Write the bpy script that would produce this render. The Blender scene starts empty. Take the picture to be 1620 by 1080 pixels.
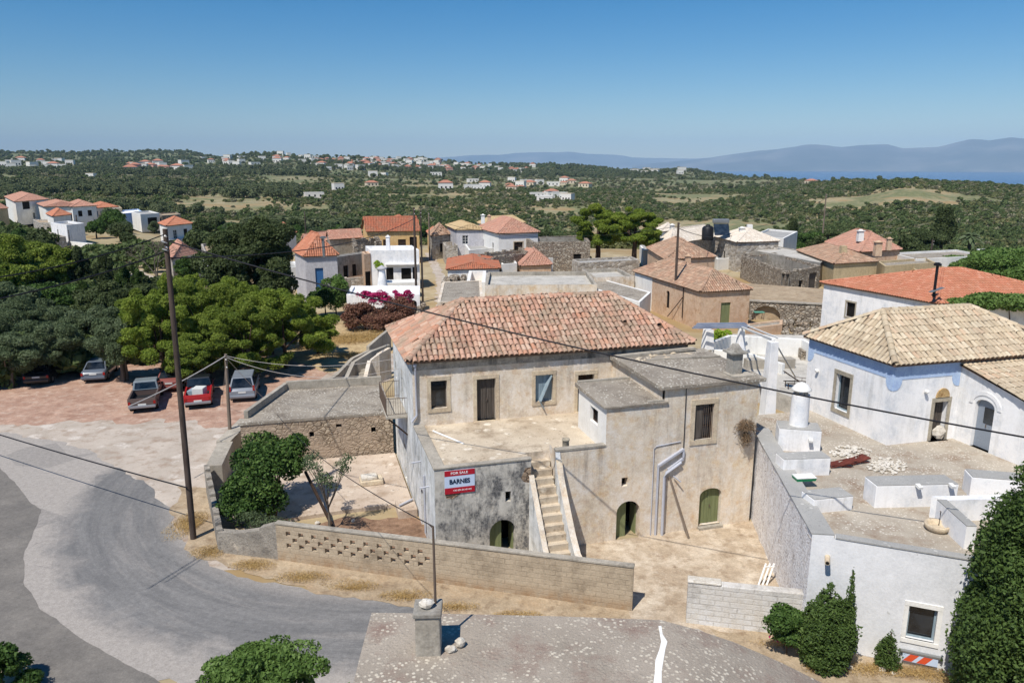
import bpy, math, random
import numpy as np
from mathutils import Vector, Matrix
R = math.radians
scene = bpy.context.scene
COL = scene.collection
# ------------------------------------------------------------------ camera, sky, sun
FPX = 1200.0; CAMZ = 16.0; PT = math.atan(278 / FPX)
cd = bpy.data.cameras.new('camera'); cam = bpy.data.objects.new('camera', cd); COL.objects.link(cam)
cam.location = (0, 0, CAMZ); cam.rotation_euler = (math.pi / 2 - PT, 0, 0)
cd.sensor_width = 36; cd.lens = FPX / 1620 * 36; cd.clip_start = 0.2; cd.clip_end = 150000
scene.camera = cam
SUN_EL = R(57); SUN_AZ = R(212)          # clockwise from +Y
w = bpy.data.worlds.new('World'); scene.world = w; w.use_nodes = True
nt = w.node_tree
sky = nt.nodes.new('ShaderNodeTexSky'); sky.sky_type = 'NISHITA'; sky.sun_disc = False
sky.sun_elevation = SUN_EL; sky.sun_rotation = SUN_AZ; sky.altitude = 50
sky.air_density = 1.0; sky.dust_density = 0.15; sky.ozone_density = 5.0
bg = nt.nodes['Background']; bg.inputs['Strength'].default_value = 0.085
hsv = nt.nodes.new('ShaderNodeHueSaturation'); hsv.inputs['Saturation'].default_value = 1.45; hsv.inputs['Hue'].default_value = 0.5
nt.links.new(sky.outputs[0], hsv.inputs['Color']); nt.links.new(hsv.outputs[0], bg.inputs[0])
sd = bpy.data.lights.new('sun', 'SUN'); sd.energy = 4.6; sd.angle = R(0.53); sd.color = (1, 0.95, 0.88)
so = bpy.data.objects.new('sun', sd); COL.objects.link(so)
SUNV = Vector((math.sin(SUN_AZ) * math.cos(SUN_EL), math.cos(SUN_AZ) * math.cos(SUN_EL), math.sin(SUN_EL)))
so.rotation_euler = SUNV.to_track_quat('Z', 'Y').to_euler(); so.location = (0, 0, 60)
vs = scene.view_settings; vs.view_transform = 'Standard'; vs.look = 'None'; vs.gamma = 1; vs.exposure = 0.22
scene.cycles.max_bounces = 6; scene.cycles.diffuse_bounces = 3; scene.cycles.transparent_max_bounces = 8

# ------------------------------------------------------------------ picture measuring helpers
def ray(u, v):
    x = (u - 810) / FPX; y = -(v - 540) / FPX; c, s = math.cos(PT), math.sin(PT)
    return Vector((x, c + y * s, -s + y * c))
def P(u, v, z=0.0):
    d = ray(u, v); t = (z - CAMZ) / d.z
    return Vector((d.x * t, d.y * t, z))
def PY(u, v, Y):
    d = ray(u, v); t = Y / d.y
    return Vector((d.x * t, Y, CAMZ + d.z * t))
def ZA(x, y, v):
    k = -(v - 540) / FPX; c, s = math.cos(PT), math.sin(PT)
    return CAMZ + (k * y * c - y * s) / (c + k * s)

# ------------------------------------------------------------------ object helpers
def tag(o, label=None, cat=None, group=None, kind=None):
    if label: o['label'] = label
    if cat: o['category'] = cat
    if group: o['group'] = group
    if kind: o['kind'] = kind
    return o
def empty(name, loc, label, cat, group=None, rz=0):
    o = bpy.data.objects.new(name, None); COL.objects.link(o)
    o.location = loc; o.rotation_euler = (0, 0, rz); o.empty_display_size = 0.3
    return tag(o, label, cat, group)
def children(o): return [c for c in list(bpy.data.objects) if c.parent == o]
_kids = {}
def setparent(c, p):
    c.parent = p; _kids.setdefault(p.name, []).append(c)
def copy_tree(o, parent=None):
    c = o.copy(); COL.objects.link(c); c.parent = parent
    if parent: _kids.setdefault(parent.name, []).append(c)
    for ch in list(_kids.get(o.name, [])): copy_tree(ch, c)
    return c

class MB:
    """collects faces and links them as ONE mesh object"""
    def __init__(s): s.v = []; s.f = []; s.r = []; s.m = []; s.sm = []
    def face(s, pts, rnd=0.5, m=0, smooth=False):
        b = len(s.v); s.v.extend([tuple(p) for p in pts]); s.f.append(tuple(range(b, b + len(pts))))
        s.r.append(rnd); s.m.append(m); s.sm.append(smooth)
    def grid(s, rows, rnd=0.5, m=0, smooth=True, closed=False):
        b = len(s.v); n = len(rows[0])
        for r_ in rows: s.v.extend([tuple(p) for p in r_])
        for i in range(len(rows) - 1):
            for j in range(n if closed else n - 1):
                k = (j + 1) % n
                s.f.append((b + i * n + j, b + i * n + k, b + (i + 1) * n + k, b + (i + 1) * n + j))
                s.r.append(rnd); s.m.append(m); s.sm.append(smooth)
    def prism(s, poly, z0, z1, rnd=0.5, m=0, bottom=True):
        """poly CCW list of (x,y); z0/z1 numbers or lists"""
        n = len(poly); a = z0 if isinstance(z0, (list, tuple)) else [z0] * n; c = z1 if isinstance(z1, (list, tuple)) else [z1] * n
        lo = [(poly[i][0], poly[i][1], a[i]) for i in range(n)]; hi = [(poly[i][0], poly[i][1], c[i]) for i in range(n)]
        s.face(hi, rnd, m)
        if bottom: s.face(lo[::-1], rnd, m)
        for i in range(n):
            j = (i + 1) % n; s.face([lo[i], lo[j], hi[j], hi[i]], rnd, m)
    def box(s, c, d, rz=0, rnd=0.5, m=0, taper=1.0):
        """c = centre of the base, d = (x,y,z) size"""
        ca, sa = math.cos(rz), math.sin(rz); out = []
        for zz, k in ((0, 1), (d[2], taper)):
            for sx, sy in ((-1, -1), (1, -1), (1, 1), (-1, 1)):
                x = sx * d[0] / 2 * k; y = sy * d[1] / 2 * k
                out.append((c[0] + x * ca - y * sa, c[1] + x * sa + y * ca, c[2] + zz))
        for q in ((4, 5, 6, 7), (3, 2, 1, 0), (0, 1, 5, 4), (1, 2, 6, 5), (2, 3, 7, 6), (3, 0, 4, 7)):
            s.face([out[i] for i in q], rnd, m)
    def bar(s, a, b, wd, ht=None, rnd=0.5, m=0, up=Vector((0, 0, 1))):
        a = Vector(a); b = Vector(b); ht = ht or wd; d = (b - a).normalized()
        x = d.cross(up)
        if x.length < 1e-3: x = d.cross(Vector((1, 0, 0)))
        x.normalize(); y = x.cross(d).normalized()
        o = [(x * sx * wd / 2 + y * sy * ht / 2) for sx, sy in ((-1, -1), (1, -1), (1, 1), (-1, 1))]
        A = [a + q for q in o]; B = [b + q for q in o]
        s.face(A[::-1], rnd, m); s.face(B, rnd, m)
        for i in range(4):
            j = (i + 1) % 4; s.face([A[i], A[j], B[j], B[i]], rnd, m)
    def tube(s, pts, rad, n=8, rnd=0.5, m=0, cap=True):
        pts = [Vector(p) for p in pts]; rows = []
        rr = rad if isinstance(rad, (list, tuple)) else [rad] * len(pts)
        up = Vector((0, 0, 1))
        for i, p in enumerate(pts):
            d = (pts[min(i + 1, len(pts) - 1)] - pts[max(i - 1, 0)]).normalized()
            x = d.cross(up)
            if x.length < 0.05: x = d.cross(Vector((0, 1, 0)))
            x.normalize(); y = x.cross(d)
            rows.append([p + (x * math.cos(2 * math.pi * k / n) + y * math.sin(2 * math.pi * k / n)) * rr[i] for k in range(n)])
        s.grid(rows, rnd, m, True, True)
        if cap: s.face(rows[0][::-1], rnd, m); s.face(rows[-1], rnd, m)
    def lathe(s, c, prof, n=16, rnd=0.5, m=0):
        rows = [[(c[0] + r * math.cos(2 * math.pi * k / n), c[1] + r * math.sin(2 * math.pi * k / n), c[2] + z) for k in range(n)] for r, z in prof]
        s.grid(rows, rnd, m, True, True)
        s.face(rows[-1], rnd, m)
    def rock(s, c, d, seed=0, rnd=0.5, m=0):
        rg = random.Random(seed); n = 8; rows = []
        for i in range(6):
            t = -math.pi / 2 + math.pi * i / 5
            rows.append([(c[0] + d[0] / 2 * math.cos(t) * math.cos(2 * math.pi * k / n) * rg.uniform(.75, 1.15) + rg.uniform(-.03, .03) * d[0],
                          c[1] + d[1] / 2 * math.cos(t) * math.sin(2 * math.pi * k / n) * rg.uniform(.75, 1.15),
                          c[2] + d[2] / 2 * (1 + math.sin(t) * rg.uniform(.85, 1.1))) for k in range(n)])
        s.grid(rows, rnd, m, False, True)
    def build(s, name, mats, parent=None, bevel=0, local=False):
        me = bpy.data.meshes.new(name)
        o = bpy.data.objects.new(name, me); COL.objects.link(o)
        off = Vector((0, 0, 0))
        if parent is not None and not local:
            p = parent
            while p is not None: off += Vector(p.location); p = p.parent
        ox, oy, oz = off
        me.from_pydata([(x - ox, y - oy, z - oz) for x, y, z in s.v], [], s.f)
        mats = mats if isinstance(mats, (list, tuple)) else [mats]
        for q in mats: me.materials.append(q)
        me.polygons.foreach_set('material_index', s.m)
        me.polygons.foreach_set('use_smooth', s.sm)
        at = me.attributes.new('rnd', 'FLOAT', 'FACE'); at.data.foreach_set('value', s.r)
        me.update()
        if parent is not None: setparent(o, parent)
        if bevel:
            import bmesh
            bm = bmesh.new(); bm.from_mesh(me); bmesh.ops.remove_doubles(bm, verts=bm.verts, dist=0.0005); bm.to_mesh(me); bm.free()
            b = o.modifiers.new('bevel', 'BEVEL'); b.width = bevel; b.segments = 2; b.limit_method = 'ANGLE'; b.angle_limit = R(35)
        return o
def single(mb, name, mats, label, cat, group=None, bevel=0, kind=None):
    o = mb.build(name, mats, None, bevel)
    # origin at the base centre
    me = o.data; n = len(me.vertices); a = np.empty(n * 3, dtype=np.float32); me.vertices.foreach_get('co', a); a = a.reshape(-1, 3)
    c = np.array([(a[:, 0].min() + a[:, 0].max()) / 2, (a[:, 1].min() + a[:, 1].max()) / 2, a[:, 2].min()], dtype=np.float32)
    me.vertices.foreach_set('co', (a - c).ravel()); me.update(); o.location = [float(q) for q in c]
    return tag(o, label, cat, group, kind)
def struct(mb, name, mats): return tag(mb.build(name, mats), kind='structure')
# ------------------------------------------------------------------ materials
def s2l(c):
    return tuple(((x / 255) / 12.92 if x / 255 <= 0.04045 else ((x / 255 + 0.055) / 1.055) ** 2.4) for x in c) + (1,)
class NT:
    def __init__(s, name):
        s.mat = bpy.data.materials.new(name); s.mat.use_nodes = True; s.t = s.mat.node_tree
        s.b = s.t.nodes['Principled BSDF']; s.b.inputs['Roughness'].default_value = 0.9
        s.b.inputs['Specular IOR Level'].default_value = 0.25
        s.pos = s.t.nodes.new('ShaderNodeNewGeometry').outputs['Position']
    def n(s, k, **kw):
        q = s.t.nodes.new(k)
        for a, b in kw.items(): setattr(q, a, b)
        return q
    def put(s, sock, v):
        if hasattr(v, 'is_output') or isinstance(v, bpy.types.NodeSocket): s.t.links.new(v, sock)
        else: sock.default_value = v
    def mp(s, scale=(1, 1, 1), loc=(0, 0, 0), vec=None, rot=(0, 0, 0)):
        q = s.n('ShaderNodeMapping'); s.put(q.inputs['Vector'], vec or s.pos); q.inputs['Scale'].default_value = scale; q.inputs['Location'].default_value = loc
        q.inputs['Rotation'].default_value = rot
        return q.outputs[0]
    def noise(s, sc, det=4, ro=.55, vec=None, dist=0):
        q = s.n('ShaderNodeTexNoise'); s.put(q.inputs['Vector'], vec or s.pos); q.inputs['Scale'].default_value = sc
        q.inputs['Detail'].default_value = det; q.inputs['Roughness'].default_value = ro; q.inputs['Distortion'].default_value = dist
        return q.outputs['Fac']
    def vor(s, sc, feat='F1', out='Distance', vec=None, rnd=1.0):
        q = s.n('ShaderNodeTexVoronoi', feature=feat); s.put(q.inputs['Vector'], vec or s.pos); q.inputs['Scale'].default_value = sc
        q.inputs['Randomness'].default_value = rnd
        return q.outputs[out]
    def ramp(s, fac, stops, interp='LINEAR'):
        q = s.n('ShaderNodeValToRGB'); s.put(q.inputs[0], fac); cr = q.color_ramp; cr.interpolation = interp
        while len(cr.elements) < len(stops): cr.elements.new(0.5)
        for e, (p, c) in zip(cr.elements, stops):
            e.position = p; e.color = c if len(c) == 4 else s2l(c)
        return q.outputs[0]
    def rng(s, fac, a, b, c=0, d=1):
        q = s.n('ShaderNodeMapRange'); s.put(q.inputs[0], fac)
        for i, v in enumerate((a, b, c, d)): q.inputs[i + 1].default_value = v
        return q.outputs[0]
    def mix(s, fac, a, b, mode='MIX'):
        q = s.n('ShaderNodeMix', data_type='RGBA', blend_type=mode); s.put(q.inputs[0], fac)
        s.put(q.inputs[6], a if not (isinstance(a, tuple) and len(a) == 3) else s2l(a)); s.put(q.inputs[7], b if not (isinstance(b, tuple) and len(b) == 3) else s2l(b))
        return q.outputs[2]
    def m(s, op, a, b=0.5):
        q = s.n('ShaderNodeMath', operation=op); s.put(q.inputs[0], a); s.put(q.inputs[1], b); return q.outputs[0]
    def attr(s, nm='rnd'):
        q = s.n('ShaderNodeAttribute'); q.attribute_name = nm; return q.outputs['Fac']
    def bump(s, h, st=.5, dist=.05, nrm=None):
        q = s.n('ShaderNodeBump'); s.put(q.inputs['Height'], h); q.inputs['Strength'].default_value = st; q.inputs['Distance'].default_value = dist
        if nrm is not None: s.put(q.inputs['Normal'], nrm)
        s.t.links.new(q.outputs[0], s.b.inputs['Normal']); return q.outputs[0]
    def col(s, c): s.put(s.b.inputs['Base Color'], c if not (isinstance(c, tuple) and len(c) == 3) else s2l(c)); return s.mat
BR = (1, 1, 1, 1); BK = (0, 0, 0, 1)

def M_plaster(name, c1, c2, c3=None, streak=None, st_amt=.5, chip=None, chip_lo=.64, bump=.4, cracks=False, sc=1.0, blotch=None, rot=None):
    k = NT(name)
    a = k.noise(.55 * sc, 5, .6)
    c = k.ramp(a, [(.3, c1), (.62, c2)])
    if c3: c = k.mix(k.rng(k.noise(1.7 * sc, 6, .65), .5, .72), c, c3)
    if blotch: c = k.mix(k.rng(k.noise(.9 * sc, 7, .7, vec=k.mp(loc=(7, 3, 9))), .48, .66), c, blotch)
    if streak:
        v = k.mp(scale=(2.6, 2.6, .22)); s1 = k.rng(k.noise(1.0, 6, .7, vec=v), .48, .72)
        s2 = k.rng(k.noise(.5, 3, .5), .35, .65)
        c = k.mix(k.m('MULTIPLY', k.m('MULTIPLY', s1, s2), st_amt), c, streak)
    if chip:
        h = k.noise(1.1 * sc, 8, .62, vec=k.mp(loc=(3, 11, 5)))
        c = k.mix(k.rng(h, chip_lo, chip_lo + .015), c, chip)
    if cracks:
        e = k.vor(.8, 'DISTANCE_TO_EDGE', vec=k.mp(scale=(1, 1, 1))); dv = k.noise(2, 3)
        c = k.mix(k.m('MULTIPLY', k.rng(e, .012, .004), k.rng(dv, .5, .6)), c, (70, 64, 58))
    f = k.noise(14, 6, .7); f2 = k.noise(3.2, 8, .78)
    c = k.mix(.45, c, k.ramp(f2, [(.28, (140, 138, 134)), (.5, (188, 188, 188)), (.72, (226, 226, 226))]), 'OVERLAY')
    c = k.mix(.6, c, k.ramp(f, [(.25, (152, 152, 152)), (.75, (220, 220, 220))]), 'OVERLAY')
    k.bump(k.m('ADD', k.noise(5 * sc, 6, .7), k.m('MULTIPLY', f, .5)), bump, .04)
    return k.col(c)

def M_lichen(name, c1, c2, spot, spot2=None, sc=9, thr=.2, bump=.5, dark=None):
    k = NT(name)
    c = k.ramp(k.noise(.5, 6, .65), [(.3, c1), (.65, c2)])
    if dark: c = k.mix(k.rng(k.noise(.9, 7, .7, vec=k.mp(loc=(5, 2, 1))), .5, .68), c, dark)
    wv = k.mix(.08, k.pos, k.n('ShaderNodeTexNoise').outputs['Color'])
    d = k.vor(sc, vec=wv); rc = k.vor(sc, out='Color', vec=wv)
    msk = k.rng(d, thr, thr * .7); pres = k.rng(k.m('ADD', k.noise(.8, 4, .6), k.m('MULTIPLY', k.noise(6, 3), .6)), .72, .88)
    c = k.mix(k.m('MULTIPLY', msk, pres), c, spot)
    d2 = k.vor(sc * 2.7); c = k.mix(k.m('MULTIPLY', k.rng(d2, .26, .18), k.rng(k.noise(1.5, 3), .42, .6, 0, .8)), c, spot2 or spot)
    f = k.noise(30, 5, .8); c = k.mix(.6, c, k.ramp(f, [(.3, (152, 152, 152)), (.7, (220, 220, 220))]), 'OVERLAY')
    k.bump(k.m('ADD', k.noise(12, 6, .75), k.m('MULTIPLY', msk, .3)), bump, .03)
    return k.col(c)

def M_stone(name, cols, mortar, sc=2.6, flat=1.7, bump=1.0, plaster=None, pl=(.5, .6), mort=.09):
    k = NT(name)
    v = k.mp(scale=(1, 1, flat)); wn = k.n('ShaderNodeTexNoise'); wn.inputs['Scale'].default_value = 1.7; k.put(wn.inputs['Vector'], k.pos)
    vv = k.mix(.12, v, wn.outputs['Color'])
    cc = k.vor(sc, out='Color', vec=vv); e = k.vor(sc, 'DISTANCE_TO_EDGE', vec=vv)
    sep = k.n('ShaderNodeSeparateColor'); k.put(sep.inputs[0], cc)
    c = k.ramp(sep.outputs[0], [(i / (len(cols) - 1), q) for i, q in enumerate(cols)])
    c = k.mix(.5, c, k.ramp(k.noise(9, 5, .7), [(.3, (152, 152, 152)), (.7, (220, 220, 220))]), 'OVERLAY')
    c = k.mix(k.rng(e, mort, mort * .3), c, mortar)
    h = k.rng(e, 0, .16)
    if plaster:
        pm = k.rng(k.noise(.7, 6, .65), *pl); c = k.mix(pm, c, plaster)
        h = k.m('MULTIPLY', h, k.m('SUBTRACT', 1.0, k.m('MULTIPLY', pm, .8)))
    k.bump(k.m('ADD', h, k.m('MULTIPLY', k.noise(12, 5, .7), .35)), bump, .07)
    return k.col(c)

def M_tile(name, cols, pale=None, grey=None, moss=.5, sc=.8):
    k = NT(name); r_ = k.attr()
    c = k.ramp(r_, [(i / (len(cols) - 1), q) for i, q in enumerate(cols)])
    if grey: c = k.mix(k.m('MULTIPLY', k.rng(k.noise(sc, 6, .65), .46, .62), moss), c, grey)
    if pale: c = k.mix(k.rng(k.noise(2.2, 6, .7, vec=k.mp(loc=(9, 1, 4))), .6, .74, 0, .8), c, pale)
    c = k.mix(.35, c, k.ramp(k.noise(18, 4, .7), [(.3, (152, 152, 152)), (.7, (220, 220, 220))]), 'OVERLAY')
    k.bump(k.noise(25, 4, .7), .3, .01)
    return k.col(c)

def M_flat(name, c, rough=.7, metal=0, var=.25, sc=4, spec=.3, c2=None):
    k = NT(name); k.b.inputs['Roughness'].default_value = rough; k.b.inputs['Metallic'].default_value = metal; k.b.inputs['Specular IOR Level'].default_value = spec
    base = s2l(c)
    if c2: base = k.ramp(k.noise(sc, 5, .65), [(.35, c), (.62, c2)])
    q = k.mix(var, base, k.ramp(k.noise(sc * 3, 5, .7), [(.3, (152, 152, 152)), (.7, (220, 220, 220))]), 'OVERLAY')
    return k.col(q)
def M_glass(name, c=(22, 26, 30)):
    k = NT(name); k.b.inputs['Roughness'].default_value = .08; k.b.inputs['Specular IOR Level'].default_value = .6
    return k.col(k.mix(.4, s2l(c), k.ramp(k.noise(1.5, 2), [(.4, (10, 12, 14)), (.6, (60, 66, 72))])))
def M_leaf(name, cols, trans=.25, sc=.6, rough=.6):
    k = NT(name); r_ = k.attr()
    c = k.ramp(k.m('ADD', k.m('MULTIPLY', r_, .75), k.m('MULTIPLY', k.noise(sc, 2), .3)), [(i / (len(cols) - 1), q) for i, q in enumerate(cols)])
    k.b.inputs['Roughness'].default_value = rough; k.b.inputs['Specular IOR Level'].default_value = .15
    k.col(c)
    tr = k.n('ShaderNodeBsdfTranslucent'); k.put(tr.inputs[0], c)
    mx = k.n('ShaderNodeMixShader'); mx.inputs[0].default_value = trans
    out = k.t.nodes['Material Output']
    k.t.links.new(k.b.outputs[0], mx.inputs[1]); k.t.links.new(tr.outputs[0], mx.inputs[2]); k.t.links.new(mx.outputs[0], out.inputs[0])
    return k.mat
def M_wood(name, c1, c2, gap=None, horiz=False, sc=1.0):
    k = NT(name)
    v = k.mp(scale=(6 * sc, 6 * sc, .5) if not horiz else (.5, .5, 8 * sc))
    c = k.ramp(k.noise(1.5, 6, .7, vec=v), [(.3, c1), (.7, c2)])
    k.bump(k.noise(3, 5, .7, vec=v), .4, .02)
    return k.col(c)
def M_block(name, c1, c2, line, bw=.42, bh=.21, ang=0.0, white=None, chip=None, dirt=None, mortar=.03, off=(0, 0)):
    """block masonry on a vertical wall: brick texture laid along direction ang (radians)"""
    k = NT(name)
    sp = k.n('ShaderNodeSeparateXYZ'); k.put(sp.inputs[0], k.pos)
    s = k.m('ADD', k.m('MULTIPLY', sp.outputs[0], math.cos(ang)), k.m('MULTIPLY', sp.outputs[1], math.sin(ang)))
    cb = k.n('ShaderNodeCombineXYZ'); k.put(cb.inputs[0], k.m('ADD', s, off[0])); k.put(cb.inputs[1], k.m('ADD', sp.outputs[2], off[1]))
    wn = k.n('ShaderNodeTexNoise'); wn.inputs['Scale'].default_value = 3; k.put(wn.inputs['Vector'], k.pos)
    vv = k.mix(.04, cb.outputs[0], wn.outputs['Color'])
    b = k.n('ShaderNodeTexBrick'); k.put(b.inputs['Vector'], vv); b.inputs['Scale'].default_value = 1; b.inputs['Brick Width'].default_value = bw; b.inputs['Row Height'].default_value = bh
    b.inputs['Mortar Size'].default_value = mortar * .5; b.inputs['Mortar Smooth'].default_value = .3
    b.inputs['Color1'].default_value = s2l(c1); b.inputs['Color2'].default_value = s2l(c2); b.inputs['Mortar'].default_value = s2l(line)
    c = b.outputs['Color']; pl = k.rng(k.noise(.9, 6, .65), .42, .6)
    if white: c = k.mix(k.rng(k.noise(.45, 6, .7, vec=k.mp(loc=(4, 8, 1))), .36, .5), c, k.mix(k.m('MULTIPLY', b.outputs['Fac'], .55), white, line))
    c = k.mix(k.rng(k.noise(1.3, 7, .75, vec=k.mp(loc=(9, 4, 2))), .40, .56, .45, 1), c, k.ramp(k.noise(2.5, 6, .7), [(.3, c1), (.7, c2)]))
    c = k.mix(k.rng(k.noise(.7, 6, .7, vec=k.mp(loc=(1, 4, 7))), .5, .66, 0, .7), c, line)
    if dirt: c = k.mix(k.m('MULTIPLY', k.rng(sp.outputs[2], .55, 0), k.rng(k.noise(2.5, 5), .35, .6)), c, dirt)
    c = k.mix(.4, c, k.ramp(k.noise(16, 6, .75), [(.3, (152, 152, 152)), (.7, (220, 220, 220))]), 'OVERLAY')
    k.bump(k.m('ADD', k.m('MULTIPLY', b.outputs['Fac'], -.45), k.noise(10, 6, .75)), .6, .03)
    return k.col(c)

m_cream = M_plaster('cream_plaster', (194, 179, 158), (222, 208, 188), (200, 174, 142), streak=(112, 104, 95), st_amt=.75, blotch=(228, 218, 204), chip=(184, 162, 136), chip_lo=.72, bump=.6)
m_cornice = M_plaster('cornice_plaster', (158, 150, 138), (188, 178, 162), (130, 124, 114), streak=(42, 41, 39), st_amt=1.0, blotch=(112, 108, 100), bump=.6)
m_greywhite = M_plaster('streaked_whitewash', (206, 208, 208), (232, 232, 228), (188, 186, 178), streak=(84, 90, 94), st_amt=1.0, blotch=(178, 178, 172), bump=.5)
def _stained():
    k = NT('black_stained_plaster')
    v = k.mp(scale=(1.4, 1.4, .8), loc=(3, 2, 1)); v2 = k.mp(scale=(2.4, 2.4, .3))
    base = k.ramp(k.noise(1.3, 6, .65), [(.3, (176, 170, 158)), (.6, (206, 200, 188)), (.75, (190, 176, 152))])
    blk = k.ramp(k.noise(9, 7, .8), [(.34, (58, 59, 60)), (.5, (100, 99, 98)), (.66, (150, 146, 138))])
    m1 = k.rng(k.m('ADD', k.noise(1.0, 8, .72, vec=v), k.m('MULTIPLY', k.noise(7, 5, .8), .22)), .535, .68)
    m1 = k.m('MULTIPLY', m1, k.rng(k.noise(1.0, 5, .7, vec=v2), .66, .5, .15, 1))
    c = k.mix(m1, base, blk)
    c = k.mix(k.rng(k.noise(30, 4, .8), .62, .7, 0, .6), c, (212, 206, 196))
    k.bump(k.noise(8, 7, .75), .6, .04)
    return k.col(c)
m_blackstain = _stained()
m_tanplaster = M_plaster('tan_plaster', (196, 181, 160), (222, 208, 188), (204, 176, 138), streak=(132, 122, 112), st_amt=.75, blotch=(216, 208, 196), chip=(184, 172, 156), chip_lo=.70, bump=.55)
m_terrace = M_lichen('terrace_screed', (176, 160, 138), (204, 190, 168), (220, 210, 192), (138, 122, 102), sc=1.6, thr=.3, bump=.5, dark=(146, 130, 110))
m_roofgrey = M_lichen('old_flat_roof', (132, 123, 111), (158, 149, 135), (200, 194, 180), (178, 170, 155), sc=7, thr=.36, bump=.7, dark=(112, 103, 92))
m_roofnear = M_lichen('lichen_roof', (142, 132, 119), (164, 153, 139), (200, 190, 172), (190, 179, 160), sc=10, thr=.4, bump=.8, dark=(138, 118, 106))
m_edge = M_plaster('concrete_edge', (150, 143, 131), (172, 164, 150), streak=(92, 88, 82), st_amt=.8, bump=.5)
m_white = M_plaster('white_limewash', (232, 230, 227), (243, 241, 238), bump=.2, blotch=(212, 214, 216), streak=(186, 184, 178), st_amt=.7)
m_white2 = M_plaster('chalk_white', (218, 216, 210), (234, 232, 226), streak=(172, 168, 160), st_amt=.4, bump=.3)
m_whiteblue = M_plaster('cool_limewash', (208, 209, 210), (222, 222, 222), chip=(188, 188, 186), chip_lo=.69, bump=.25)
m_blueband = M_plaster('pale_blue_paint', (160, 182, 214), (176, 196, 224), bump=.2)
m_greycap = M_lichen('grey_slab_coping', (148, 147, 143), (168, 166, 161), (188, 186, 180), (132, 130, 126), sc=3, thr=.2, bump=.4)
m_rtfloor = M_lichen('worn_terrace', (152, 142, 128), (178, 168, 152), (208, 200, 186), (192, 182, 166), sc=9, thr=.34, bump=.6, dark=(140, 122, 104))
def _rough_white():
    k = NT('rough_whitewashed_rubble')
    v = k.mp(scale=(1, 1, 1.3)); e = k.vor(5.5, 'DISTANCE_TO_EDGE', vec=v); hs = k.noise(9, 6, .75); n2 = k.noise(1.2, 5, .6)
    pit = k.m('MULTIPLY', k.rng(k.noise(11, 6, .8), .50, .43), k.rng(n2, .25, .7))
    c = k.mix(k.rng(k.noise(3.4, 5), .5, .65), (240, 238, 236), (222, 217, 212)); c = k.mix(k.m('MULTIPLY', pit, .85), c, (120, 104, 100))
    c = k.mix(k.rng(k.noise(18, 4, .7), .62, .68, 0, .5), c, (160, 142, 134))
    k.bump(k.m('ADD', hs, k.m('MULTIPLY', k.rng(e, 0, .2), .4)), .5, .05)
    return k.col(c)
m_roughwhite = _rough_white()
m_stonewall = M_stone('field_stone', [(150, 140, 126), (186, 176, 160), (126, 116, 104), (168, 152, 132)], (112, 100, 86), 3.0, 1.6, 1.0)
m_stonepale = M_stone('pale_stone', [(168, 160, 150), (200, 193, 182), (140, 132, 122), (182, 170, 152)], (176, 168, 154), 2.2, 1.6, .9, mort=.05)
m_stoneplast = M_stone('stone_under_plaster', [(150, 134, 116), (180, 164, 142), (128, 114, 98)], (140, 122, 102), 4.0, 1.4, .9, plaster=(168, 150, 130), pl=(.42, .58))
m_peach = M_plaster('peach_plaster', (190, 160, 134), (206, 178, 150), (176, 138, 104), streak=(168, 148, 128), st_amt=.4, bump=.25)
m_ochre = M_plaster('ochre_plaster', (196, 158, 104), (208, 176, 126), streak=(160, 134, 100), st_amt=.5)
m_tan = M_plaster('sand_render', (176, 158, 124), (190, 172, 138), streak=(142, 128, 104), st_amt=.5)
m_mauve = M_plaster('mauve_grey_render', (170, 168, 172), (186, 184, 186), streak=(140, 138, 138), st_amt=.4)  # mauve-grey render colour with darker grey streaks
m_greyrend = M_plaster('grey_render', (138, 134, 126), (162, 157, 147), (118, 110, 100), streak=(96, 92, 86), st_amt=.7, bump=.5)
m_concrete = M_lichen('flat_concrete', (172, 167, 157), (196, 191, 181), (206, 202, 192), (150, 145, 136), sc=2.5, thr=.2, bump=.3, dark=(152, 147, 138))
t_main = M_tile('old_clay_tiles', [(158, 120, 102), (182, 142, 120), (194, 156, 134), (172, 140, 120), (196, 168, 146), (184, 134, 108), (188, 150, 126)], pale=(204, 182, 160), grey=(148, 132, 112), moss=.8)
t_orange = M_tile('orange_tiles', [(176, 112, 86), (190, 126, 98), (182, 120, 92), (196, 140, 114)], pale=None, grey=(170, 116, 88), moss=.6)
t_red = M_tile('red_tiles', [(164, 96, 70), (180, 110, 82), (172, 106, 80), (158, 100, 78)], pale=None, grey=(152, 116, 94), moss=.6)
t_beige = M_tile('straw_tiles', [(186, 168, 140), (200, 183, 156), (172, 152, 126), (208, 194, 168), (190, 162, 134)], pale=(214, 202, 178), grey=(166, 152, 130), moss=.6)
t_brown = M_tile('weathered_tiles', [(158, 122, 100), (176, 144, 120), (146, 116, 96), (188, 160, 136), (168, 128, 102)], pale=(196, 174, 148), grey=(146, 126, 106), moss=.7)
t_pink = M_tile('pink_tiles', [(176, 128, 108), (188, 142, 120), (168, 122, 104), (196, 152, 132)], pale=(200, 168, 148), grey=(166, 134, 116), moss=.6)
t_pale = M_tile('pale_tiles', [(212, 200, 184), (224, 214, 200), (204, 190, 172), (230, 220, 204)], grey=(198, 186, 170), moss=.5)
t_yellow = M_tile('yellow_tiles', [(184, 158, 118), (196, 172, 132), (176, 148, 108)], grey=(180, 162, 130), moss=.4)
m_under = M_plaster('tile_bedding', (96, 78, 64), (120, 96, 78), bump=.4)
m_dark = M_flat('dark_interior', (22, 19, 16), .9, var=.2)
m_glass = M_glass('window_glass'); m_glassb = M_glass('bluish_glass', (40, 52, 66))
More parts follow.
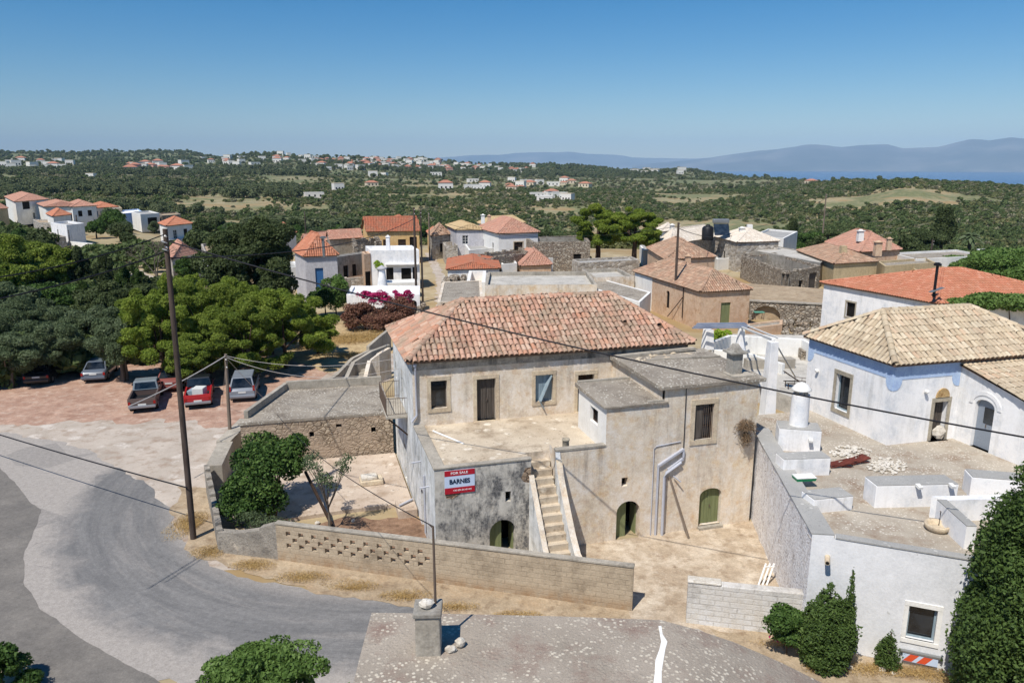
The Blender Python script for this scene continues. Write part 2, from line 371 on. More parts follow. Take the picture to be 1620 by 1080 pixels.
m_olivedoor = M_wood('olive_green_boards', (104, 112, 76), (128, 134, 96))
m_greydoor = M_wood('weathered_boards', (62, 56, 50), (104, 96, 88))
m_blueshut = M_wood('faded_blue_boards', (112, 130, 140), (156, 170, 176))
m_bluedoor = M_flat('blue_door_paint', (52, 98, 146), .6)
m_steeldoor = M_flat('grey_metal_door', (136, 144, 154), .5)
m_darkwood = M_wood('dark_wood', (40, 30, 24), (70, 54, 42))
m_pole = M_wood('creosoted_pole', (58, 48, 42), (96, 84, 76), sc=.6)
m_polel = M_wood('grey_pole', (104, 92, 80), (140, 126, 112), sc=.6)
m_stonetrim = M_plaster('stone_trim', (184, 166, 140), (204, 188, 162), (168, 154, 136), bump=.4)
m_stonetrimg = M_plaster('grey_stone_trim', (146, 138, 122), (170, 161, 143), bump=.5)
m_cable = M_flat('black_cable', (22, 22, 28), .6); m_cableg = M_flat('grey_cable', (176, 170, 164), .6)
m_pipe = M_flat('pale_pipe', (176, 178, 186), .5); m_rust = M_flat('rusty_metal', (112, 56, 44), .85, c2=(84, 40, 32))
m_iron = M_flat('rusted_iron', (98, 84, 74), .8); m_steel = M_flat('galvanised', (150, 152, 152), .4, .6)
m_redp = M_flat('sign_red', (172, 28, 44), .5, var=.05); m_signw = M_flat('sign_pale', (196, 210, 230), .5, var=.05)
m_ink = M_flat('sign_ink', (28, 44, 66), .6, var=0); m_inkw = M_flat('sign_letter_white', (236, 226, 226), .6, var=0)
m_stonec = M_plaster('pale_rock', (196, 188, 174), (216, 209, 196), (170, 160, 144), bump=.8, sc=3)
m_bark = M_wood('bark', (58, 46, 38), (96, 80, 66)); m_barkg = M_wood('grey_bark', (88, 80, 70), (132, 122, 108))
l_pine = M_leaf('pine_needles', [(70, 86, 36), (100, 118, 46), (128, 144, 60), (160, 168, 82)], .4)
l_pine2 = M_leaf('bright_pine_needles', [(74, 94, 36), (108, 128, 48), (138, 154, 62), (166, 174, 82)], .38)
l_dark = M_leaf('dark_evergreen', [(46, 56, 34), (66, 78, 46), (86, 98, 60), (112, 122, 80)], .3)
l_cyp = M_leaf('cypress_foliage', [(46, 62, 32), (66, 86, 42), (86, 108, 54), (114, 132, 74)], .3)
l_olive = M_leaf('olive_leaves', [(62, 76, 50), (86, 100, 68), (108, 122, 88), (140, 150, 118)], .35)
l_shrub = M_leaf('glossy_shrub', [(38, 58, 26), (56, 80, 36), (80, 106, 50), (120, 142, 74)], .25)
l_fig = M_leaf('fig_leaves', [(60, 82, 38), (82, 108, 50), (106, 132, 68), (134, 156, 94)], .3)
l_lime = M_leaf('lime_leaves', [(120, 150, 40), (156, 182, 60), (178, 198, 84)], .35)
l_boug = M_leaf('dry_bougainvillea', [(84, 58, 48), (118, 82, 68), (138, 102, 84), (104, 96, 66)], .2)
l_mag = M_leaf('magenta_bracts', [(150, 30, 84), (186, 44, 104), (206, 76, 128)], .35)
l_dry = M_leaf('dry_grass_blades', [(162, 132, 84), (190, 162, 108), (206, 180, 128)], .3)
l_twig = M_leaf('dry_twigs', [(96, 78, 60), (130, 108, 84), (156, 134, 106)], .1)
l_scrub = M_leaf('scrub_leaves', [(80, 88, 54), (104, 110, 68), (128, 130, 84), (150, 148, 106)], .3, sc=.05)
l_scrub2 = M_leaf('grey_scrub_leaves', [(104, 106, 80), (128, 126, 98), (148, 142, 114)], .25, sc=.05)
l_wood = M_leaf('woodland_leaves', [(74, 86, 58), (94, 104, 70), (112, 120, 84), (134, 138, 102)], .35, sc=.05)
l_scrub3 = M_leaf('green_scrub_leaves', [(62, 76, 44), (80, 96, 54), (100, 114, 68), (120, 130, 84)], .3, sc=.05)
# ------------------------------------------------------------------ walls, openings, roofs
from mathutils import noise as mnoise
def lerp(a, b, t): return a + (b - a) * t
def arcpts(sc, zs, hw, rise, n=10):
    return [(sc - hw * math.cos(math.pi * i / n), zs + rise * math.sin(math.pi * i / n)) for i in range(n + 1)]
class Wall:
    """vertical wall from A to B (A on the left seen from outside), s runs along it, n points into the house"""
    def __init__(s, A, B):
        s.A = Vector(A[:2]); s.B = Vector(B[:2]); s.L = (s.B - s.A).length; s.d = (s.B - s.A) / s.L
        s.inn = Vector((-s.d.y, s.d.x))
    def p(s, a, z, n=0.0):
        q = s.A + s.d * a + s.inn * n
        return (q.x, q.y, z)
    def build(s, mb, z0, z1, ops=(), depth=.28, m=0):
        """ops: (s0,s1,z0,z1,rise)"""
        za, zb = z1 if isinstance(z1, (tuple, list)) else (z1, z1)
        top = lambda a: lerp(za, zb, a / s.L)
        S = sorted(set([0, s.L] + [o[0] for o in ops] + [o[1] for o in ops]))
        Z = sorted(set([z0, 'T'] if False else [z0] + [o[2] for o in ops] + [o[3] for o in ops])) + [None]
        for i in range(len(S) - 1):
            for j in range(len(Z) - 1):
                a, b = S[i], S[i + 1]; c, d = Z[j], Z[j + 1]; am = (a + b) / 2
                cm = (c + (d if d is not None else c + .01)) / 2
                if d is not None and any(o[0] - 1e-6 < am < o[1] + 1e-6 and o[2] < cm < o[3] for o in ops): continue
                if d is None: s_f = [s.p(a, c), s.p(b, c), s.p(b, top(b)), s.p(a, top(a))]
                else: s_f = [s.p(a, c), s.p(b, c), s.p(b, d), s.p(a, d)]
                mb.face(s_f, .5, m)
        for o in ops:
            a, b, c, d, r = o[:5]
            if r > 0:
                pts = arcpts((a + b) / 2, d - r, (b - a) / 2, r); h = len(pts) // 2
                for i in range(h): mb.face([s.p(*pts[i]), s.p(*pts[i + 1]), s.p(a, d)], .5, m)
                for i in range(h, len(pts) - 1): mb.face([s.p(*pts[i]), s.p(*pts[i + 1]), s.p(b, d)], .5, m)
                out = [(a, c)] + pts + [(b, c)]
            else: out = [(a, c), (a, d), (b, d), (b, c)]
            for i in range(len(out)):
                j = (i + 1) % len(out)
                mb.face([s.p(*out[i]), s.p(*out[i], depth), s.p(*out[j], depth), s.p(*out[j])], .5, m)
    def outline(s, o):
        a, b, c, d, r = o[:5]
        return [(a, c)] + (arcpts((a + b) / 2, d - r, (b - a) / 2, r) if r > 0 else [(a, d), (b, d)]) + [(b, c)]
    def panel(s, mb, o, n0, n1, rnd=.5, m=0):
        out = s.outline(o); f = [s.p(*q, n0) for q in out]; g = [s.p(*q, n1) for q in out]
        mb.face(f[::-1], rnd, m); mb.face(g, rnd, m)
        for i in range(len(out)):
            j = (i + 1) % len(out); mb.face([f[i], f[j], g[j], g[i]], rnd, m)
    def bx(s, mb, a, b, c, d, n0, n1, rnd=.5, m=0): s.panel(mb, (a, b, c, d, 0), n0, n1, rnd, m)

def fill_opening(wl, o, root, kind, depth=.28, trim=None, tw=.15, extra=None):
    """adds window/door parts under root. kind: window, dark, door, door_open, shutter, grille, bluedoor, steeldoor"""
    a, b, c, d, r = o[:5]; w_ = b - a; h_ = d - c
    fr = MB()
    isdoor = kind in ('door', 'door_open', 'bluedoor', 'steeldoor', 'door_green', 'door_dark')
    if isdoor:
        mt = {'door': m_greydoor, 'door_open': m_olivedoor, 'door_green': m_olivedoor, 'bluedoor': m_bluedoor, 'steeldoor': m_steeldoor, 'door_dark': m_darkwood}[kind]
        if kind == 'door_open':
            half = (a, (a + b) / 2, c, d, 0)
            pts = arcpts((a + b) / 2, d - r, w_ / 2, r); hl = [p for p in pts if p[0] <= (a + b) / 2 + 1e-6]
            out = [(a, c)] + hl + [((a + b) / 2, c)]
            f = [wl.p(*q, depth * .75) for q in out]; g = [wl.p(*q, depth * .75 + .05) for q in out]
            fr.face(f[::-1], .5); fr.face(g, .5)
            for i in range(len(out)): j = (i + 1) % len(out); fr.face([f[i], f[j], g[j], g[i]], .5)
            # second leaf swung inwards
            fr.bar(wl.p(b - .03, c + .02, depth + .02), wl.p(b - .03, d - r * .9, depth + .02), .04, .06)
            q0 = wl.p(b - .04, c + .02, depth); q1 = wl.p(b - .08, c + .02, depth + w_ * .48)
            z_ = d - r * .8
            fr.face([q0, q1, (q1[0], q1[1], z_), (q0[0], q0[1], z_)], .3)
        else:
            wl.panel(fr, (a + .01, b - .01, c + .02, d - .01, r), depth * .7, depth * .7 + .05)
            mid = (a + b) / 2
            if kind in ('door', 'door_green', 'door_dark') and w_ > .7:
                n = 6
                for i in range(1, n):
                    x = lerp(a, b, i / n); zt = d - r + (r * math.sqrt(max(0, 1 - ((x - mid) / (w_ / 2)) ** 2)) if r > 0 else 0) - .04
                    wl.bx(fr, x - .008, x + .008, c + .05, zt, depth * .7 - .012, depth * .7)
                wl.bx(fr, mid - .03, mid + .03, c + .04, d - .06, depth * .7 - .03, depth * .7 - .013)
        dr = fr.build('door', mt, root)
        hb = MB(); hb.bar(wl.p(lerp(a, b, .56), lerp(c, d, .45), depth * .7 - .05), wl.p(lerp(a, b, .56), lerp(c, d, .52), depth * .7 - .05), .03)
        if w_ > .7 and w_ < 2.5 and kind != 'door_open': hb.build('handle', m_iron, dr)
        if kind == 'steeldoor':
            g = MB(); wl.bx(g, lerp(a, b, .36), lerp(a, b, .86), lerp(c, d, .52), lerp(c, d, .84), depth * .7 - .015, depth * .7 - .002); g.build('pane', m_glass, dr)
        part = dr
    else:
        t = max(.035, min(.07, w_ * .07)); n0 = depth * .6
        mt = {'window': m_white2, 'dark': m_darkwood, 'shutter': m_blueshut, 'grille': m_darkwood, 'greenshut': m_olivedoor, 'pane': m_greydoor, 'bluepane': m_blueshut}.get(kind, m_white2)
        wl.bx(fr, a, a + t, c, d, n0, n0 + .05); wl.bx(fr, b - t, b, c, d, n0, n0 + .05)
        wl.bx(fr, a + t, b - t, d - t, d, n0, n0 + .05); wl.bx(fr, a + t, b - t, c, c + t, n0, n0 + .05)
        if kind in ('window', 'shutter', 'grille', 'greenshut') and w_ > .45: wl.bx(fr, (a + b) / 2 - t * .4, (a + b) / 2 + t * .4, c + t, d - t, n0 - .002, n0 + .048)
        if kind in ('window', 'grille') and h_ > .8:
            for q in (.36, .68): wl.bx(fr, a + t, b - t, lerp(c, d, q) - t * .25, lerp(c, d, q) + t * .25, n0 + .004, n0 + .04)
        if kind in ('shutter', 'greenshut'):
            for e0, e1 in ((a + t, (a + b) / 2 - t * .4), ((a + b) / 2 + t * .4, b - t)): wl.bx(fr, e0 + .01, e1 - .01, c + t, d - t, n0 + .006, n0 + .03)
        part = fr.build('window', mt, root)
        g = MB(); wl.panel(g, (a, b, c, d, r), n0 + .055, n0 + .065); g.build('pane', m_dark if kind == 'dark' else (m_glassb if kind == 'window' else m_glass), part)
    if isdoor and kind == 'door_open':
        g = MB(); g2 = (a - .1, b + .5, c, d + .1, 0)
        wl.bx(g, a - .2, b + .3, c - .05, d + .1, depth + 1.2, depth + 1.25)
        wl.bx(g, a - .25, a - .2, c - .05, d + .1, depth + .01, depth + 1.2); wl.bx(g, b + .3, b + .35, c - .05, d + .1, depth + .01, depth + 1.2)
        wl.bx(g, a - .2, b + .3, d + .1, d + .15, depth + .01, depth + 1.25); wl.bx(g, a - .2, b + .3, c - .1, c - .05, depth + .01, depth + 1.25)
        g.build('room_interior', m_dark, root)
    if trim:
        g = MB(); pr = -.025
        wl.bx(g, a - tw, a, c, d - (r if r else 0), pr, .04); wl.bx(g, b, b + tw, c, d - (r if r else 0), pr, .04)
        if r > 0:
            o1 = arcpts((a + b) / 2, d - r, w_ / 2, r); o2 = arcpts((a + b) / 2, d - r, w_ / 2 + tw, r + tw)
            for i in range(len(o1) - 1):
                q = [o1[i], o1[i + 1], o2[i + 1], o2[i]]; f = [wl.p(*x, pr) for x in q]; h = [wl.p(*x, .04) for x in q]
                g.face(f, .5); g.face([f[2], f[3], h[3], h[2]]); g.face([f[0], f[1], h[1], h[0]])
        else: wl.bx(g, a - tw, b + tw, d, d + tw * 1.15, pr - .01, .04)
        if not isdoor: wl.bx(g, a - tw, b + tw, c - tw, c, pr - .015, .05)
        else: wl.bx(g, a - tw, b + tw, c - .1, c, pr - .12, .2)
        g.build('stone_surround', trim, part)
    return part

def clip_inside(poly, x, y):
    n = len(poly); c = False; j = n - 1
    for i in range(n):
        xi, yi = poly[i]; xj, yj = poly[j]
        if (yi > y) != (yj > y) and x < (xj - xi) * (y - yi) / (yj - yi + 1e-12) + xi: c = not c
        j = i
    return c
def tiled_face(mb, ub, pts, colw=.24, rowl=.42, seg=4, seed=1, jit=.02, gaps=0.0, hgt=.085):
    """pts: [eaveA, eaveB, ...upper points], CCW seen from outside/above"""
    rg = random.Random(seed); A = Vector(pts[0]); B = Vector(pts[1]); e = (B - A).normalized()
    sag = lambda p: p + nrm * (.045 * mnoise.noise(p * .45) + .012 * mnoise.noise(p * 2.1))
    nrm = (B - A).cross(Vector(pts[-1]) - A).normalized()
    if nrm.z < 0: nrm = -nrm
    up = nrm.cross(e); up = up if up.z > 0 else -up
    pl = [((Vector(p) - A).dot(e), (Vector(p) - A).dot(up)) for p in pts]
    ub.face([Vector(p) - nrm * .045 for p in pts], .5)
    ub.face([Vector(p) - nrm * .10 for p in pts][::-1], .5)
    smin = min(p[0] for p in pl); smax = max(p[0] for p in pl); tmax = max(p[1] for p in pl)
    nc = int((smax - smin) / colw); nr = int(tmax / rowl) + 1
    ph = [rg.uniform(0, 6) for _ in range(4)]
    for c in range(nc + 1):
        s0 = smin + (c + .5) * colw; cj = rg.uniform(-.35, .35) * rowl * (jit * 12)
        for r_ in range(-1, nr):
            t0 = r_ * rowl + cj * .5 + (0 if r_ >= 0 else 0)
            if r_ == -1: t0 = -.07
            elif r_ == 0: t0 = rowl * .55 + cj * .5
            else: t0 = rowl * (.55 + r_) + cj * .5
            t1 = t0 + rowl * 1.12
            if not clip_inside(pl, min(max(s0, smin + .01), smax - .01), max(.02, (t0 + t1) / 2)): continue
            if gaps and rg.random() < gaps: continue
            ja = rg.uniform(-jit, jit); jb = rg.uniform(-jit, jit); rn = rg.random(); w0 = colw * .46 * rg.uniform(.95, 1.06); w1 = w0 * .82
            lift = rg.uniform(0, jit * .6)
            rows = []
            for tt, ww, hh, jj in ((t0, w0, hgt + lift, ja), (t1, w1, hgt * .62, jb)):
                row = []
                for k in range(seg + 1):
                    an = math.pi * k / seg
                    row.append(sag(A + e * (s0 + jj - math.cos(an) * ww) + up * tt + nrm * (math.sin(an) * hh + .01)))
                rows.append(row)
            mb.grid(rows, rn, 0, True)
            # lower lip thickness
            lo = rows[0]; inn = [sag(A + e * (s0 + ja - math.cos(math.pi * k / seg) * w0 * .82) + up * t0 + nrm * (math.sin(math.pi * k / seg) * (hgt + lift) * .78)) for k in range(seg + 1)]
            mb.grid([inn, lo], rn * .6, 0, True)
def ridge_caps(mb, a, b, rad=.13, ln=.42, seg=5, seed=3):
    rg = random.Random(seed); a = Vector(a); b = Vector(b); d = b - a; L_ = d.length; d.normalize()
    x = d.cross(Vector((0, 0, 1))).normalized(); y = x.cross(d); y = y if y.z > 0 else -y; n = max(1, int(L_ / ln))
    for i in range(n):
        t0 = L_ * i / n; t1 = L_ * (i + 1.1) / n; rn = rg.random(); j = rg.uniform(-.015, .015); rows = []
        for tt, rr in ((t0, rad * 1.05), (t1, rad * .85)):
            rows.append([a + d * tt + x * (math.cos(math.pi * k / seg) * rr + j) + y * (math.sin(math.pi * k / seg) * rr * .9 - .01) for k in range(seg + 1)])
        mb.grid(rows, rn, 0, True)
        mb.grid([[p - y * .0 for p in rows[0]], [a + d * t0 + x * (math.cos(math.pi * k / seg) * rad * .8) + y * (math.sin(math.pi * k / seg) * rad * .65) for k in range(seg + 1)]], rn * .5, 0, True)

def hip_roof(root, E_, ridge, mat, colw=.24, rowl=.42, seg=4, seed=1, over=.25, jit=.02, gaps=0, cap=.13, gable=False, hgt=.085):
    """E_: four eave corners CCW (Vectors, same height ok to vary), ridge: (r0,r1) with r0 nearest side 3-0, r1 nearest side 1-2"""
    C = sum((Vector(e) for e in E_), Vector()) / 4
    E2 = []
    for i in range(4):
        p = Vector(E_[i]); a = Vector(E_[i - 1]); b = Vector(E_[(i + 1) % 4])
        d = (p - a).normalized() + (p - b).normalized(); q = p + Vector((d.x, d.y, 0)) * over
        E2.append(q)
    r0, r1 = Vector(ridge[0]), Vector(ridge[1])
    mb = MB(); ub = MB()
    faces = [[E2[0], E2[1], r1, r0], [E2[1], E2[2], r1], [E2[2], E2[3], r0, r1], [E2[3], E2[0], r0]]
    if (r0 - r1).length < .05: faces = [[E2[i], E2[(i + 1) % 4], r0] for i in range(4)]
    for i, f in enumerate(faces): tiled_face(mb, ub, f, colw, rowl, seg, seed * 7 + i, jit, gaps, hgt)
    ub.face([E2[3] - Vector((0, 0, .12)), E2[2] - Vector((0, 0, .12)), E2[1] - Vector((0, 0, .12)), E2[0] - Vector((0, 0, .12))], .5)
    for i in range(4):
        a, b = E2[i], E2[(i + 1) % 4]; dz = Vector((0, 0, .12)); ub.face([a - dz, b - dz, b - Vector((0, 0, .02)), a - Vector((0, 0, .02))])
    rf = mb.build('roof', mat, root)
    ub.build('roof_bedding', m_under, rf)
    rc = MB()
    if (r0 - r1).length > .3: ridge_caps(rc, r0, r1, cap, rowl, 5, seed)
    for i, (e, r_) in enumerate(((0, r0), (1, r1), (2, r1), (3, r0))): ridge_caps(rc, E2[e] + Vector((0, 0, .05)), r_, cap, rowl, 5, seed + i)
    rc.build('ridge_tiles', mat, rf)
    return rf

def chimney(parent, x, y, z0, h, w_=.5, mat=None, style='box', rz=0.0, cap=True):
    mb = MB()
    if style == 'box':
        mb.box((x, y, z0 - .3), (w_, w_, h + .3), rz, taper=.92)
        if cap: mb.box((x, y, z0 + h), (w_ * 1.25, w_ * 1.25, .08), rz); mb.box((x, y, z0 + h + .08), (w_ * .7, w_ * .7, .18), rz, taper=.5)
    elif style == 'round':
        mb.lathe((x, y, z0), [(w_ * .55, -.2), (w_ * .5, 0), (w_ * .45, h * .85), (w_ * .5, h * .87), (w_ * .5, h * .92), (w_ * .32, h * .97), (0.02, h)], 14)
    elif style == 'steel':
        mb.tube([(x, y, z0 - .2), (x, y, z0 + h)], w_ / 2, 8); mb.box((x, y, z0 + h), (w_ * 1.9, w_ * 1.9, .18), rz); mb.box((x, y, z0 + h + .2), (w_ * 1.3, w_ * 1.3, .05), rz)
    return mb.build('chimney', mat or m_white2, parent)

def house(name, label, cat, corners, zb, ze, wall, ops=None, roof=None, group=None, trim=None, depth=.22, parent=None):
    """corners: CCW (x,y); ops: {side: [(s_fraction_centre, width, zbot, height, rise, kind[,trim])]}; roof: dict"""
    cs = [Vector(c[:2]) for c in corners]
    ctr = sum(cs, Vector((0, 0))) / len(cs)
    root = empty(name, (ctr.x, ctr.y, zb), label, cat, group)
    wb = MB(); n = len(cs); fills = []
    ops = ops or {}
    for i in range(n):
        wl = Wall(cs[i], cs[(i + 1) % n]); oo = []
        for q in ops.get(i, []):
            f, w_, zz, h_, rise, kind = q[:6]; tr = q[6] if len(q) > 6 else trim
            s_ = f * wl.L; o = (max(.05, s_ - w_ / 2), min(wl.L - .05, s_ + w_ / 2), zb + zz, zb + zz + h_, rise)
            oo.append(o); fills.append((wl, o, kind, tr))
        zt = ze if not isinstance(ze, (list, tuple)) else (ze[i], ze[(i + 1) % n])
        wl.build(wb, zb - .8, zt, oo, depth)
    wo = wb.build('wall', wall, root)
    for wl, o, kind, tr in fills:
        fill_opening(wl, o, root, kind, depth, tr, tw=.13)
    rf = None
    if roof:
        t = roof.get('type', 'hip'); zt = ze if not isinstance(ze, (list, tuple)) else max(ze)
        if t == 'hip':
            c3 = [Vector((c.x, c.y, zt)) for c in cs]
            s01 = (cs[1] - cs[0]).length; s12 = (cs[2] - cs[1]).length; h = roof['h']; ins = roof.get('inset', .5)
            if s01 >= s12:
                m0 = (c3[3] + c3[0]) / 2; m1 = (c3[1] + c3[2]) / 2; d = (m1 - m0).normalized() * min(s12 * ins, s01 * .499)
                rd = (m0 + d + Vector((0, 0, h)), m1 - d + Vector((0, 0, h))); E_ = c3
            else:
                m0 = (c3[0] + c3[1]) / 2; m1 = (c3[2] + c3[3]) / 2; d = (m1 - m0).normalized() * min(s01 * ins, s12 * .499)
                rd = (m0 + d + Vector((0, 0, h)), m1 - d + Vector((0, 0, h))); E_ = [c3[1], c3[2], c3[3], c3[0]]
            if 'ridge' in roof: rd = roof['ridge']; E_ = c3
            rf = hip_roof(root, E_, rd, roof['mat'], roof.get('colw', .26), roof.get('rowl', .44), roof.get('seg', 3), roof.get('seed', 1), roof.get('over', .2), roof.get('jit', .02), roof.get('gaps', 0), roof.get('cap', .13))
        elif t == 'gable':
            c3 = [Vector((c.x, c.y, zt)) for c in cs]; h = roof['h']; ov = roof.get('over', .2)
            if roof.get('swap'): c3 = c3[1:] + c3[:1]
            m0 = (c3[3] + c3[0]) / 2 + Vector((0, 0, h)); m1 = (c3[1] + c3[2]) / 2 + Vector((0, 0, h))
            ax = (m1 - m0).normalized() * ov; pr = (c3[3] - c3[0]).normalized() * ov; dz = Vector((0, 0, -ov * h / ((c3[3] - c3[0]).length / 2)))
            mb = MB(); ub = MB()
            tiled_face(mb, ub, [c3[0] - ax - pr + dz, c3[1] + ax - pr + dz, m1 + ax, m0 - ax], roof.get('colw', .26), roof.get('rowl', .44), 3, roof.get('seed', 1), .02)
            tiled_face(mb, ub, [c3[2] + ax + pr + dz, c3[3] - ax + pr + dz, m0 - ax, m1 + ax], roof.get('colw', .26), roof.get('rowl', .44), 3, roof.get('seed', 1) + 1, .02)
            rf = mb.build('roof', roof['mat'], root); ub.build('roof_bedding', m_under, rf)
            rc = MB(); ridge_caps(rc, m0, m1); rc.build('ridge_tiles', roof['mat'], rf)
            gb = MB(); lo = Vector((0, 0, -.03)); gb.face([c3[0], m0 + lo, c3[3]]); gb.face([c3[1], c3[2], m1 + lo]); gb.build('gable_wall', wall, root)
        elif t == 'shed':
            mb = MB(); ub = MB(); zz = ze
            c3 = [Vector((cs[i].x, cs[i].y, zz[i] + .05)) for i in range(4)]; k = roof.get('low', 0)
            c3 = c3[k:] + c3[:k]
            tiled_face(mb, ub, c3, roof.get('colw', .26), roof.get('rowl', .44), 3, roof.get('seed', 1), .02)
            rf = mb.build('roof', roof['mat'], root); ub.build('roof_bedding', m_under, rf)
        elif t == 'flat':
            ph = roof.get('ph', .3); th = roof.get('th', .28); mb = MB(); ins = []
            for i in range(n):
                a, b, c = cs[i - 1], cs[i], cs[(i + 1) % n]; d1 = (b - a).normalized(); d2 = (c - b).normalized()
                n1 = Vector((-d1.y, d1.x)); n2 = Vector((-d2.y, d2.x)); bis = n1 + n2; bis = bis / max(.3, bis.dot(n1)) ; ins.append(b + bis * th)
            zz = [zt] * n
            fm = MB(); fm.face([(q.x, q.y, zt - ph) for q in ins]); rf = fm.build('roof', roof.get('mat', m_roofgrey), root)
            for i in range(n):
                j = (i + 1) % n; o1 = cs[i]; o2 = cs[j]; mb.face([(o1.x, o1.y, zt), (o2.x, o2.y, zt), (ins[j].x, ins[j].y, zt), (ins[i].x, ins[i].y, zt)])
                mb.face([(ins[i].x, ins[i].y, zt - ph), (ins[i].x, ins[i].y, zt), (ins[j].x, ins[j].y, zt), (ins[j].x, ins[j].y, zt - ph)])
            mb.build('parapet', roof.get('pmat', wall), rf)
    root['_c'] = 0; del root['_c']
    return root, cs
def quadpx(L_, N_, R_, z):
    a, b, c = P(*L_, z), P(*N_, z), P(*R_, z); d = a + c - b
    return [a, b, c, d]

# ------------------------------------------------------------------ foliage
def leaves(name, clumps, n, size, mat, parent=None, seed=0, asp=.55, upb=.5, shell=.55, cvar=.35, local=True, tag_=None, droop=0):
    """clumps: array (k,7): x y z rx ry rz weight"""
    rg = np.random.default_rng(seed); C = np.array(clumps, dtype=np.float64); k = len(C)
    if C.shape[1] == 6: C = np.hstack([C, (C[:, 3] * C[:, 4])[:, None]])
    pk = C[:, 6] / C[:, 6].sum(); idx = rg.choice(k, n, p=pk)
    d = rg.normal(size=(n, 3)); d /= np.linalg.norm(d, axis=1)[:, None]
    fl = (d[:, 2] < -.25) & (rg.random(n) < .6); d[fl, 2] *= -1
    r_ = shell + (1 - shell) * rg.random(n) ** .6
    # uneven outline: each clump gets directional bumps
    B = rg.normal(size=(k, 4, 3)); B /= np.linalg.norm(B, axis=2)[:, :, None]; amp = rg.uniform(-.45, .5, size=(k, 4))
    dots = np.einsum('nj,nbj->nb', d, B[idx]); bump = 1 + (amp[idx] * np.clip(dots, 0, 1) ** 3).sum(axis=1)
    pos = C[idx, :3] + d * C[idx, 3:6] * (r_ * bump)[:, None]
    nrm = d * .75 + np.array([0, 0, upb * .7]) + rg.normal(size=(n, 3)) * .75; nrm /= np.linalg.norm(nrm, axis=1)[:, None]
    t = rg.normal(size=(n, 3)); t[:, 2] -= droop; t -= nrm * (t * nrm).sum(1)[:, None]; t /= np.linalg.norm(t, axis=1)[:, None]; b = np.cross(nrm, t)
    sz = size * rg.uniform(.55, 1.45, n)[:, None]
    v = np.empty((n, 4, 3)); v[:, 0] = pos - t * sz; v[:, 1] = pos + b * sz * asp; v[:, 2] = pos + t * sz; v[:, 3] = pos - b * sz * asp
    cv = rg.random(k); rnd = np.clip(cv[idx] * cvar + rg.random(n) * (1 - cvar) , 0, 1)
    me = bpy.data.meshes.new(name); me.vertices.add(n * 4); me.vertices.foreach_set('co', v.reshape(-1).astype(np.float32))
    me.loops.add(n * 4); me.loops.foreach_set('vertex_index', np.arange(n * 4, dtype=np.int32))
    me.polygons.add(n); me.polygons.foreach_set('loop_start', np.arange(0, n * 4, 4, dtype=np.int32))
    me.polygons.foreach_set('loop_total', np.full(n, 4, dtype=np.int32)) if False else None
    at = me.attributes.new('rnd', 'FLOAT', 'FACE'); at.data.foreach_set('value', rnd.astype(np.float32))
    me.materials.append(mat); me.update(calc_edges=True); me.validate()
    o = bpy.data.objects.new(name, me); COL.objects.link(o)
    if parent is not None: setparent(o, parent)
    return o
def crown_clumps(rg, c, rad, k, f=(.3, .5), shell=.75, flat=1.0):
    out = []
    for i in range(k):
        th = rg.uniform(0, 2 * math.pi); ph = math.asin(rg.uniform(-.75, 1)); rr = shell * rg.uniform(.5, 1.0)
        x = math.cos(ph) * math.cos(th) * rr; y = math.cos(ph) * math.sin(th) * rr; z = math.sin(ph) * rr
        s_ = rg.uniform(*f)
        out.append((c[0] + x * rad[0], c[1] + y * rad[1], c[2] + z * rad[2], rad[0] * s_, rad[1] * s_, rad[2] * s_ * flat))
    return out
def make_tree(name, label, cat, loc, h, rad, mat, nleaf, lsize, trunk=.2, th=None, k=14, f=(.3, .5), bark=None, seed=1, group=None, zc=None, lean=(0, 0), shell=.75, flat=.85, asp=.5, limbs=5, upb=.5, cshell=.55, extra=None, cvar=.35, multi=1):
    """loc = base; h = total height; rad = crown radii (x,y,z)"""
    rg = random.Random(seed); root = empty(name, loc, label, cat, group)
    cz = zc if zc is not None else h - rad[2]
    c = (lean[0], lean[1], cz)
    cl = crown_clumps(rg, c, rad, k, f, shell, flat)
    if extra: cl += extra
    tb = MB(); thh = th or max(.3, cz - rad[2] * .5)
    for q in range(multi):
        ox = rg.uniform(-.5, .5) * (multi > 1) * .6; oy = rg.uniform(-.5, .5) * (multi > 1) * .6
        pts = [(ox, oy, -.3), (ox + lean[0] * .3 + rg.uniform(-.1, .1), oy + lean[1] * .3, thh * .5), (lean[0] * .7 + ox, lean[1] * .7 + oy, thh), (c[0] + ox, c[1] + oy, cz + rad[2] * .2)]
        tb.tube(pts, [trunk * 1.25, trunk, trunk * .8, trunk * .25], 8)
        for i in range(limbs):
            e = rg.choice(cl); s0 = Vector(pts[2]); tb.tube([s0 + Vector((0, 0, -thh * .15 * rg.random())), (s0 + Vector(e[:3])) / 2 + Vector((rg.uniform(-.2, .2), rg.uniform(-.2, .2), .1)), e[:3]], [trunk * .5, trunk * .3, trunk * .1], 6)
    tb.build('trunk', bark or m_bark, root, local=True)
    leaves('crown', cl, nleaf, lsize, mat, root, seed, asp, upb, cshell, cvar)
    return root
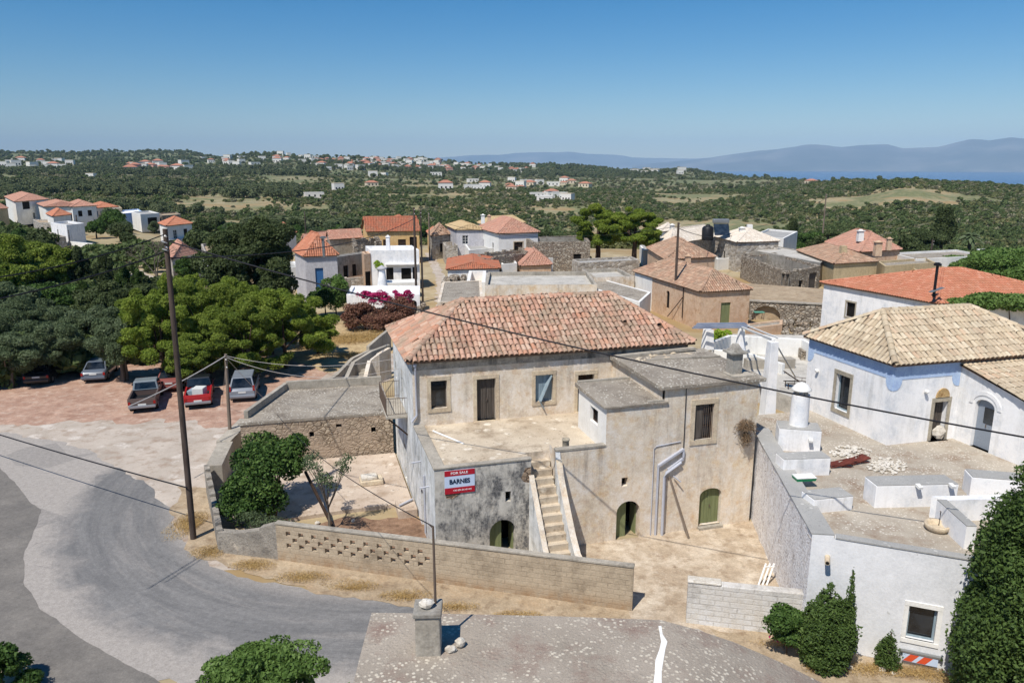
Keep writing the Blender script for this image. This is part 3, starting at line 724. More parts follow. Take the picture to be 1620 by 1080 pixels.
# ------------------------------------------------------------------ terrain
from mathutils import noise as mnoise
HOR = 262.0
def zsky(v, D): return CAMZ + (HOR - v) / 1232.0 * D
_cols = [
 (-900, [(0, 0), (120, 0), (200, -1), (320, -5), (500, -8), (900, -2), (1500, 8), (2400, 26), (3500, zsky(247, 3500)), (5200, -40), (9000, -160), (14000, -170)]),
 (-200, [(0, 0), (120, 0), (200, -1), (320, -5), (500, -8), (900, -2), (1500, 8), (2400, 26), (3500, zsky(247, 3500)), (5200, -40), (9000, -160), (14000, -170)]),
 (160, [(0, 0), (130, 0), (200, 0), (320, -6), (500, -8), (900, -4), (1500, 6), (2400, 24), (3500, zsky(244, 3500)), (5200, -40), (9000, -160), (14000, -170)]),
 (280, [(0, 0), (130, 0), (200, -1), (320, -7), (500, -9), (900, -6), (1500, 4), (2400, 24), (3500, zsky(242, 3500)), (5200, -40), (9000, -160), (14000, -170)]),
 (420, [(0, 0), (140, 0), (220, -3), (330, -8), (500, -10), (900, -8), (1400, 2), (1900, 22), (2500, zsky(246, 2500)), (4500, -40), (9000, -160), (14000, -170)]),
 (540, [(0, 0), (150, 0), (240, -5), (340, -10), (500, -12), (800, -9), (1300, -2), (1800, 18), (2300, zsky(250, 2300)), (4500, -60), (9000, -160), (14000, -170)]),
 (660, [(0, 0), (150, 0), (240, -7), (340, -12), (500, -14), (800, -10), (1300, -4), (1800, 10), (2300, zsky(253, 2300)), (4200, -60), (9000, -160), (14000, -170)]),
 (760, [(0, 0), (150, 0), (250, -10), (340, -15), (500, -16), (800, -11), (1300, -7), (1800, -1), (2500, zsky(261, 2500)), (4200, -60), (9000, -160), (14000, -170)]),
 (860, [(0, 0), (150, 0), (250, -12), (340, -18), (480, -19), (800, -12), (1300, -9), (1900, 2), (2500, zsky(263, 2500)), (4200, -80), (9000, -160), (14000, -170)]),
 (960, [(0, 0), (150, 0), (240, -12), (330, -19), (480, -20), (800, -13), (1300, -10), (1900, -4), (2400, zsky(268, 2400)), (4200, -100), (9000, -160), (14000, -170)]),
 (1080, [(0, 0), (150, 0), (230, -11), (330, -19), (460, -20), (800, -14), (1300, -11), (2000, zsky(272, 2000)), (3300, -90), (5200, -150), (9000, -160), (14000, -170)]),
 (1220, [(0, 0), (145, 0), (220, -10), (320, -17), (450, -18), (800, -12), (1300, -9), (1700, zsky(282, 1700)), (3000, -130), (5200, -150), (9000, -160), (14000, -170)]),
 (1350, [(0, 0), (140, 0), (210, -7), (310, -14), (450, -14), (700, -8), (1000, -4), (1300, zsky(288, 1300)), (2600, -130), (5200, -150), (9000, -160), (14000, -170)]),
 (1445, [(0, 0), (140, 0), (210, -6), (310, -12), (450, -10), (600, -4), (750, 2), (850, zsky(284, 850)), (2400, -130), (5200, -150), (9000, -160), (14000, -170)]),
 (1540, [(0, 0), (140, 0), (210, -6), (310, -12), (450, -12), (650, -6), (850, -1), (1000, zsky(292, 1000)), (2400, -130), (5200, -150), (9000, -160), (14000, -170)]),
 (1640, [(0, 0), (140, 0), (210, -7), (310, -14), (450, -14), (650, -9), (850, -5), (1000, zsky(296, 1000)), (2400, -130), (5200, -150), (9000, -160), (14000, -170)]),
 (2500, [(0, 0), (140, 0), (210, -7), (310, -14), (450, -14), (650, -9), (850, -5), (1100, -12), (2400, -130), (5200, -150), (9000, -160), (14000, -170)]),
]
_az = [math.atan2((u - 810) / FPX, math.cos(PT) + (HOR * 0 + 278) / FPX * math.sin(PT)) for u, _ in _cols]
def _prof(pr, D):
    for i in range(len(pr) - 1):
        if D <= pr[i + 1][0]:
            a, b = pr[i], pr[i + 1]; t = (D - a[0]) / (b[0] - a[0]); t2 = t * t * (3 - 2 * t); t = .5 * t + .5 * t2
            return a[1] + (b[1] - a[1]) * t
    return pr[-1][1]
def H(x, y):
    D = math.hypot(x, y); az = math.atan2(x, y) if D > 0 else 0
    if az <= _az[0]: z = _prof(_cols[0][1], D)
    elif az >= _az[-1]: z = _prof(_cols[-1][1], D)
    else:
        for i in range(len(_az) - 1):
            if az <= _az[i + 1]:
                t = (az - _az[i]) / (_az[i + 1] - _az[i]); t = t * t * (3 - 2 * t)
                z = _prof(_cols[i][1], D) * (1 - t) + _prof(_cols[i + 1][1], D) * t; break
    if D > 150:
        k = min(1, (D - 150) / 200)
        z += k * 2.6 * mnoise.noise(Vector((x * .011, y * .011, 1.3))) + k * 1.0 * mnoise.noise(Vector((x * .035, y * .035, 7)))
        k2 = min(1, max(0, (D - 300) / 900)); fade = 1.0
        z += k2 * 6 * mnoise.noise(Vector((x * .0035, y * .0035, 3.1))) * fade + k2 * 2.2 * mnoise.noise(Vector((x * .009, y * .009, 5.1)))
    return z
def ground_material():
    k = NT('dry_ground')
    n1 = k.noise(.012, 7, .62); n2 = k.noise(.05, 7, .65, vec=k.mp(loc=(50, 3, 0))); n3 = k.noise(.35, 6, .7)
    dry = k.ramp(n3, [(.3, (150, 134, 104)), (.55, (172, 156, 124)), (.75, (190, 176, 148))])
    dry = k.mix(k.rng(n2, .5, .6), dry, (154, 130, 92))
    grn = k.ramp(k.noise(.25, 6, .75), [(.3, (88, 94, 60)), (.5, (114, 116, 78)), (.7, (148, 142, 106))])
    sp = k.n('ShaderNodeVectorMath', operation='LENGTH'); k.put(sp.inputs[0], k.pos)
    far = k.rng(sp.outputs['Value'], 130, 320)
    msk = k.rng(k.m('ADD', k.m('MULTIPLY', n1, .6), k.m('MULTIPLY', n2, .55)), .54, .64)
    inv = k.m('MULTIPLY', far, k.m('SUBTRACT', 1.0, k.m('MULTIPLY', msk, .9)))
    c = k.mix(inv, dry, grn)
    # far woodland speckle on the hills
    far2 = k.rng(sp.outputs['Value'], 700, 1500)
    spk = k.ramp(k.noise(.09, 8, .8), [(.36, (74, 86, 60)), (.52, (98, 108, 76)), (.66, (156, 146, 118))])
    c = k.mix(k.m('MULTIPLY', far2, .8), c, spk)
    k.bump(k.noise(3, 6, .7), .4, .05)
    return k.col(c)
m_ground = ground_material()
def build_terrain():
    rad = [0.0] + list(np.geomspace(8, 120, 10)) + list(np.geomspace(128, 4200, 190)) + list(np.geomspace(4400, 14000, 12))
    az = list(np.linspace(-180, -48, 24)[:-1]) + list(np.linspace(-48, 48, 330)) + list(np.linspace(48, 180, 24)[1:-1])
    vs_, fs = [], []; n = len(az)
    vs_.append((0, 0, 0))
    for r_ in rad[1:]:
        for a in az:
            x = r_ * math.sin(R(a)); y = r_ * math.cos(R(a)); vs_.append((x, y, 0.0 if r_ < 129 else H(x, y)))
    for j in range(n): fs.append((0, 1 + (j + 1) % n, 1 + j))
    for i in range(len(rad) - 2):
        for j in range(n):
            a = 1 + i * n + j; b = 1 + i * n + (j + 1) % n; fs.append((a, b, b + n, a + n))
    me = bpy.data.meshes.new('ground'); me.from_pydata(vs_, [], fs); me.materials.append(m_ground)
    me.polygons.foreach_set('use_smooth', [True] * len(fs)); me.update()
    o = bpy.data.objects.new('ground', me); COL.objects.link(o); tag(o, kind='structure')
    # face up
    if me.polygons[0].normal.z < 0: me.flip_normals()
build_terrain()

# sea: one sheet out to the far coast
k = NT('sea_water'); k.b.inputs['Roughness'].default_value = .25; k.b.inputs['Specular IOR Level'].default_value = .4
k.bump(k.noise(.02, 5, .7), .3, 2.0); m_sea = k.col((18, 62, 112))
mb = MB(); mb.face([(-35000, -35000, -120), (35000, -35000, -120), (35000, 35000, -120), (-35000, 35000, -120)])
struct(mb, 'sea', m_sea)
# mountains over the strait
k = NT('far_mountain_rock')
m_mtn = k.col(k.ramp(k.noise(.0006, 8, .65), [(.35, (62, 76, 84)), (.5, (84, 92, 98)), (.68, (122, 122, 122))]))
def mountains(pts, D, depth, seed, name='mountains'):
    rows = []; n = 260; us = np.linspace(pts[0][0], pts[-1][0], n); vr = np.interp(us, [p[0] for p in pts], [p[1] for p in pts])
    for t in np.linspace(0, 1, 26):
        row = []
        for u, v in zip(us, vr):
            d = ray(u, HOR); d.normalize(); dist = D + depth * t; top = (CAMZ + (HOR - v) / 1232.0 * (D + depth * .6) * 1.0 + 120)
            prof = math.sin(min(1, t / .6) * math.pi / 2) ** 1.5 if t <= .6 else math.cos((t - .6) / .4 * math.pi / 2)
            x = d.x * dist; y = d.y * dist
            nz = mnoise.fractal(Vector((x * .00035, y * .00035, seed)), 1.0, 2.0, 5)
            ed = 1.0 if t in (0., 1.) else 1 + nz * .22 * (1 if abs(t - .6) > .05 else .25)
            row.append((x, y, -123 + max(0, top) * prof * ed))
        rows.append(row)
    m_ = MB(); m_.grid(rows, .5, 0, True); return struct(m_, name, m_mtn)
mountains([(1000, 262), (1050, 258), (1110, 252), (1160, 245), (1200, 240), (1240, 238), (1290, 233.5), (1330, 236), (1360, 233.5), (1400, 232), (1425, 238), (1480, 238), (1500, 234), (1530, 228), (1560, 229), (1592, 225), (1620, 228), (1700, 224), (1900, 235), (2200, 250)], 19500, 7000, 2.0)
mountains([(560, 260), (690, 250), (740, 247), (790, 246), (820, 242), (860, 240.5), (880, 241), (900, 240.5), (930, 244), (970, 246), (1000, 250), (1100, 251), (1200, 247), (1350, 246), (1500, 240), (1700, 240)], 27000, 6000, 5.0)

# ------------------------------------------------------------------ scrub, instanced through geometry nodes
def bush_proto(name, mat, n, size, seed, clumps):
    o = leaves(name, clumps, n, size, mat, None, seed, .7, .6, .5, .3)
    COL.objects.unlink(o); return o
rgp = random.Random(5)
PROTO = {
 'a': bush_proto('bush_source', l_scrub, 260, .17, 1, crown_clumps(rgp, (0, 0, .35), (.85, .85, .5), 7, (.35, .6))),
 'b': bush_proto('bush_source', l_scrub2, 220, .16, 2, crown_clumps(rgp, (0, 0, .3), (.9, .8, .4), 6, (.35, .6))),
 'd': bush_proto('bush_source', l_scrub3, 260, .17, 4, crown_clumps(rgp, (0, 0, .5), (.8, .85, .6), 7, (.35, .6))),
 'c': bush_proto('bush_source', l_wood, 300, .16, 3, crown_clumps(rgp, (0, 0, .6), (.7, .75, .75), 8, (.35, .55))),
}
def scatter(name, label, cat, proto, pts):
    """pts: (x,y,z,scale,rot)"""
    me = bpy.data.meshes.new(name); me.vertices.add(len(pts)); A = np.array(pts, dtype=np.float32)
    me.vertices.foreach_set('co', A[:, :3].ravel())
    for nm, c in (('scl', 3), ('rot', 4)):
        at = me.attributes.new(nm, 'FLOAT', 'POINT'); at.data.foreach_set('value', A[:, c].copy())
    o = bpy.data.objects.new(name, me); COL.objects.link(o)
    ng = bpy.data.node_groups.new(name, 'GeometryNodeTree')
    ng.interface.new_socket('Geometry', in_out='INPUT', socket_type='NodeSocketGeometry'); ng.interface.new_socket('Geometry', in_out='OUTPUT', socket_type='NodeSocketGeometry')
    gi = ng.nodes.new('NodeGroupInput'); go = ng.nodes.new('NodeGroupOutput'); ip = ng.nodes.new('GeometryNodeInstanceOnPoints'); oi = ng.nodes.new('GeometryNodeObjectInfo')
    oi.inputs[0].default_value = proto
    a1 = ng.nodes.new('GeometryNodeInputNamedAttribute'); a1.data_type = 'FLOAT'; a1.inputs[0].default_value = 'scl'
    a2 = ng.nodes.new('GeometryNodeInputNamedAttribute'); a2.data_type = 'FLOAT'; a2.inputs[0].default_value = 'rot'
    cx = ng.nodes.new('ShaderNodeCombineXYZ')
    L_ = ng.links.new
    L_(gi.outputs[0], ip.inputs['Points']); L_(oi.outputs['Geometry'], ip.inputs['Instance']); L_(a1.outputs['Attribute'], ip.inputs['Scale']); L_(a2.outputs['Attribute'], cx.inputs[2]); L_(cx.outputs[0], ip.inputs['Rotation'])
    mtp = ng.nodes.new('GeometryNodeMeshToPoints'); L_(gi.outputs[0], mtp.inputs[0]); L_(mtp.outputs[0], ip.inputs['Points'])
    L_(ip.outputs[0], go.inputs[0])
    md = o.modifiers.new('scatter', 'NODES'); md.node_group = ng
    return tag(o, label, cat, kind='stuff')
def dens(x, y, s=1.0):
    return mnoise.fractal(Vector((x * .008 * s, y * .008 * s, 2.2)), 1.0, 2.0, 4)
def clear_of_village(u, D):
    """nearest distance at which open scrub starts, by picture column"""
    tb = [(-300, 110), (0, 135), (120, 250), (350, 225), (420, 160), (520, 175), (640, 185), (800, 175), (900, 170), (1040, 175), (1240, 185), (1300, 185), (1420, 145), (1620, 135), (2000, 120)]
    return D > np.interp(u, [t[0] for t in tb], [t[1] for t in tb])
def scrub_points():
    rg = random.Random(11); out = {'a': [], 'b': [], 'c': [], 'd': []}
    def samp(n, d0, d1, s0, s1, thr, kinds):
        for _ in range(n):
            u = rg.uniform(-330, 1950); D = math.sqrt(rg.uniform(d0 * d0, d1 * d1)) if rg.random() < .5 else rg.uniform(d0, d1)
            a = math.atan2((u - 810) / FPX, 1.0267); x = D * math.sin(a); y = D * math.cos(a)
            if not clear_of_village(u, D): continue
            q = dens(x, y)
            if q < thr + rg.uniform(-.12, .12) - (.16 if u > 950 else 0): continue
            s_ = rg.uniform(s0, s1) * rg.choice((.6, .8, 1, 1.25)); kd = rg.choice(kinds)
            if kd in 'cd': s_ *= 1.1
            out[kd].append((x, y, H(x, y) - .1 * s_, s_, rg.uniform(0, 6.28)))
    samp(30000, 130, 420, 1.0, 2.2, -.2, 'aaaabdd')
    samp(36000, 400, 1000, 1.5, 3.0, -.13, 'aaabbdd')
    samp(20000, 950, 2000, 2.2, 4.6, -.14, 'aabbdc')
    samp(18000, 1900, 3600, 4, 8, -.22, 'aaddcc')
    # dark woodland belts on the left plain and below the town
    for (u0, u1, d0, d1, n, s0, s1) in ((-100, 470, 640, 860, 1300, 4, 6.5), (150, 560, 420, 520, 380, 3.0, 5), (-200, 520, 1200, 1600, 1000, 5, 8), (470, 1050, 1500, 1900, 1200, 5, 8), (800, 960, 2300, 2500, 500, 6, 9), (960, 1220, 1700, 2100, 700, 5, 8), (380, 560, 240, 300, 260, 2.4, 4.2)):
        for _ in range(n):
            u = rg.uniform(u0, u1); D = rg.uniform(d0, d1); a = math.atan2((u - 810) / FPX, 1.0267); x = D * math.sin(a); y = D * math.cos(a)
            if dens(x, y, .7) < -.3: continue
            s_ = rg.uniform(s0, s1); out['c'].append((x, y, H(x, y) - .1, s_, rg.uniform(0, 6.28)))
    return out
_sp = scrub_points()
scatter('scrub', 'olive green low scrub bushes covering the open slopes and fields', 'scrub', PROTO['a'], _sp['a'])
scatter('grey_scrub', 'grey green dry scrub scattered over the slopes and fields', 'scrub', PROTO['b'], _sp['b'])
scatter('green_scrub', 'mid green rounded bushes and low trees over the slopes', 'scrub', PROTO['d'], _sp['d'])
scatter('dark_woodland', 'dark evergreen woodland in belts over the plain and hills', 'woodland', PROTO['c'], _sp['c'])

# ------------------------------------------------------------------ near ground sheets
def sheet(name, pts, z, mat, world=False, rag=.45):
    m_ = MB(); q0 = [P(u, v, 0) for u, v in pts] if not world else [Vector((a, b, 0)) for a, b in pts]
    q = []
    for i in range(len(q0)):
        a, b = q0[i], q0[(i + 1) % len(q0)]; n = max(1, min(60, int((b - a).length / .35))) if rag else 1; d = (b - a).normalized(); nn = Vector((-d.y, d.x, 0))
        for j in range(n):
            p = a.lerp(b, j / n)
            if rag: p = p + nn * rag * (mnoise.noise(Vector((p.x * .7, p.y * .7, z * 500))) + .5 * mnoise.noise(Vector((p.x * 3, p.y * 3, z * 300))))
            q.append(p)
    ar = sum(q[i].x * q[(i + 1) % len(q)].y - q[(i + 1) % len(q)].x * q[i].y for i in range(len(q)))
    if ar < 0: q = q[::-1]
    m_.face([(p.x, p.y, z) for p in q]); return struct(m_, name, mat)
RC = (-5.39, 37.89)
def road_mat(name, base, dark, light, old=False):
    k = NT(name); sp = k.n('ShaderNodeSeparateXYZ'); k.put(sp.inputs[0], k.pos)
    dx = k.m('SUBTRACT', sp.outputs[0], RC[0]); dy = k.m('SUBTRACT', sp.outputs[1], RC[1])
    r_ = k.m('SQRT', k.m('ADD', k.m('MULTIPLY', dx, dx), k.m('MULTIPLY', dy, dy)))
    th = k.m('ARCTAN2', dy, dx)
    cb = k.n('ShaderNodeCombineXYZ'); k.put(cb.inputs[0], r_); k.put(cb.inputs[1], k.m('MULTIPLY', th, 1.6))
    vr = cb.outputs[0]
    n1 = k.noise(1.1, 5, .6, vec=vr, dist=.6); n2 = k.noise(.55, 6, .65)
    if not old:
        # worn inner lane of bluish asphalt, pale dusty outer lane
        lane = k.rng(k.m('ADD', r_, k.m('MULTIPLY', k.m('SUBTRACT', n2, .5), 3.4)), 16.9, 15.5)
        st = k.noise(2.2, 6, .75, vec=vr, dist=.4)
        c = k.mix(lane, light, k.mix(k.rng(st, .3, .62), dark, base))
        c = k.mix(k.m('MULTIPLY', k.rng(n1, .54, .7), .45), c, light)
        c = k.mix(k.rng(r_, 12.6, 11.6, 0, .7), c, light)
    else:
        c = k.ramp(n2, [(.3, dark), (.55, base), (.75, light)])
    pt = k.vor(.35, out='Color', vec=k.mix(.3, k.pos, k.n('ShaderNodeTexNoise').outputs['Color'])); ps = k.n('ShaderNodeSeparateColor'); k.put(ps.inputs[0], pt)
    c = k.mix(k.m('MULTIPLY', k.rng(ps.outputs[1], .78, .8), .28), c, dark)
    c = k.mix(.55, c, k.ramp(k.noise(4.5, 8, .8), [(.3, (150, 150, 150)), (.5, (188, 188, 188)), (.7, (220, 220, 220))]), 'OVERLAY')
    e = k.vor(.45, 'DISTANCE_TO_EDGE', vec=k.mix(.25, k.pos, k.n('ShaderNodeTexNoise').outputs['Color']))
    c = k.mix(k.m('MULTIPLY', k.rng(e, .012, .003), k.rng(k.noise(.5, 3), .56, .62, 0, .35)), c, (92, 92, 92))
    f = k.noise(22, 6, .85); c = k.mix(.7, c, k.ramp(f, [(.3, (152, 152, 152)), (.7, (220, 220, 220))]), 'OVERLAY')
    k.bump(f, .35, .02)
    return k.col(c)
m_road = road_mat('worn_asphalt', (126, 124, 121), (102, 101, 100), (158, 151, 143))
m_road2 = road_mat('old_dark_asphalt', (120, 115, 108), (104, 100, 95), (136, 130, 122), True)
m_apron = M_lichen('pale_concrete_apron', (164, 152, 138), (188, 176, 162), (198, 188, 176), (150, 136, 120), sc=.9, thr=.35, bump=.2, dark=(150, 130, 112))
m_reddirt = M_plaster('red_dirt', (156, 124, 106), (180, 149, 129), (190, 170, 153), blotch=(146, 113, 95), bump=.5)
m_verge = M_plaster('dry_verge', (148, 130, 106), (178, 160, 134), (126, 106, 84), blotch=(164, 142, 114), bump=.9)
m_soil = M_plaster('brown_soil', (112, 86, 68), (142, 114, 92), (96, 74, 58), blotch=(156, 128, 104), bump=1.0, sc=1.6)
m_yard = M_lichen('yard_concrete', (176, 158, 140), (198, 182, 164), (210, 198, 182), (140, 124, 108), sc=1.4, thr=.25, bump=.5, dark=(156, 136, 116))
m_court = M_plaster('courtyard_screed', (158, 140, 118), (184, 168, 146), (136, 116, 94), blotch=(198, 184, 164), bump=.5)
m_drygrass = M_plaster('dry_grass_ground', (164, 140, 104), (190, 168, 128), (142, 120, 88), bump=1.0, sc=2)
sheet('forecourt', [(-250, 640), (0, 650), (200, 640), (380, 640), (430, 720), (420, 900), (-250, 900)], .004, m_apron)
sheet('parking_dirt', [(-300, 560), (0, 575), (250, 560), (540, 560), (560, 600), (470, 640), (420, 672), (380, 680), (300, 668), (255, 662), (200, 668), (130, 664), (60, 672), (0, 672), (-300, 680)], .008, m_reddirt, rag=1.1)
# asphalt bend
arc = lambda r_, a0, a1, n: [(RC[0] + r_ * math.cos(R(lerp(a0, a1, i / n))), RC[1] + r_ * math.sin(R(lerp(a0, a1, i / n)))) for i in range(n + 1)]
a_in = [(-70, 60)] + [tuple(P(u, v)[:2]) for u, v in ((-200, 668), (0, 684), (95, 700), (150, 720), (200, 745), (245, 778), (268, 810))] + arc(11.75, 222, 262, 10) + [(0, 25.6), (8, 23.6), (30, 18)]
a_out = [(30, 8), (8, 12), (-2, 16.5)] + arc(17.9, 262, 196, 14)[2:] + [tuple(P(0, 745)[:2]), (-60, 44)]
sheet('road', a_in + a_out, .012, m_road, True)
sheet('side_road', [tuple(P(u, v)[:2]) for u, v in ((-300, 760), (0, 738), (41, 786), (67, 810), (56, 834), (38, 878), (40, 926), (64, 964), (101, 991), (148, 1021), (219, 1062), (280, 1090), (330, 1140))] + [(-3, 5), (-26, 5), (-60, 20)], .016, m_road2, True, rag=.1)
sheet('verge', [tuple(P(u, v)[:2]) for u, v in ((282, 770), (274, 800), (276, 834), (296, 867), (335, 890), (385, 908), (480, 929), (587, 952), (700, 975), (820, 992), (1000, 1002))] + [(4.4, 25.3), (-6, 28), (-11, 29.8), (-15.2, 36)], .020, m_verge, True)
sheet('roadside_dirt', [(-200, 1000), (0, 1022), (18, 1033), (59, 1065), (71, 1085), (60, 1300), (-300, 1200)], .022, m_verge)
def Gl(a, b, z=0.0): return Vector((-3.1 + a * .962 - b * .272, 28.3 + a * .272 + b * .962, z))
sheet('yard_soil', [Gl(*q)[:2] for q in ((-8.2, 2.2), (-6.2, 1.5), (-1, -.2), (0, -.6), (0, 4.2), (-3.2, 5.5), (-8.4, 4.5))], .010, m_soil, True)
sheet('courtyard', [Gl(*q)[:2] for q in ((-.5, -2.9), (-.2, 0), (6, -.0), (14.7, .0), (16, -10), (6, -10), (4, -3.8))], .010, m_court, True, rag=0)
sheet('lane', [(7, 8), (40, 8), (40, 27), (14.6, 21.2), (10.5, 23.2), (7, 24)], .014, m_verge, True)
sheet('dry_field', [(400, 520), (640, 510), (640, 545), (590, 580), (520, 590), (430, 560)], .020, m_drygrass)
sheet('village_street', [(520, 590), (600, 560), (640, 530), (690, 500), (690, 440), (672, 400), (684, 400), (706, 440), (716, 500), (660, 560), (590, 620), (470, 640)], .016, m_apron)
sheet('villa_lane', [(105, 384), (150, 384), (175, 400), (215, 425), (250, 440), (225, 446), (170, 420), (140, 402)], .010, m_apron)
# ------------------------------------------------------------------ the old house (local frame a along the front, b into depth)
G = Gl
def GW(a0, b0, a1, b1): return Wall(G(a0, b0), G(a1, b1))
hs = empty('old_stone_house', G(7, 6, 0), 'large weathered cream house with red hipped tile roof, terrace and outside stairs', 'house')
def part(name, mat, fn, parent=hs, bevel=0):
    m_ = MB(); fn(m_); return m_.build(name, mat, parent, bevel)
# lower front, black stained
wl = GW(0, 0, 4.05, 0); o1 = (2.26, 3.38, -.05, 1.66, .56); o2 = (2.94, 3.18, 2.45, 2.9, 0)
part('stained_front_wall', m_blackstain, lambda m_: (wl.build(m_, -.5, 4.18, [o1, o2], .35)))
fill_opening(wl, o1, hs, 'door_open', .35)
part('vent_hole', m_dark, lambda m_: wl.panel(m_, o2, .34, .36))
# side wall (left) whitewashed lower part and upper part
wl = GW(0, 12.6, 0, 0)   # s = 12.6 - b
so_ = [(12.6 - 7.05, 12.6 - 6.1, .1, 2.0, .3), (12.6 - 3.6, 12.6 - 2.7, -.1, 1.9, .4)]
def side(m_):
    w1 = GW(0, 12.6, 0, 5.4); w1.build(m_, -.5, 7.4, [(.85, 1.25, 4.85, 5.8, 0), (3.05, 3.85, 4.2, 5.95, 0), (12.6 - 9.2, 12.6 - 8.4, .1, 2.1, .3)], .25)
    w2 = GW(0, 5.4, 0, 0); w2.build(m_, -.5, 4.18, [(1.6, 2.5, -.1, 1.9, .4)], .3)
part('side_wall', m_greywhite, side)
w1 = GW(0, 12.6, 0, 5.4)
fill_opening(w1, (.85, 1.25, 4.85, 5.8, 0), hs, 'dark', .25); fill_opening(w1, (3.05, 3.85, 4.2, 5.95, 0), hs, 'door', .25)
fill_opening(w1, (12.6 - 9.2, 12.6 - 8.4, .1, 2.1, .3), hs, 'door_dark', .25)
w2 = GW(0, 5.4, 0, 0); fill_opening(w2, (1.6, 2.5, -.1, 1.9, .4), hs, 'door_dark', .3)
# lower right front, tan
w3 = GW(5.15, 0, 14.6, 0); q = lambda a: a - 5.15
ops = [(q(7.95), q(9.05), -.12, 1.78, .5), (q(8.14), q(8.42), 2.5, 2.9, 0), (q(11.97), q(13.07), .12, 1.9, .34), (q(11.5), q(12.42), 4.25, 5.9, 0)]
def tanw(m_):
    GW(5.15, 0, 7.35, 0).build(m_, -.5, 4.42, [], .3)
    wa = GW(7.35, 0, 10.0, 0); wa.build(m_, -.5, 6.1, [(7.95 - 7.35, 9.05 - 7.35, -.12, 1.78, .5), (8.14 - 7.35, 8.42 - 7.35, 2.5, 2.9, 0)], .35)
    wb_ = GW(10.0, 0, 14.6, 0); wb_.build(m_, -.5, 6.72, [(1.97, 3.07, .12, 1.9, .34), (1.5, 2.42, 4.25, 5.9, 0)], .3)
    GW(14.6, 0, 14.6, 12).build(m_, -.5, 6.72, [], .3)
    GW(5.15, .95, 5.15, 0).build(m_, 2.0, 4.42, [], .2)
part('tan_front_wall', m_tanplaster, tanw)
fill_opening(w3, ops[0], hs, 'door_open', .35); part('vent_hole', m_dark, lambda m_: w3.panel(m_, ops[1], .3, .33))
fill_opening(w3, ops[2], hs, 'door_green', .3)
fill_opening(w3, ops[3], hs, 'grille', .3, m_stonetrim, .2)
part('door_step', m_edge, lambda m_: w3.bx(m_, ops[2][0] - .05, ops[2][1] + .05, -.2, .12, -.22, .05))
part('window_bars', m_iron, lambda m_: [m_.bar(w3.p(lerp(q(11.96), q(12.38), i / 4), 4.3, .06), w3.p(lerp(q(11.96), q(12.38), i / 4), 5.86, .06), .02) for i in range(5)])
part('leaning_shutter', m_greydoor, lambda m_: w3.bx(m_, q(11.55), q(11.93), 4.3, 5.82, .10, .14))
# parapet ledge between stairs and the stair head
part('terrace_ledge', m_edge, lambda m_: (m_.prism([G(5.12, -.03)[:2], G(7.35, -.03)[:2], G(7.35, .28)[:2], G(5.12, .28)[:2]], 4.42, 4.5),))
def lowp(m_):
    GW(7.35, .26, 5.15, .26).build(m_, 4.1, 4.42)
    GW(5.15, .26, 5.15, 0).build(m_, 3.0, 4.42)
part('terrace_parapet_back', m_cream, lowp)
# terrace floor
part('terrace_floor', m_terrace, lambda m_: [m_.face([G(a, b, 4.15) for a, b in pl]) for pl in (
    [(.45, .0), (4.05, .0), (4.05, .9), (4.05, 5.4), (.45, 5.4)], [(4.05, .9), (5.15, .9), (5.15, 5.4), (4.05, 5.4)], [(5.15, .2), (7.35, .2), (7.35, 5.4), (5.15, 5.4)], [(7.35, 3.3), (9.9, 3.3), (9.9, 5.4), (7.35, 5.4)])])
part('terrace_edge', m_edge, lambda m_: (m_.prism([G(-.04, -.04)[:2], G(4.07, -.04)[:2], G(4.07, .22)[:2], G(.45, .22)[:2], G(.45, 5.37)[:2], G(-.04, 5.37)[:2]], 4.18, 4.27)), bevel=.02)
# staircase
def stair(m_):
    n = 14; rise = 4.15 / n; tr = .262; b0 = .9
    for i in range(n):
        z1 = 4.15 - rise * (i + .5 if i == 0 else i) ; b1 = b0 - tr * i; z1 = 4.13 - rise * (i + 1) + .0
        jit = ((i * 37) % 7 - 3) * .006
        m_.prism([G(4.15, b1 - tr - .03 + jit)[:2], G(5.1, b1 - tr - .03 - jit)[:2], G(5.1, b1)[:2], G(4.15, b1)[:2]], z1 - rise * 1.2, z1 + jit)
        m_.prism([G(4.15, b1 - tr + .03)[:2], G(5.1, b1 - tr + .03)[:2], G(5.1, b1 - .02)[:2], G(4.15, b1 - .02)[:2]], -.3, z1 - rise * 1.2 + .001, bottom=False)
part('staircase', m_terrace, stair, bevel=.015)
def par(m_, a0, a1, bs, zs, dn=1.0):
    for i in range(len(bs) - 1):
        if bs[i] == bs[i + 1]: continue
        p = [G(a0, bs[i + 1]), G(a1, bs[i + 1]), G(a1, bs[i]), G(a0, bs[i])]
        m_.prism([x[:2] for x in p], [-.3] * 4, [zs[i + 1], zs[i + 1], zs[i], zs[i]])
part('left_stair_parapet', m_greywhite, lambda m_: par(m_, 3.97, 4.15, [-.002, -.5, -1.2, -1.9, -2.45, -2.75], [3.5, 2.85, 2.0, 1.15, .7, .62]))
part('left_parapet_cap', m_tanplaster, lambda m_: [m_.face([G(3.95, b1, z1 + .012), G(4.17, b1, z1 + .012), G(4.17, b0, z0 + .012), G(3.95, b0, z0 + .012)]) for b0, b1, z0, z1 in ((0, -.5, 3.5, 2.85), (-.5, -1.2, 2.85, 2.0), (-1.2, -1.9, 2.0, 1.15), (-1.9, -2.45, 1.15, .7), (-2.45, -2.75, .7, .62))])
part('right_stair_parapet', m_greywhite, lambda m_: (par(m_, 5.1, 5.3, [-.002, -.12, -.5, -1.2, -1.9, -2.5, -2.85], [4.42, 4.1, 3.35, 2.45, 1.6, 1.05, .98])))
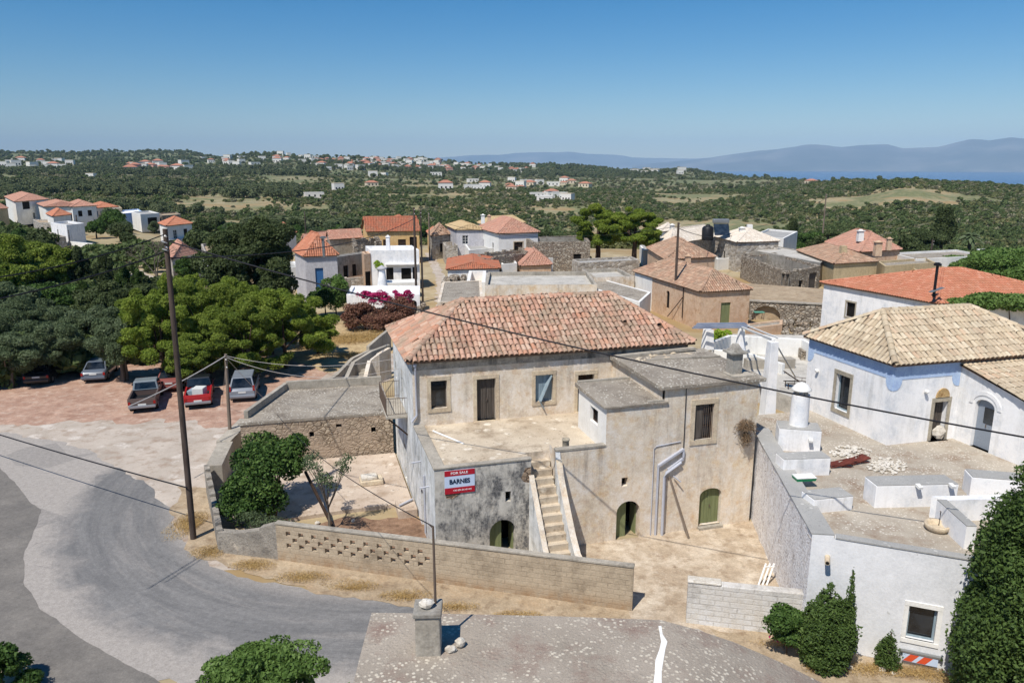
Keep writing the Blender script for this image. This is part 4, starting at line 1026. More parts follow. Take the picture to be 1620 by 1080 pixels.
part('right_parapet_cap', m_tanplaster, lambda m_: [m_.face([G(5.08, b1, z1 + .012), G(5.34, b1, z1 + .012), G(5.34, b0, z0 + .012), G(5.08, b0, z0 + .012)]) for b0, b1, z0, z1 in ((-.12, -.5, 4.1, 3.35), (-.5, -1.2, 3.35, 2.45), (-1.2, -1.9, 2.45, 1.6), (-1.9, -2.5, 1.6, 1.05), (-2.5, -2.85, 1.05, .98))])
part('stair_well_wall', m_cream, lambda m_: (GW(4.05, 0, 4.05, .9).build(m_, 2, 4.15), GW(4.05, .9, 5.15, .9).build(m_, 3.0, 4.15)))
part('flue_stub', m_stonetrimg, lambda m_: m_.lathe(G(5.75, .55, 4.15), [(.2, 0), (.15, .06), (.14, .5), (.17, .52), (.17, .58), (.11, .58), (.11, .3)], 12))
# stair-head box
wbx = GW(7.35, 3.3, 7.35, 0); ow = (3.3 - 1.85, 3.3 - .95, 5.0, 5.68, 0)
part('stair_head_wall', m_white2, lambda m_: (wbx.build(m_, 4.1, 6.1, [ow], .25),))
fill_opening(wbx, ow, hs, 'dark', .25)
part('stair_head_back_wall', m_cream, lambda m_: (GW(10, 3.3, 7.35, 3.3).build(m_, 4.1, 6.1),))
part('stair_head_roof', m_roofgrey, lambda m_: m_.prism([G(7.2, -.1)[:2], G(10.15, -.1)[:2], G(10.15, 3.45)[:2], G(7.2, 3.45)[:2]], 6.1, [6.2, 6.2, 6.3, 6.3]), bevel=.02)
part('stair_head_coping', m_edge, lambda m_: m_.bar(G(7.3, 3.35, 6.33), G(9.95, 3.35, 6.33), .16, .1))
part('stair_head_coping', m_edge, lambda m_: (m_.bar(G(9.2, -.0, 6.24), G(9.97, -.0, 6.24), .14, .08)))
# annex upper walls and slab roof
part('annex_side_wall', m_cream, lambda m_: GW(9.9, 5.4, 9.9, 0).build(m_, 4.1, 6.72))
part('annex_roof', m_roofgrey, lambda m_: m_.prism([G(9.72, -.18)[:2], G(14.85, -.15)[:2], G(14.85, 5.36)[:2], G(9.72, 5.36)[:2]], 6.72, [6.9, 6.9, 6.98, 6.98]), bevel=.025)
part('annex_roof_ledge', m_edge, lambda m_: (m_.bar(G(11.0, 3.9, 6.98), G(14.7, 3.5, 7.02), .1, .07), m_.bar(G(9.8, 4.75, 7.02), G(14.1, 4.95, 7.1), .3, .12)))
def rub(m_):
    rg = random.Random(4)
    for i in range(26):
        m_.rock(G(rg.uniform(10.6, 13.8), rg.uniform(3.9, 4.8), 6.93), (rg.uniform(.08, .3), rg.uniform(.08, .25), rg.uniform(.04, .12)), i)
part('loose_rubble', m_stonetrim, rub)['kind'] = 'stuff'
part('chimney', m_greyrend, lambda m_: (m_.box(G(13.75, .75, 6.9), (.52, .52, 1.0), .275), m_.box(G(13.75, .75, 7.9), (.8, .8, .1), .275), m_.box(G(13.75, .75, 8.0), (.55, .55, .32), .275, taper=.35)), bevel=.02)
part('chimney_plinth', m_edge, lambda m_: m_.box(G(13.9, .6, 6.9), (1.1, .9, .08), .275))
# upper facade
wu = GW(0, 5.4, 9.9, 5.4)
uo = [(.84, 1.6, 4.95, 6.3, 0, 'pane'), (3.02, 3.94, 4.17, 6.22, 0, 'door'), (5.92, 6.8, 4.85, 6.2, 0, 'shutter'), (8.1, 8.95, 4.17, 6.05, 0, 'door_dark')]
part('upper_wall', m_cream, lambda m_: (wu.build(m_, 4.1, 6.86, [o[:5] for o in uo], .28), GW(14.0, 5.4, 14.0, 12.6).build(m_, 0, 7.2), GW(14.0, 12.6, 0, 12.6).build(m_, -.5, 7.3)))
for o in uo: fill_opening(wu, o[:5], hs, o[5], .28, m_stonetrim, .17)
part('cornice_band', m_cornice, lambda m_: (wu.bx(m_, 0, 13.9, 6.86, 7.33, -.025, .1),))
part('broken_shutter', m_blueshut, lambda m_: (m_.bar(wu.p(6.72, 6.15, .05), wu.p(6.15, 4.9, -.02), .3, .03), m_.bar(wu.p(6.1, 4.95, -.05), wu.p(6.35, 4.5, -.1), .22, .03)))
E_ = [G(0, 5.4, 7.36), G(14.0, 5.4, 7.36), G(14.0, 12.6, 7.36), G(0, 12.6, 7.36)]
rf = hip_roof(hs, E_, (G(3.1, 9.0, 9.4), G(11.2, 9.0, 9.4)), t_main, colw=.25, rowl=.42, seg=6, seed=3, over=.26, jit=.034, gaps=.004, cap=.15, hgt=.1)
part('downpipe', m_pipe, lambda m_: (m_.tube([G(.1, 5.28, 7.25), G(.12, 5.26, 7.0), G(.14, 5.3, 6.8), G(.14, 5.3, 4.75), G(-.1, 5.28, 4.45)], .055, 8), m_.box(G(.1, 5.26, 7.1), (.16, .16, .22), .275)))
def pipes(m_):
    m_.tube([G(10.12, -.12, 0), G(10.12, -.12, 2.75), G(10.18, -.12, 2.95), G(10.9, -.1, 3.35)], .07, 10)
    m_.bar(G(9.82, -.04, 0), G(9.82, -.04, 3.3), .1, .08); m_.bar(G(9.82, -.06, 3.3), G(11.0, -.06, 3.95), .14, .09); m_.bar(G(11.0, -.06, 3.95), G(11.0, -.06, 3.55), .12, .08)
    m_.bar(G(10.3, -.06, 3.05), G(11.0, -.06, 3.5), .1, .1)
    m_.tube([G(9.6, -.03, 0), G(9.6, -.03, 4.1), G(9.72, -.03, 4.2), G(10.85, -.03, 4.3)], .02, 6)
    m_.tube([G(10.55, -.1, 2.75), G(10.85, -.25, 2.5)], .03, 6)
part('drainpipe', m_pipe, pipes)
part('service_cable', m_cable, lambda m_: m_.tube([G(10.98, -.06, 6.7), G(11.0, -.05, 3.9)], .018, 5))
# wall pipe outlets on the side
part('spout', m_pipe, lambda m_: m_.tube([G(0, 3.5, 3.2), G(-.45, 3.5, 3.16)], .035, 8))
part('spout', m_pipe, lambda m_: (m_.tube([G(0, 1.4, 2.9), G(-.4, 1.4, 2.86)], .035, 8)))
part('side_downpipe', m_pipe, lambda m_: m_.tube([G(-.06, 2.35, 3.0), G(-.06, 2.35, .3)], .04, 8))
# balcony on the side
def balc(m_):
    m_.prism([G(-1.05, 7.4)[:2], G(-.0, 7.4)[:2], G(-.0, 10.6)[:2], G(-1.05, 10.6)[:2]], 3.95, 4.08)
bl = part('balcony', m_edge, balc, bevel=.02)
def rail(m_, a0, b0, a1, b1, z):
    p0 = G(a0, b0, z); p1 = G(a1, b1, z); n = max(2, int((p1 - p0).length / .11))
    up = Vector((0, 0, .9)); m_.bar(p0 + up, p1 + up, .035, .025); m_.bar(p0 + up * .1, p1 + up * .1, .03, .02)
    for i in range(n + 1): c = p0.lerp(p1, i / n); m_.bar(c + up * .1, c + up, .014)
def rl(m_): rail(m_, -1.02, 7.43, -.0, 7.43, 4.08); rail(m_, -1.02, 7.43, -1.02, 10.55, 4.08); rail(m_, -1.02, 10.55, 0, 10.55, 4.08)
m_ = MB(); rl(m_); m_.build('railing', m_iron, bl)
m_ = MB(); m_.bar(G(0, 7.6, 3.0), G(-.95, 7.6, 3.93), .07); m_.build('bracket', m_darkwood, bl); m_ = MB(); m_.bar(G(0, 10.3, 3.0), G(-.95, 10.3, 3.93), .07); m_.build('bracket', m_darkwood, bl)

# for-sale sign: flat board with its lettering
sg = empty('for_sale_sign', G(1.02, -.04, 3.1), 'red and pale blue FOR SALE board fixed to the black stained wall', 'sign')
SA, SBt, SZ0, SZ1 = .40, 1.64, 3.1, 4.1
ws = GW(0, 0, 4.05, 0)
def bd(m_):
    ws.bx(m_, SA, SBt, SZ0, SZ1, -.035, -.012)
m_ = MB(); bd(m_); m_.build('board', m_signw, sg)
m_ = MB(); ws.bx(m_, SA, SBt, SZ1 - .24, SZ1, -.041, -.036); ws.bx(m_, SA, SBt, SZ0, SZ0 + .26, -.041, -.036); m_.build('red_band', m_redp, sg)
def text(parent, body, s0, s1, zc, h, mat, wl_, off=-.046, font=None, bold=0, name='lettering'):
    cu = bpy.data.curves.new('tmp', 'FONT'); cu.body = body; cu.size = 1; cu.extrude = .004; cu.align_x = 'CENTER'; cu.align_y = 'CENTER'; cu.offset = bold
    to = bpy.data.objects.new('tmp', cu); COL.objects.link(to); bpy.context.view_layer.update()
    dg = bpy.context.evaluated_depsgraph_get(); me = bpy.data.meshes.new_from_object(to.evaluated_get(dg)); bpy.data.objects.remove(to)
    xs = [v.co.x for v in me.vertices]; ys = [v.co.y for v in me.vertices]; w_ = max(xs) - min(xs); hh = max(ys) - min(ys); cx = (max(xs) + min(xs)) / 2; cy = (max(ys) + min(ys)) / 2
    off0 = Vector((0, 0, 0)); p = parent
    while p is not None: off0 += Vector(p.location); p = p.parent
    for v in me.vertices:
        a = (s0 + s1) / 2 + (v.co.x - cx) / w_ * (s1 - s0); z = zc + (v.co.y - cy) / hh * h
        v.co = Vector(wl_.p(a, z, off - v.co.z)) - off0
    me.materials.clear(); me.materials.append(mat); me.update()
    o = bpy.data.objects.new(name, me); COL.objects.link(o); setparent(o, parent); return o
text(sg, 'FOR SALE', .66, 1.36, SZ1 - .12, .10, m_inkw, ws, bold=.02)
text(sg, 'BARNES', .60, 1.44, 3.62, .2, m_ink, ws, bold=.03)
text(sg, '+30 694 54 49 441', .74, 1.50, 3.235, .07, m_inkw, ws, bold=.01)

# white pipe lying on the terrace
mb = MB(); mb.tube([G(.75, 4.5, 4.2), G(1.75, 2.55, 4.19)], .045, 8); single(mb, 'plastic_pipe', m_white2, 'long pale pipe lying loose on the old house terrace', 'pipe')
mb = MB(); mb.bar(G(10.35, -.12, 2.75), G(11.1, -.75, .04), .1, .07); single(mb, 'leaning_plank', m_polel, 'brown plank leaning on the tan wall beside the white drainpipe', 'plank')
# dry weeds in the corner of the tan wall
tw = empty('dry_bush', G(13.9, -.45, 4.35), 'brown dead bush growing out of the wall corner by the barred window', 'bush')
leaves('twigs', [(0, .25, .25, .5, .3, .5, 1), (0, .2, -.2, .25, .2, .35, .5)], 900, .16, l_twig, tw, 3, .06, .3, .1, .3)
# ------------------------------------------------------------------ near: boundary walls, flat side building, yard
ANG_BW = math.atan2(25.1 - 28.7, 4.3 + 9.7)
m_blockwall = M_block('block_wall', (166, 150, 128), (186, 170, 146), (128, 114, 96), .42, .2, ANG_BW, dirt=(150, 122, 92), mortar=.035)
m_whiteblock = M_block('whitewashed_block', (196, 190, 180), (208, 204, 196), (138, 132, 124), .5, .2, math.atan2(-.95, 3.9), white=(226, 228, 230), mortar=.05)
m_roughcon = M_plaster('rough_grey_masonry', (132, 126, 116), (160, 152, 140), (110, 104, 96), chip=(178, 168, 152), chip_lo=.62, bump=1.2, sc=1.6)
bw = empty('boundary_wall', (-3, 27, 0), 'long low block wall with a row of square holes along the bend', 'wall')
PA, PB, PC = Vector((-12.45, 29.35)), Vector((-9.75, 28.75)), Vector((4.42, 25.0))
wv = Wall(PB, PC)
def bwall(m_):
    # openwork course between s=.4 and 6.6: square holes through the wall in three staggered rows
    L_ = wv.L; t = .2; s0, s1 = .25, 7.05; zt = 1.62; bwid = .58
    hol = []
    n = int((s1 - s0) / bwid)
    for i in range(n):
        for r_ in range(3):
            s_ = s0 + .2 + i * bwid + (bwid / 2 if r_ == 1 else 0)
            if s_ + .2 > s1: continue
            hol.append((s_, s_ + .21, .62 + r_ * .265, .62 + r_ * .265 + .2, 0))
    wv.build(m_, -.4, (1.62, 1.76), hol, t)
    # back face with the same holes, top
    wb2 = Wall(wv.p(L_, 0, t)[:2], wv.p(0, 0, t)[:2])
    wb2.build(m_, -.4, (1.76, 1.62), [(L_ - b, L_ - a, c, d, 0) for a, b, c, d, _ in hol], .001)
    m_.face([wv.p(0, -.4), wv.p(0, -.4, t), wv.p(0, 1.62, t), wv.p(0, 1.62)]); m_.face([wv.p(L_, -.4, t), wv.p(L_, -.4), wv.p(L_, 1.76), wv.p(L_, 1.76, t)])
m_ = MB(); bwall(m_); m_.build('masonry', m_blockwall, bw)
m_ = MB(); m_.face([]) if False else None
q0, q1 = Vector(wv.p(-.02, 1.62, .1)), Vector(wv.p(wv.L + .02, 1.76, .1)); m_.bar(q0 + Vector((0, 0, .04)), q1 + Vector((0, 0, .04)), .26, .09); m_.build('coping', m_edge, bw, .02)
m_ = MB()
w0 = Wall(PA, PB)
for (s0, s1, za, zb) in ((0, 1.0, .95, 1.0), (1.0, 2.0, 1.0, 1.25), (2.0, w0.L + .02, 1.35, 1.62)):
    p = [w0.p(s0, 0), w0.p(s1, 0), w0.p(s1, 0, .35), w0.p(s0, 0, .35)]
    m_.prism([x[:2] for x in p], -.3, [za, zb, zb, za])
m_.build('corner_masonry', m_roughcon, bw)
PD_ = Vector((-15.35, 35.4)); w1_ = Wall(PD_, PA)
m_ = MB()
rg = random.Random(7); s_ = 0; i = 0
while s_ < w1_.L:
    e = min(w1_.L, s_ + .44); z_ = lerp(1.5, .95, s_ / w1_.L) + (.1 if i % 2 else 0)
    p = [w1_.p(s_, 0), w1_.p(e, 0), w1_.p(e, 0, .24), w1_.p(s_, 0, .24)]; m_.prism([x[:2] for x in p], -.3, z_); s_ = e; i += 1
m_.build('broken_block_end', m_roughcon, bw)
# low retaining blocks beside the lane
for (u0, v0, u1, v1, h_, lb) in ((342, 775, 360, 735, 1.35, 'short grey rendered wall section behind the leafy shrub'), (356, 728, 392, 690, 1.15, 'low grey wall section with flat top below the flat roof corner')):
    a, b = P(u0, v0), P(u1, v1); m_ = MB(); m_.bar(Vector((a.x, a.y, h_ / 2 - .2)), Vector((b.x, b.y, h_ / 2 - .2)), .8, h_ + .4)
    single(m_, 'low_wall', m_edge, lb, 'wall', None, .03)

# flat-roofed side building
fb_r = empty('flat_roof_outbuilding', G(-4, 16, 0), 'low stone outbuilding with flat grey roof left of the old house', 'outbuilding')
FA = [G(-8.25, 13.1), G(-.15, 12.75), G(-.1, 18.6), G(-5.9, 19.0)]
m_ = MB()
for i in range(4):
    wl_ = Wall(FA[i][:2], FA[(i + 1) % 4][:2])
    wl_.build(m_, -.3, 2.42, [(3.55, 3.8, 1.45, 1.75, 0), (6.9, 7.15, 1.45, 1.75, 0), (5.0, 5.3, 1.9, 2.08, 0)] if i == 0 else [], .3)
m_.build('wall', m_stoneplast, fb_r)
m_ = MB(); wl_ = Wall(FA[0][:2], FA[1][:2])
for o in ((3.55, 3.8, 1.45, 1.75, 0), (6.9, 7.15, 1.45, 1.75, 0), (5.0, 5.3, 1.9, 2.08, 0)): m_ = MB(); wl_.panel(m_, o, .29, .31); m_.build('vent_hole', m_dark, fb_r)
m_ = MB(); m_.prism([(p.x, p.y) for p in (FA[0] + (FA[0] - FA[2]).normalized() * .1, FA[1], FA[2], FA[3])], 2.42, 2.56); m_.build('roof', m_roofgrey, fb_r)
m_ = MB()
def kerb(m_, a, b, h_, wd=.25, z=2.56): m_.bar(Vector((a.x, a.y, z + h_ / 2)), Vector((b.x, b.y, z + h_ / 2)), wd, h_)
kerb(m_, FA[0].lerp(FA[3], .12), FA[3], .42); kerb(m_, FA[3], FA[2], .5)
m_.build('parapet', m_edge, fb_r, .02)

# yard platform, stone blocks, shrub bed edge
yp = [G(-7.6, 5.6), G(-3.4, 5.9), G(-.1, 5.9), G(-.1, 12.6), G(-8.0, 13.0)]
m_ = MB(); m_.prism([(p.x, p.y) for p in yp], -.1, .2); single(m_, 'yard_platform', m_yard, 'raised worn concrete platform in the yard below the flat roof outbuilding', 'platform', None, .03)
sb = empty('stone_block', G(-1.8, 8.7, .2), 'stacked pair of square pale stones on the yard platform', 'stone block', rz=.3)
m_ = MB(); m_.box((0, 0, 0), (1.15, .8, .26), 0); m_.build('lower_stone', m_stonetrim, sb, .04, local=True)
m_ = MB(); m_.box((-.1, .02, .26), (.8, .58, .16), 0); m_.build('upper_stone', m_stonec, sb, .03, local=True)
m_ = MB(); m_.prism([G(-.95, 4.6)[:2], G(-.05, 4.6)[:2], G(-.05, 5.85)[:2], G(-.95, 5.85)[:2]], -.1, .42)
single(m_, 'low_plinth', m_yard, 'low square plinth in the yard against the side wall of the old house', 'plinth', None, .03)
m_ = MB(); m_.tube([G(-.85, 5.0, .5), G(-.15, 5.5, .52)], .05, 8); single(m_, 'short_pipe', m_pipe, 'short pale pipe lying on the low plinth in the yard', 'pipe')
m_ = MB(); m_.bar(G(-3.85, 4.15, -.02), G(-5.0, 7.3, 1.75), .11, .11); single(m_, 'wooden_beam', m_darkwood, 'dark heavy beam leaning at a slant behind the bare young tree', 'beam')
rg = random.Random(3)
for i, (a, b) in enumerate(((-1.2, -.3), (-2.2, 3.1), (-3.0, 4.9), (-4.6, 5.1), (-.6, 2.0))):
    m_ = MB(); m_.rock(G(a, b, 0), (rg.uniform(.2, .4), rg.uniform(.18, .3), rg.uniform(.12, .2)), i)
    single(m_, 'rock', m_stonec, ['pale rock on the soil nearest the stained wall corner', 'pale rock at the middle of the bare soil', 'pale rock by the platform edge right of the young tree', 'pale rock at the platform edge beside the leaning beam', 'pale rock on the soil close to the side wall'][i], 'rock')

# white block wall
ww = empty('white_block_wall', (8, 24, 0), 'whitewashed rough block wall across the courtyard entrance', 'wall')
WA, WB_ = P(1085, 985), P(1275, 1008); wl_ = Wall(WA[:2], WB_[:2]); m_ = MB()
p = [wl_.p(0, 0), wl_.p(wl_.L, 0), wl_.p(wl_.L, 0, .35), wl_.p(0, 0, .35)]; m_.prism([x[:2] for x in p], -.3, [1.6, 1.66, 1.66, 1.6]); m_.build('masonry', m_whiteblock, ww, .03)
m_ = MB(); wl_.bx(m_, -.02, 1.15, 1.6, 1.7, -.03, .38); m_.build('coping', m_stonec, ww, .04)
# white plank rack leaning on the rough wall
ld = empty('white_slatted_rack', P(1207, 925), 'small white slatted rack leaning at the foot of the rough white wall', 'rack')
m_ = MB(); a = P(1200, 925); 
for i in range(3): m_.bar(a + Vector((i * .16, 0, 0)), a + Vector((.32 + i * .16, .25, .8)), .07, .03)
m_.bar(a + Vector((.28, .2, .68)), a + Vector((.66, .22, .68)), .05, .03); m_.build('slats', m_white2, ld)

# ------------------------------------------------------------------ house right under the camera (only its roof shows)
nh = empty('near_house', (2, 12, 0), 'near house whose lichen-speckled grey vaulted roof fills the bottom', 'house')
RZ = 5.85
cA, cB = P(588, 970, RZ), P(560, 1080, RZ); cC = P(1045, 984, RZ)
dv = (cB - cA); cB = cA + dv * 2.2
edge_r = [P(1045, 984, RZ), P(1095, 998, RZ - .12), P(1160, 1018, RZ - .35), P(1235, 1048, RZ - .7), P(1305, 1082, RZ - 1.1), P(1380, 1125, RZ - 1.6)]
m_ = MB()
rows = []
farpts = [cA, cA.lerp(cC, .33), cA.lerp(cC, .66)] + edge_r
nearY = cB.y - 1.0
nearpts = []
for i, p in enumerate(farpts):
    if i == 0: q = Vector((cB.x, cB.y, RZ))
    else: q = Vector((p.x - .2, nearY, p.z + (.0 if i < 4 else .0)))
    nearpts.append(q)
nearpts[0].y = nearY; nr = 9
for t in range(nr):
    tt = t / (nr - 1); row = []
    for i, (p, q) in enumerate(zip(farpts, nearpts)):
        v = q.lerp(p, tt); v.z += .10 * math.sin(math.pi * min(1, (i + .5) / 7)) + .05 * mnoise.noise(Vector((v.x, v.y, 0))); row.append(v)
    rows.append(row)
m_.grid(rows, .5, 0, True)
far = rows[-1]; lo = [Vector((p.x, p.y, p.z - .18)) for p in far]; m_.grid([lo, far], .5, 0, False)
lf = [r_[0] for r_ in rows]; m_.grid([lf, [Vector((p.x, p.y, p.z - .18)) for p in lf]], .5, 0, False)
m_.build('roof', m_roofnear, nh)
m_ = MB(); ins = [Vector((p.x + .12, p.y - .12, 0)) for p in far]
for i in range(len(ins) - 1): a, b = ins[i], ins[i + 1]; m_.face([(a.x, a.y, -.2), (b.x, b.y, -.2), (b.x, b.y, far[i + 1].z - .15), (a.x, a.y, far[i].z - .15)])
a = ins[0]; m_.face([(a.x + .05, nearY, -.2), (a.x, a.y, -.2), (a.x, a.y, RZ - .1), (a.x + .05, nearY, RZ - .1)]); m_.build('wall', m_tanplaster, nh)
# lime-filled crack
m_ = MB(); cr = [(1044, 990, 4), (1046, 1003, 6), (1051, 1015, 9), (1048, 1028, 10), (1043, 1045, 13), (1042, 1062, 12), (1040, 1085, 15), (1038, 1110, 16)]
from mathutils.bvhtree import BVHTree
bv = BVHTree.FromPolygons([Vector(x) for r_ in rows for x in r_], [(i * len(farpts) + j, i * len(farpts) + j + 1, (i + 1) * len(farpts) + j + 1, (i + 1) * len(farpts) + j) for i in range(nr - 1) for j in range(len(farpts) - 1)])
def onroof(x, y):
    h = bv.ray_cast(Vector((x, y, 20)), Vector((0, 0, -1))); return h[0].z if h[0] else RZ
def roofpt(u, v):
    p = P(u, v, RZ + .1)
    for _ in range(3): p = P(u, v, onroof(p.x, p.y))
    return p
A_, B_ = [], []
rgc = random.Random(2)
for j, (u, v, w_) in enumerate(cr):
    for k_, arr in ((-1, A_), (1, B_)):
        p = roofpt(u + k_ * w_ * .5 * rgc.uniform(.7, 1.2), v); arr.append(Vector((p.x, p.y, p.z + .012)))
m_.grid([A_, B_], .5, 0, True); m_.build('lime_filled_crack', m_white2, nh)
cp = roofpt(678, 1030); cp.y += .1
m_ = MB(); m_.box((cp.x, cp.y, cp.z - .1), (.54, .54, 1.0), .04, taper=.96); m_.build('chimney', m_edge, nh, .03)
m_ = MB(); m_.box((cp.x, cp.y, cp.z + .9), (.6, .6, .12), .04); m_.build('chimney_cap', m_greyrend, nh, .03)
m_ = MB(); m_.rock((cp.x - .02, cp.y - .05, cp.z + 1.01), (.34, .3, .2), 3); single(m_, 'cap_rock', m_stonec, 'pale flat rock weighing down the top of the near chimney', 'rock')
pb = Vector((cp.x + .15, cp.y + .1, cp.z + 1.02))
ptop = PY(685, 832, pb.y)
m_ = MB(); m_.tube([pb - Vector((0, 0, .05)), Vector((ptop.x, ptop.y, ptop.z))], [.03, .024], 8); m_.tube([Vector((ptop.x, ptop.y, ptop.z - .05)), Vector((ptop.x - .08, ptop.y, ptop.z + .04))], .012, 6)
single(m_, 'metal_rod', m_iron, 'thin rusty rod standing on the near chimney holding a cable', 'rod')
for i, (u, v, d, lb) in enumerate(((713, 1030, (.3, .2, .16), 'flatter of two pale stones lying beside the near chimney'), (728, 1022, (.24, .22, .24), 'taller rounded stone beside the near chimney, right of the flat one'))):
    p = roofpt(u, v); m_ = MB(); m_.rock((p.x, p.y, p.z - .02), d, 20 + i); single(m_, 'loose_stone', m_stonec, lb, 'stone')
# ------------------------------------------------------------------ white terrace building on the right
ZT = 3.8
tb_ = empty('white_terrace_building', (12, 27, 0), 'white building on the right with a walled flat roof terrace', 'building')
nL = P(1285, 845, 4.05); fL = Vector((11.25, 33.6, 4.05)); nR = P(1512, 882, 4.05)
# extend right wall further
dR = (nR - nL).normalized(); nRR = nL + dR * 5.3
wl_ = Wall(nL[:2], nRR[:2])
sw = [(1432, 1015), (1482, 965)]
pw = P(1432, 1015, 1.3)
def on_wall(u, v, W_):
    d = ray(u, v); n_ = Vector((W_.inn.x, W_.inn.y, 0)); t = (Vector((W_.A.x, W_.A.y, 0)) - Vector((0, 0, CAMZ))).dot(n_) / d.dot(n_)
    p = Vector((0, 0, CAMZ)) + d * t; return ((p.xy - W_.A).dot(W_.d), p.z)
s0, z0 = on_wall(1432, 1008, wl_); s1, z1 = on_wall(1484, 966, wl_)
fo = (s0, s1, z0, z1 + .02, 0)
m_ = MB(); wl_.build(m_, -.6, 4.05, [fo], .25); m_.build('front_wall', m_whiteblue, tb_)
fill_opening(wl_, fo, tb_, 'bluepane', .25, m_white2, .14)
# rough side wall
ws2 = Wall(fL[:2], nL[:2]); m_ = MB()
ns, nz = 26, 10; rows = []
for i in range(nz + 1):
    row = []
    for j in range(ns * 2 + 1):
        s_ = ws2.L * j / (ns * 2); z_ = lerp(-.5, 4.05, i / nz); n_ = .06 * mnoise.noise(Vector((s_ * 1.4, z_ * 1.6, 3))) * (0 if j in (0, ns * 2) else 1)
        row.append(ws2.p(s_, z_, n_))
    rows.append(row)
m_.grid(rows, .5, 0, True); m_.build('side_wall', m_roughwhite, tb_)
# terrace floor and other walls
fR = Vector((20.5, 36.5, 0)); nRb = Vector((nRR.x, nRR.y, 0))
m_ = MB(); m_.face([(nL.x, nL.y, ZT), (nRR.x, nRR.y, ZT), (24, 22, ZT), (26, 40, ZT), (11.25, 36, ZT), (fL.x, fL.y, ZT)]); m_.build('terrace_floor', m_rtfloor, tb_)
m_ = MB(); Wall(nRR[:2], (24, 22)).build(m_, -.5, ZT); Wall((24, 22), (26, 40)).build(m_, -.5, ZT); Wall((26, 40), (11.25, 36)).build(m_, -.5, ZT); Wall((11.25, 36), fL[:2]).build(m_, -.5, ZT); m_.build('rear_wall', m_white, tb_)
# copings (wide slabs)
def slab(m_, a, b, wd, z0, z1, inn): 
    a = Vector(a[:2]); b = Vector(b[:2]); d = (b - a).normalized(); n_ = Vector((-d.y, d.x)) * inn
    m_.prism([tuple(a), tuple(b), tuple(b + n_ * wd), tuple(a + n_ * wd)], z0, z1)
m_ = MB(); slab(m_, Vector(ws2.p(0, 0, -.03)), Vector(ws2.p(ws2.L, 0, -.03)), .75, 4.05, 4.1, 1); m_.build('side_coping', m_greycap, tb_)
m_ = MB(); slab(m_, Vector(ws2.p(0, 0, .02)), Vector(ws2.p(ws2.L, 0, .02)), .68, 3.7, 4.05, 1); m_.build('side_parapet', m_white, tb_)
m_ = MB(); slab(m_, Vector(wl_.p(.72, 0, -.03)), Vector(wl_.p(wl_.L, 0, -.03)), .34, 4.05, 4.09, 1); m_.build('front_coping', m_greycap, tb_)
m_ = MB(); slab(m_, Vector(wl_.p(.7, 0, .01)), Vector(wl_.p(wl_.L, 0, .01)), .28, 3.7, 4.05, 1); m_.build('front_parapet', m_whiteblue, tb_)
# parapet blocks: (front-left px, front-right px at floor, depth, height)
def pblock(u0, v0, u1, v1, dep, h_, dirdep=None, zf=ZT, nm='parapet_block', cap=True):
    a, b = P(u0, v0, zf), P(u1, v1, zf); d = (b - a).normalized(); n_ = Vector((-d.y, d.x, 0)) * dep if dirdep is None else dirdep
    pl = [(a.x, a.y), (b.x, b.y), (b.x + n_.x, b.y + n_.y), (a.x + n_.x, a.y + n_.y)]
    m_ = MB(); m_.prism(pl, zf - .1, zf + h_); o = m_.build(nm, m_white, tb_, .02)
    if cap:
        cx = sum(p[0] for p in pl) / 4; cy = sum(p[1] for p in pl) / 4
        m_ = MB(); m_.prism([(cx + (x - cx) * .985, cy + (y - cy) * .985) for x, y in pl], zf + h_, zf + h_ + .03); m_.build('slab_coping', m_greycap, o)
    return a, b, n_
pblock(1230, 712, 1297, 717, 1.1, 1.0)
pblock(1238, 754, 1312, 751, .75, .72)
pblock(1286, 812, 1348, 806, .8, .52)
la, lb_, ln = pblock(1383, 803, 1512, 800, .85, .85)
pblock(1533, 786, 1700, 800, .8, .8)
# corner wall running to the right front
ca, cb = P(1478, 824, ZT), P(1524, 868, ZT)
m_ = MB(); d = (cb - ca).normalized(); e = Vector((d.x, d.y)); n_ = Vector((-d.y, d.x)) * .32
m_.prism([tuple(ca.xy), tuple(cb.xy), tuple(cb.xy + n_), tuple(ca.xy + n_)], ZT - .1, ZT + .8)
dd = (lb_ - la).normalized(); c2 = ca + dd * 3.2
m_.prism([tuple((ca + Vector((n_.x, n_.y, 0)) * 1.02).xy), tuple(c2.xy), tuple((c2 + Vector((-dd.y, dd.x, 0)) * .32).xy), tuple((ca + Vector((-dd.y, dd.x, 0)) * .32).xy)], ZT - .1, ZT + .803)
cw_ = m_.build('corner_parapet', m_white, tb_)
m_ = MB(); m_.prism([tuple(ca.xy), tuple(cb.xy), tuple(cb.xy + n_), tuple(ca.xy + n_)], ZT + .8, ZT + .835); m_.build('slab_coping', m_greycap, cw_)
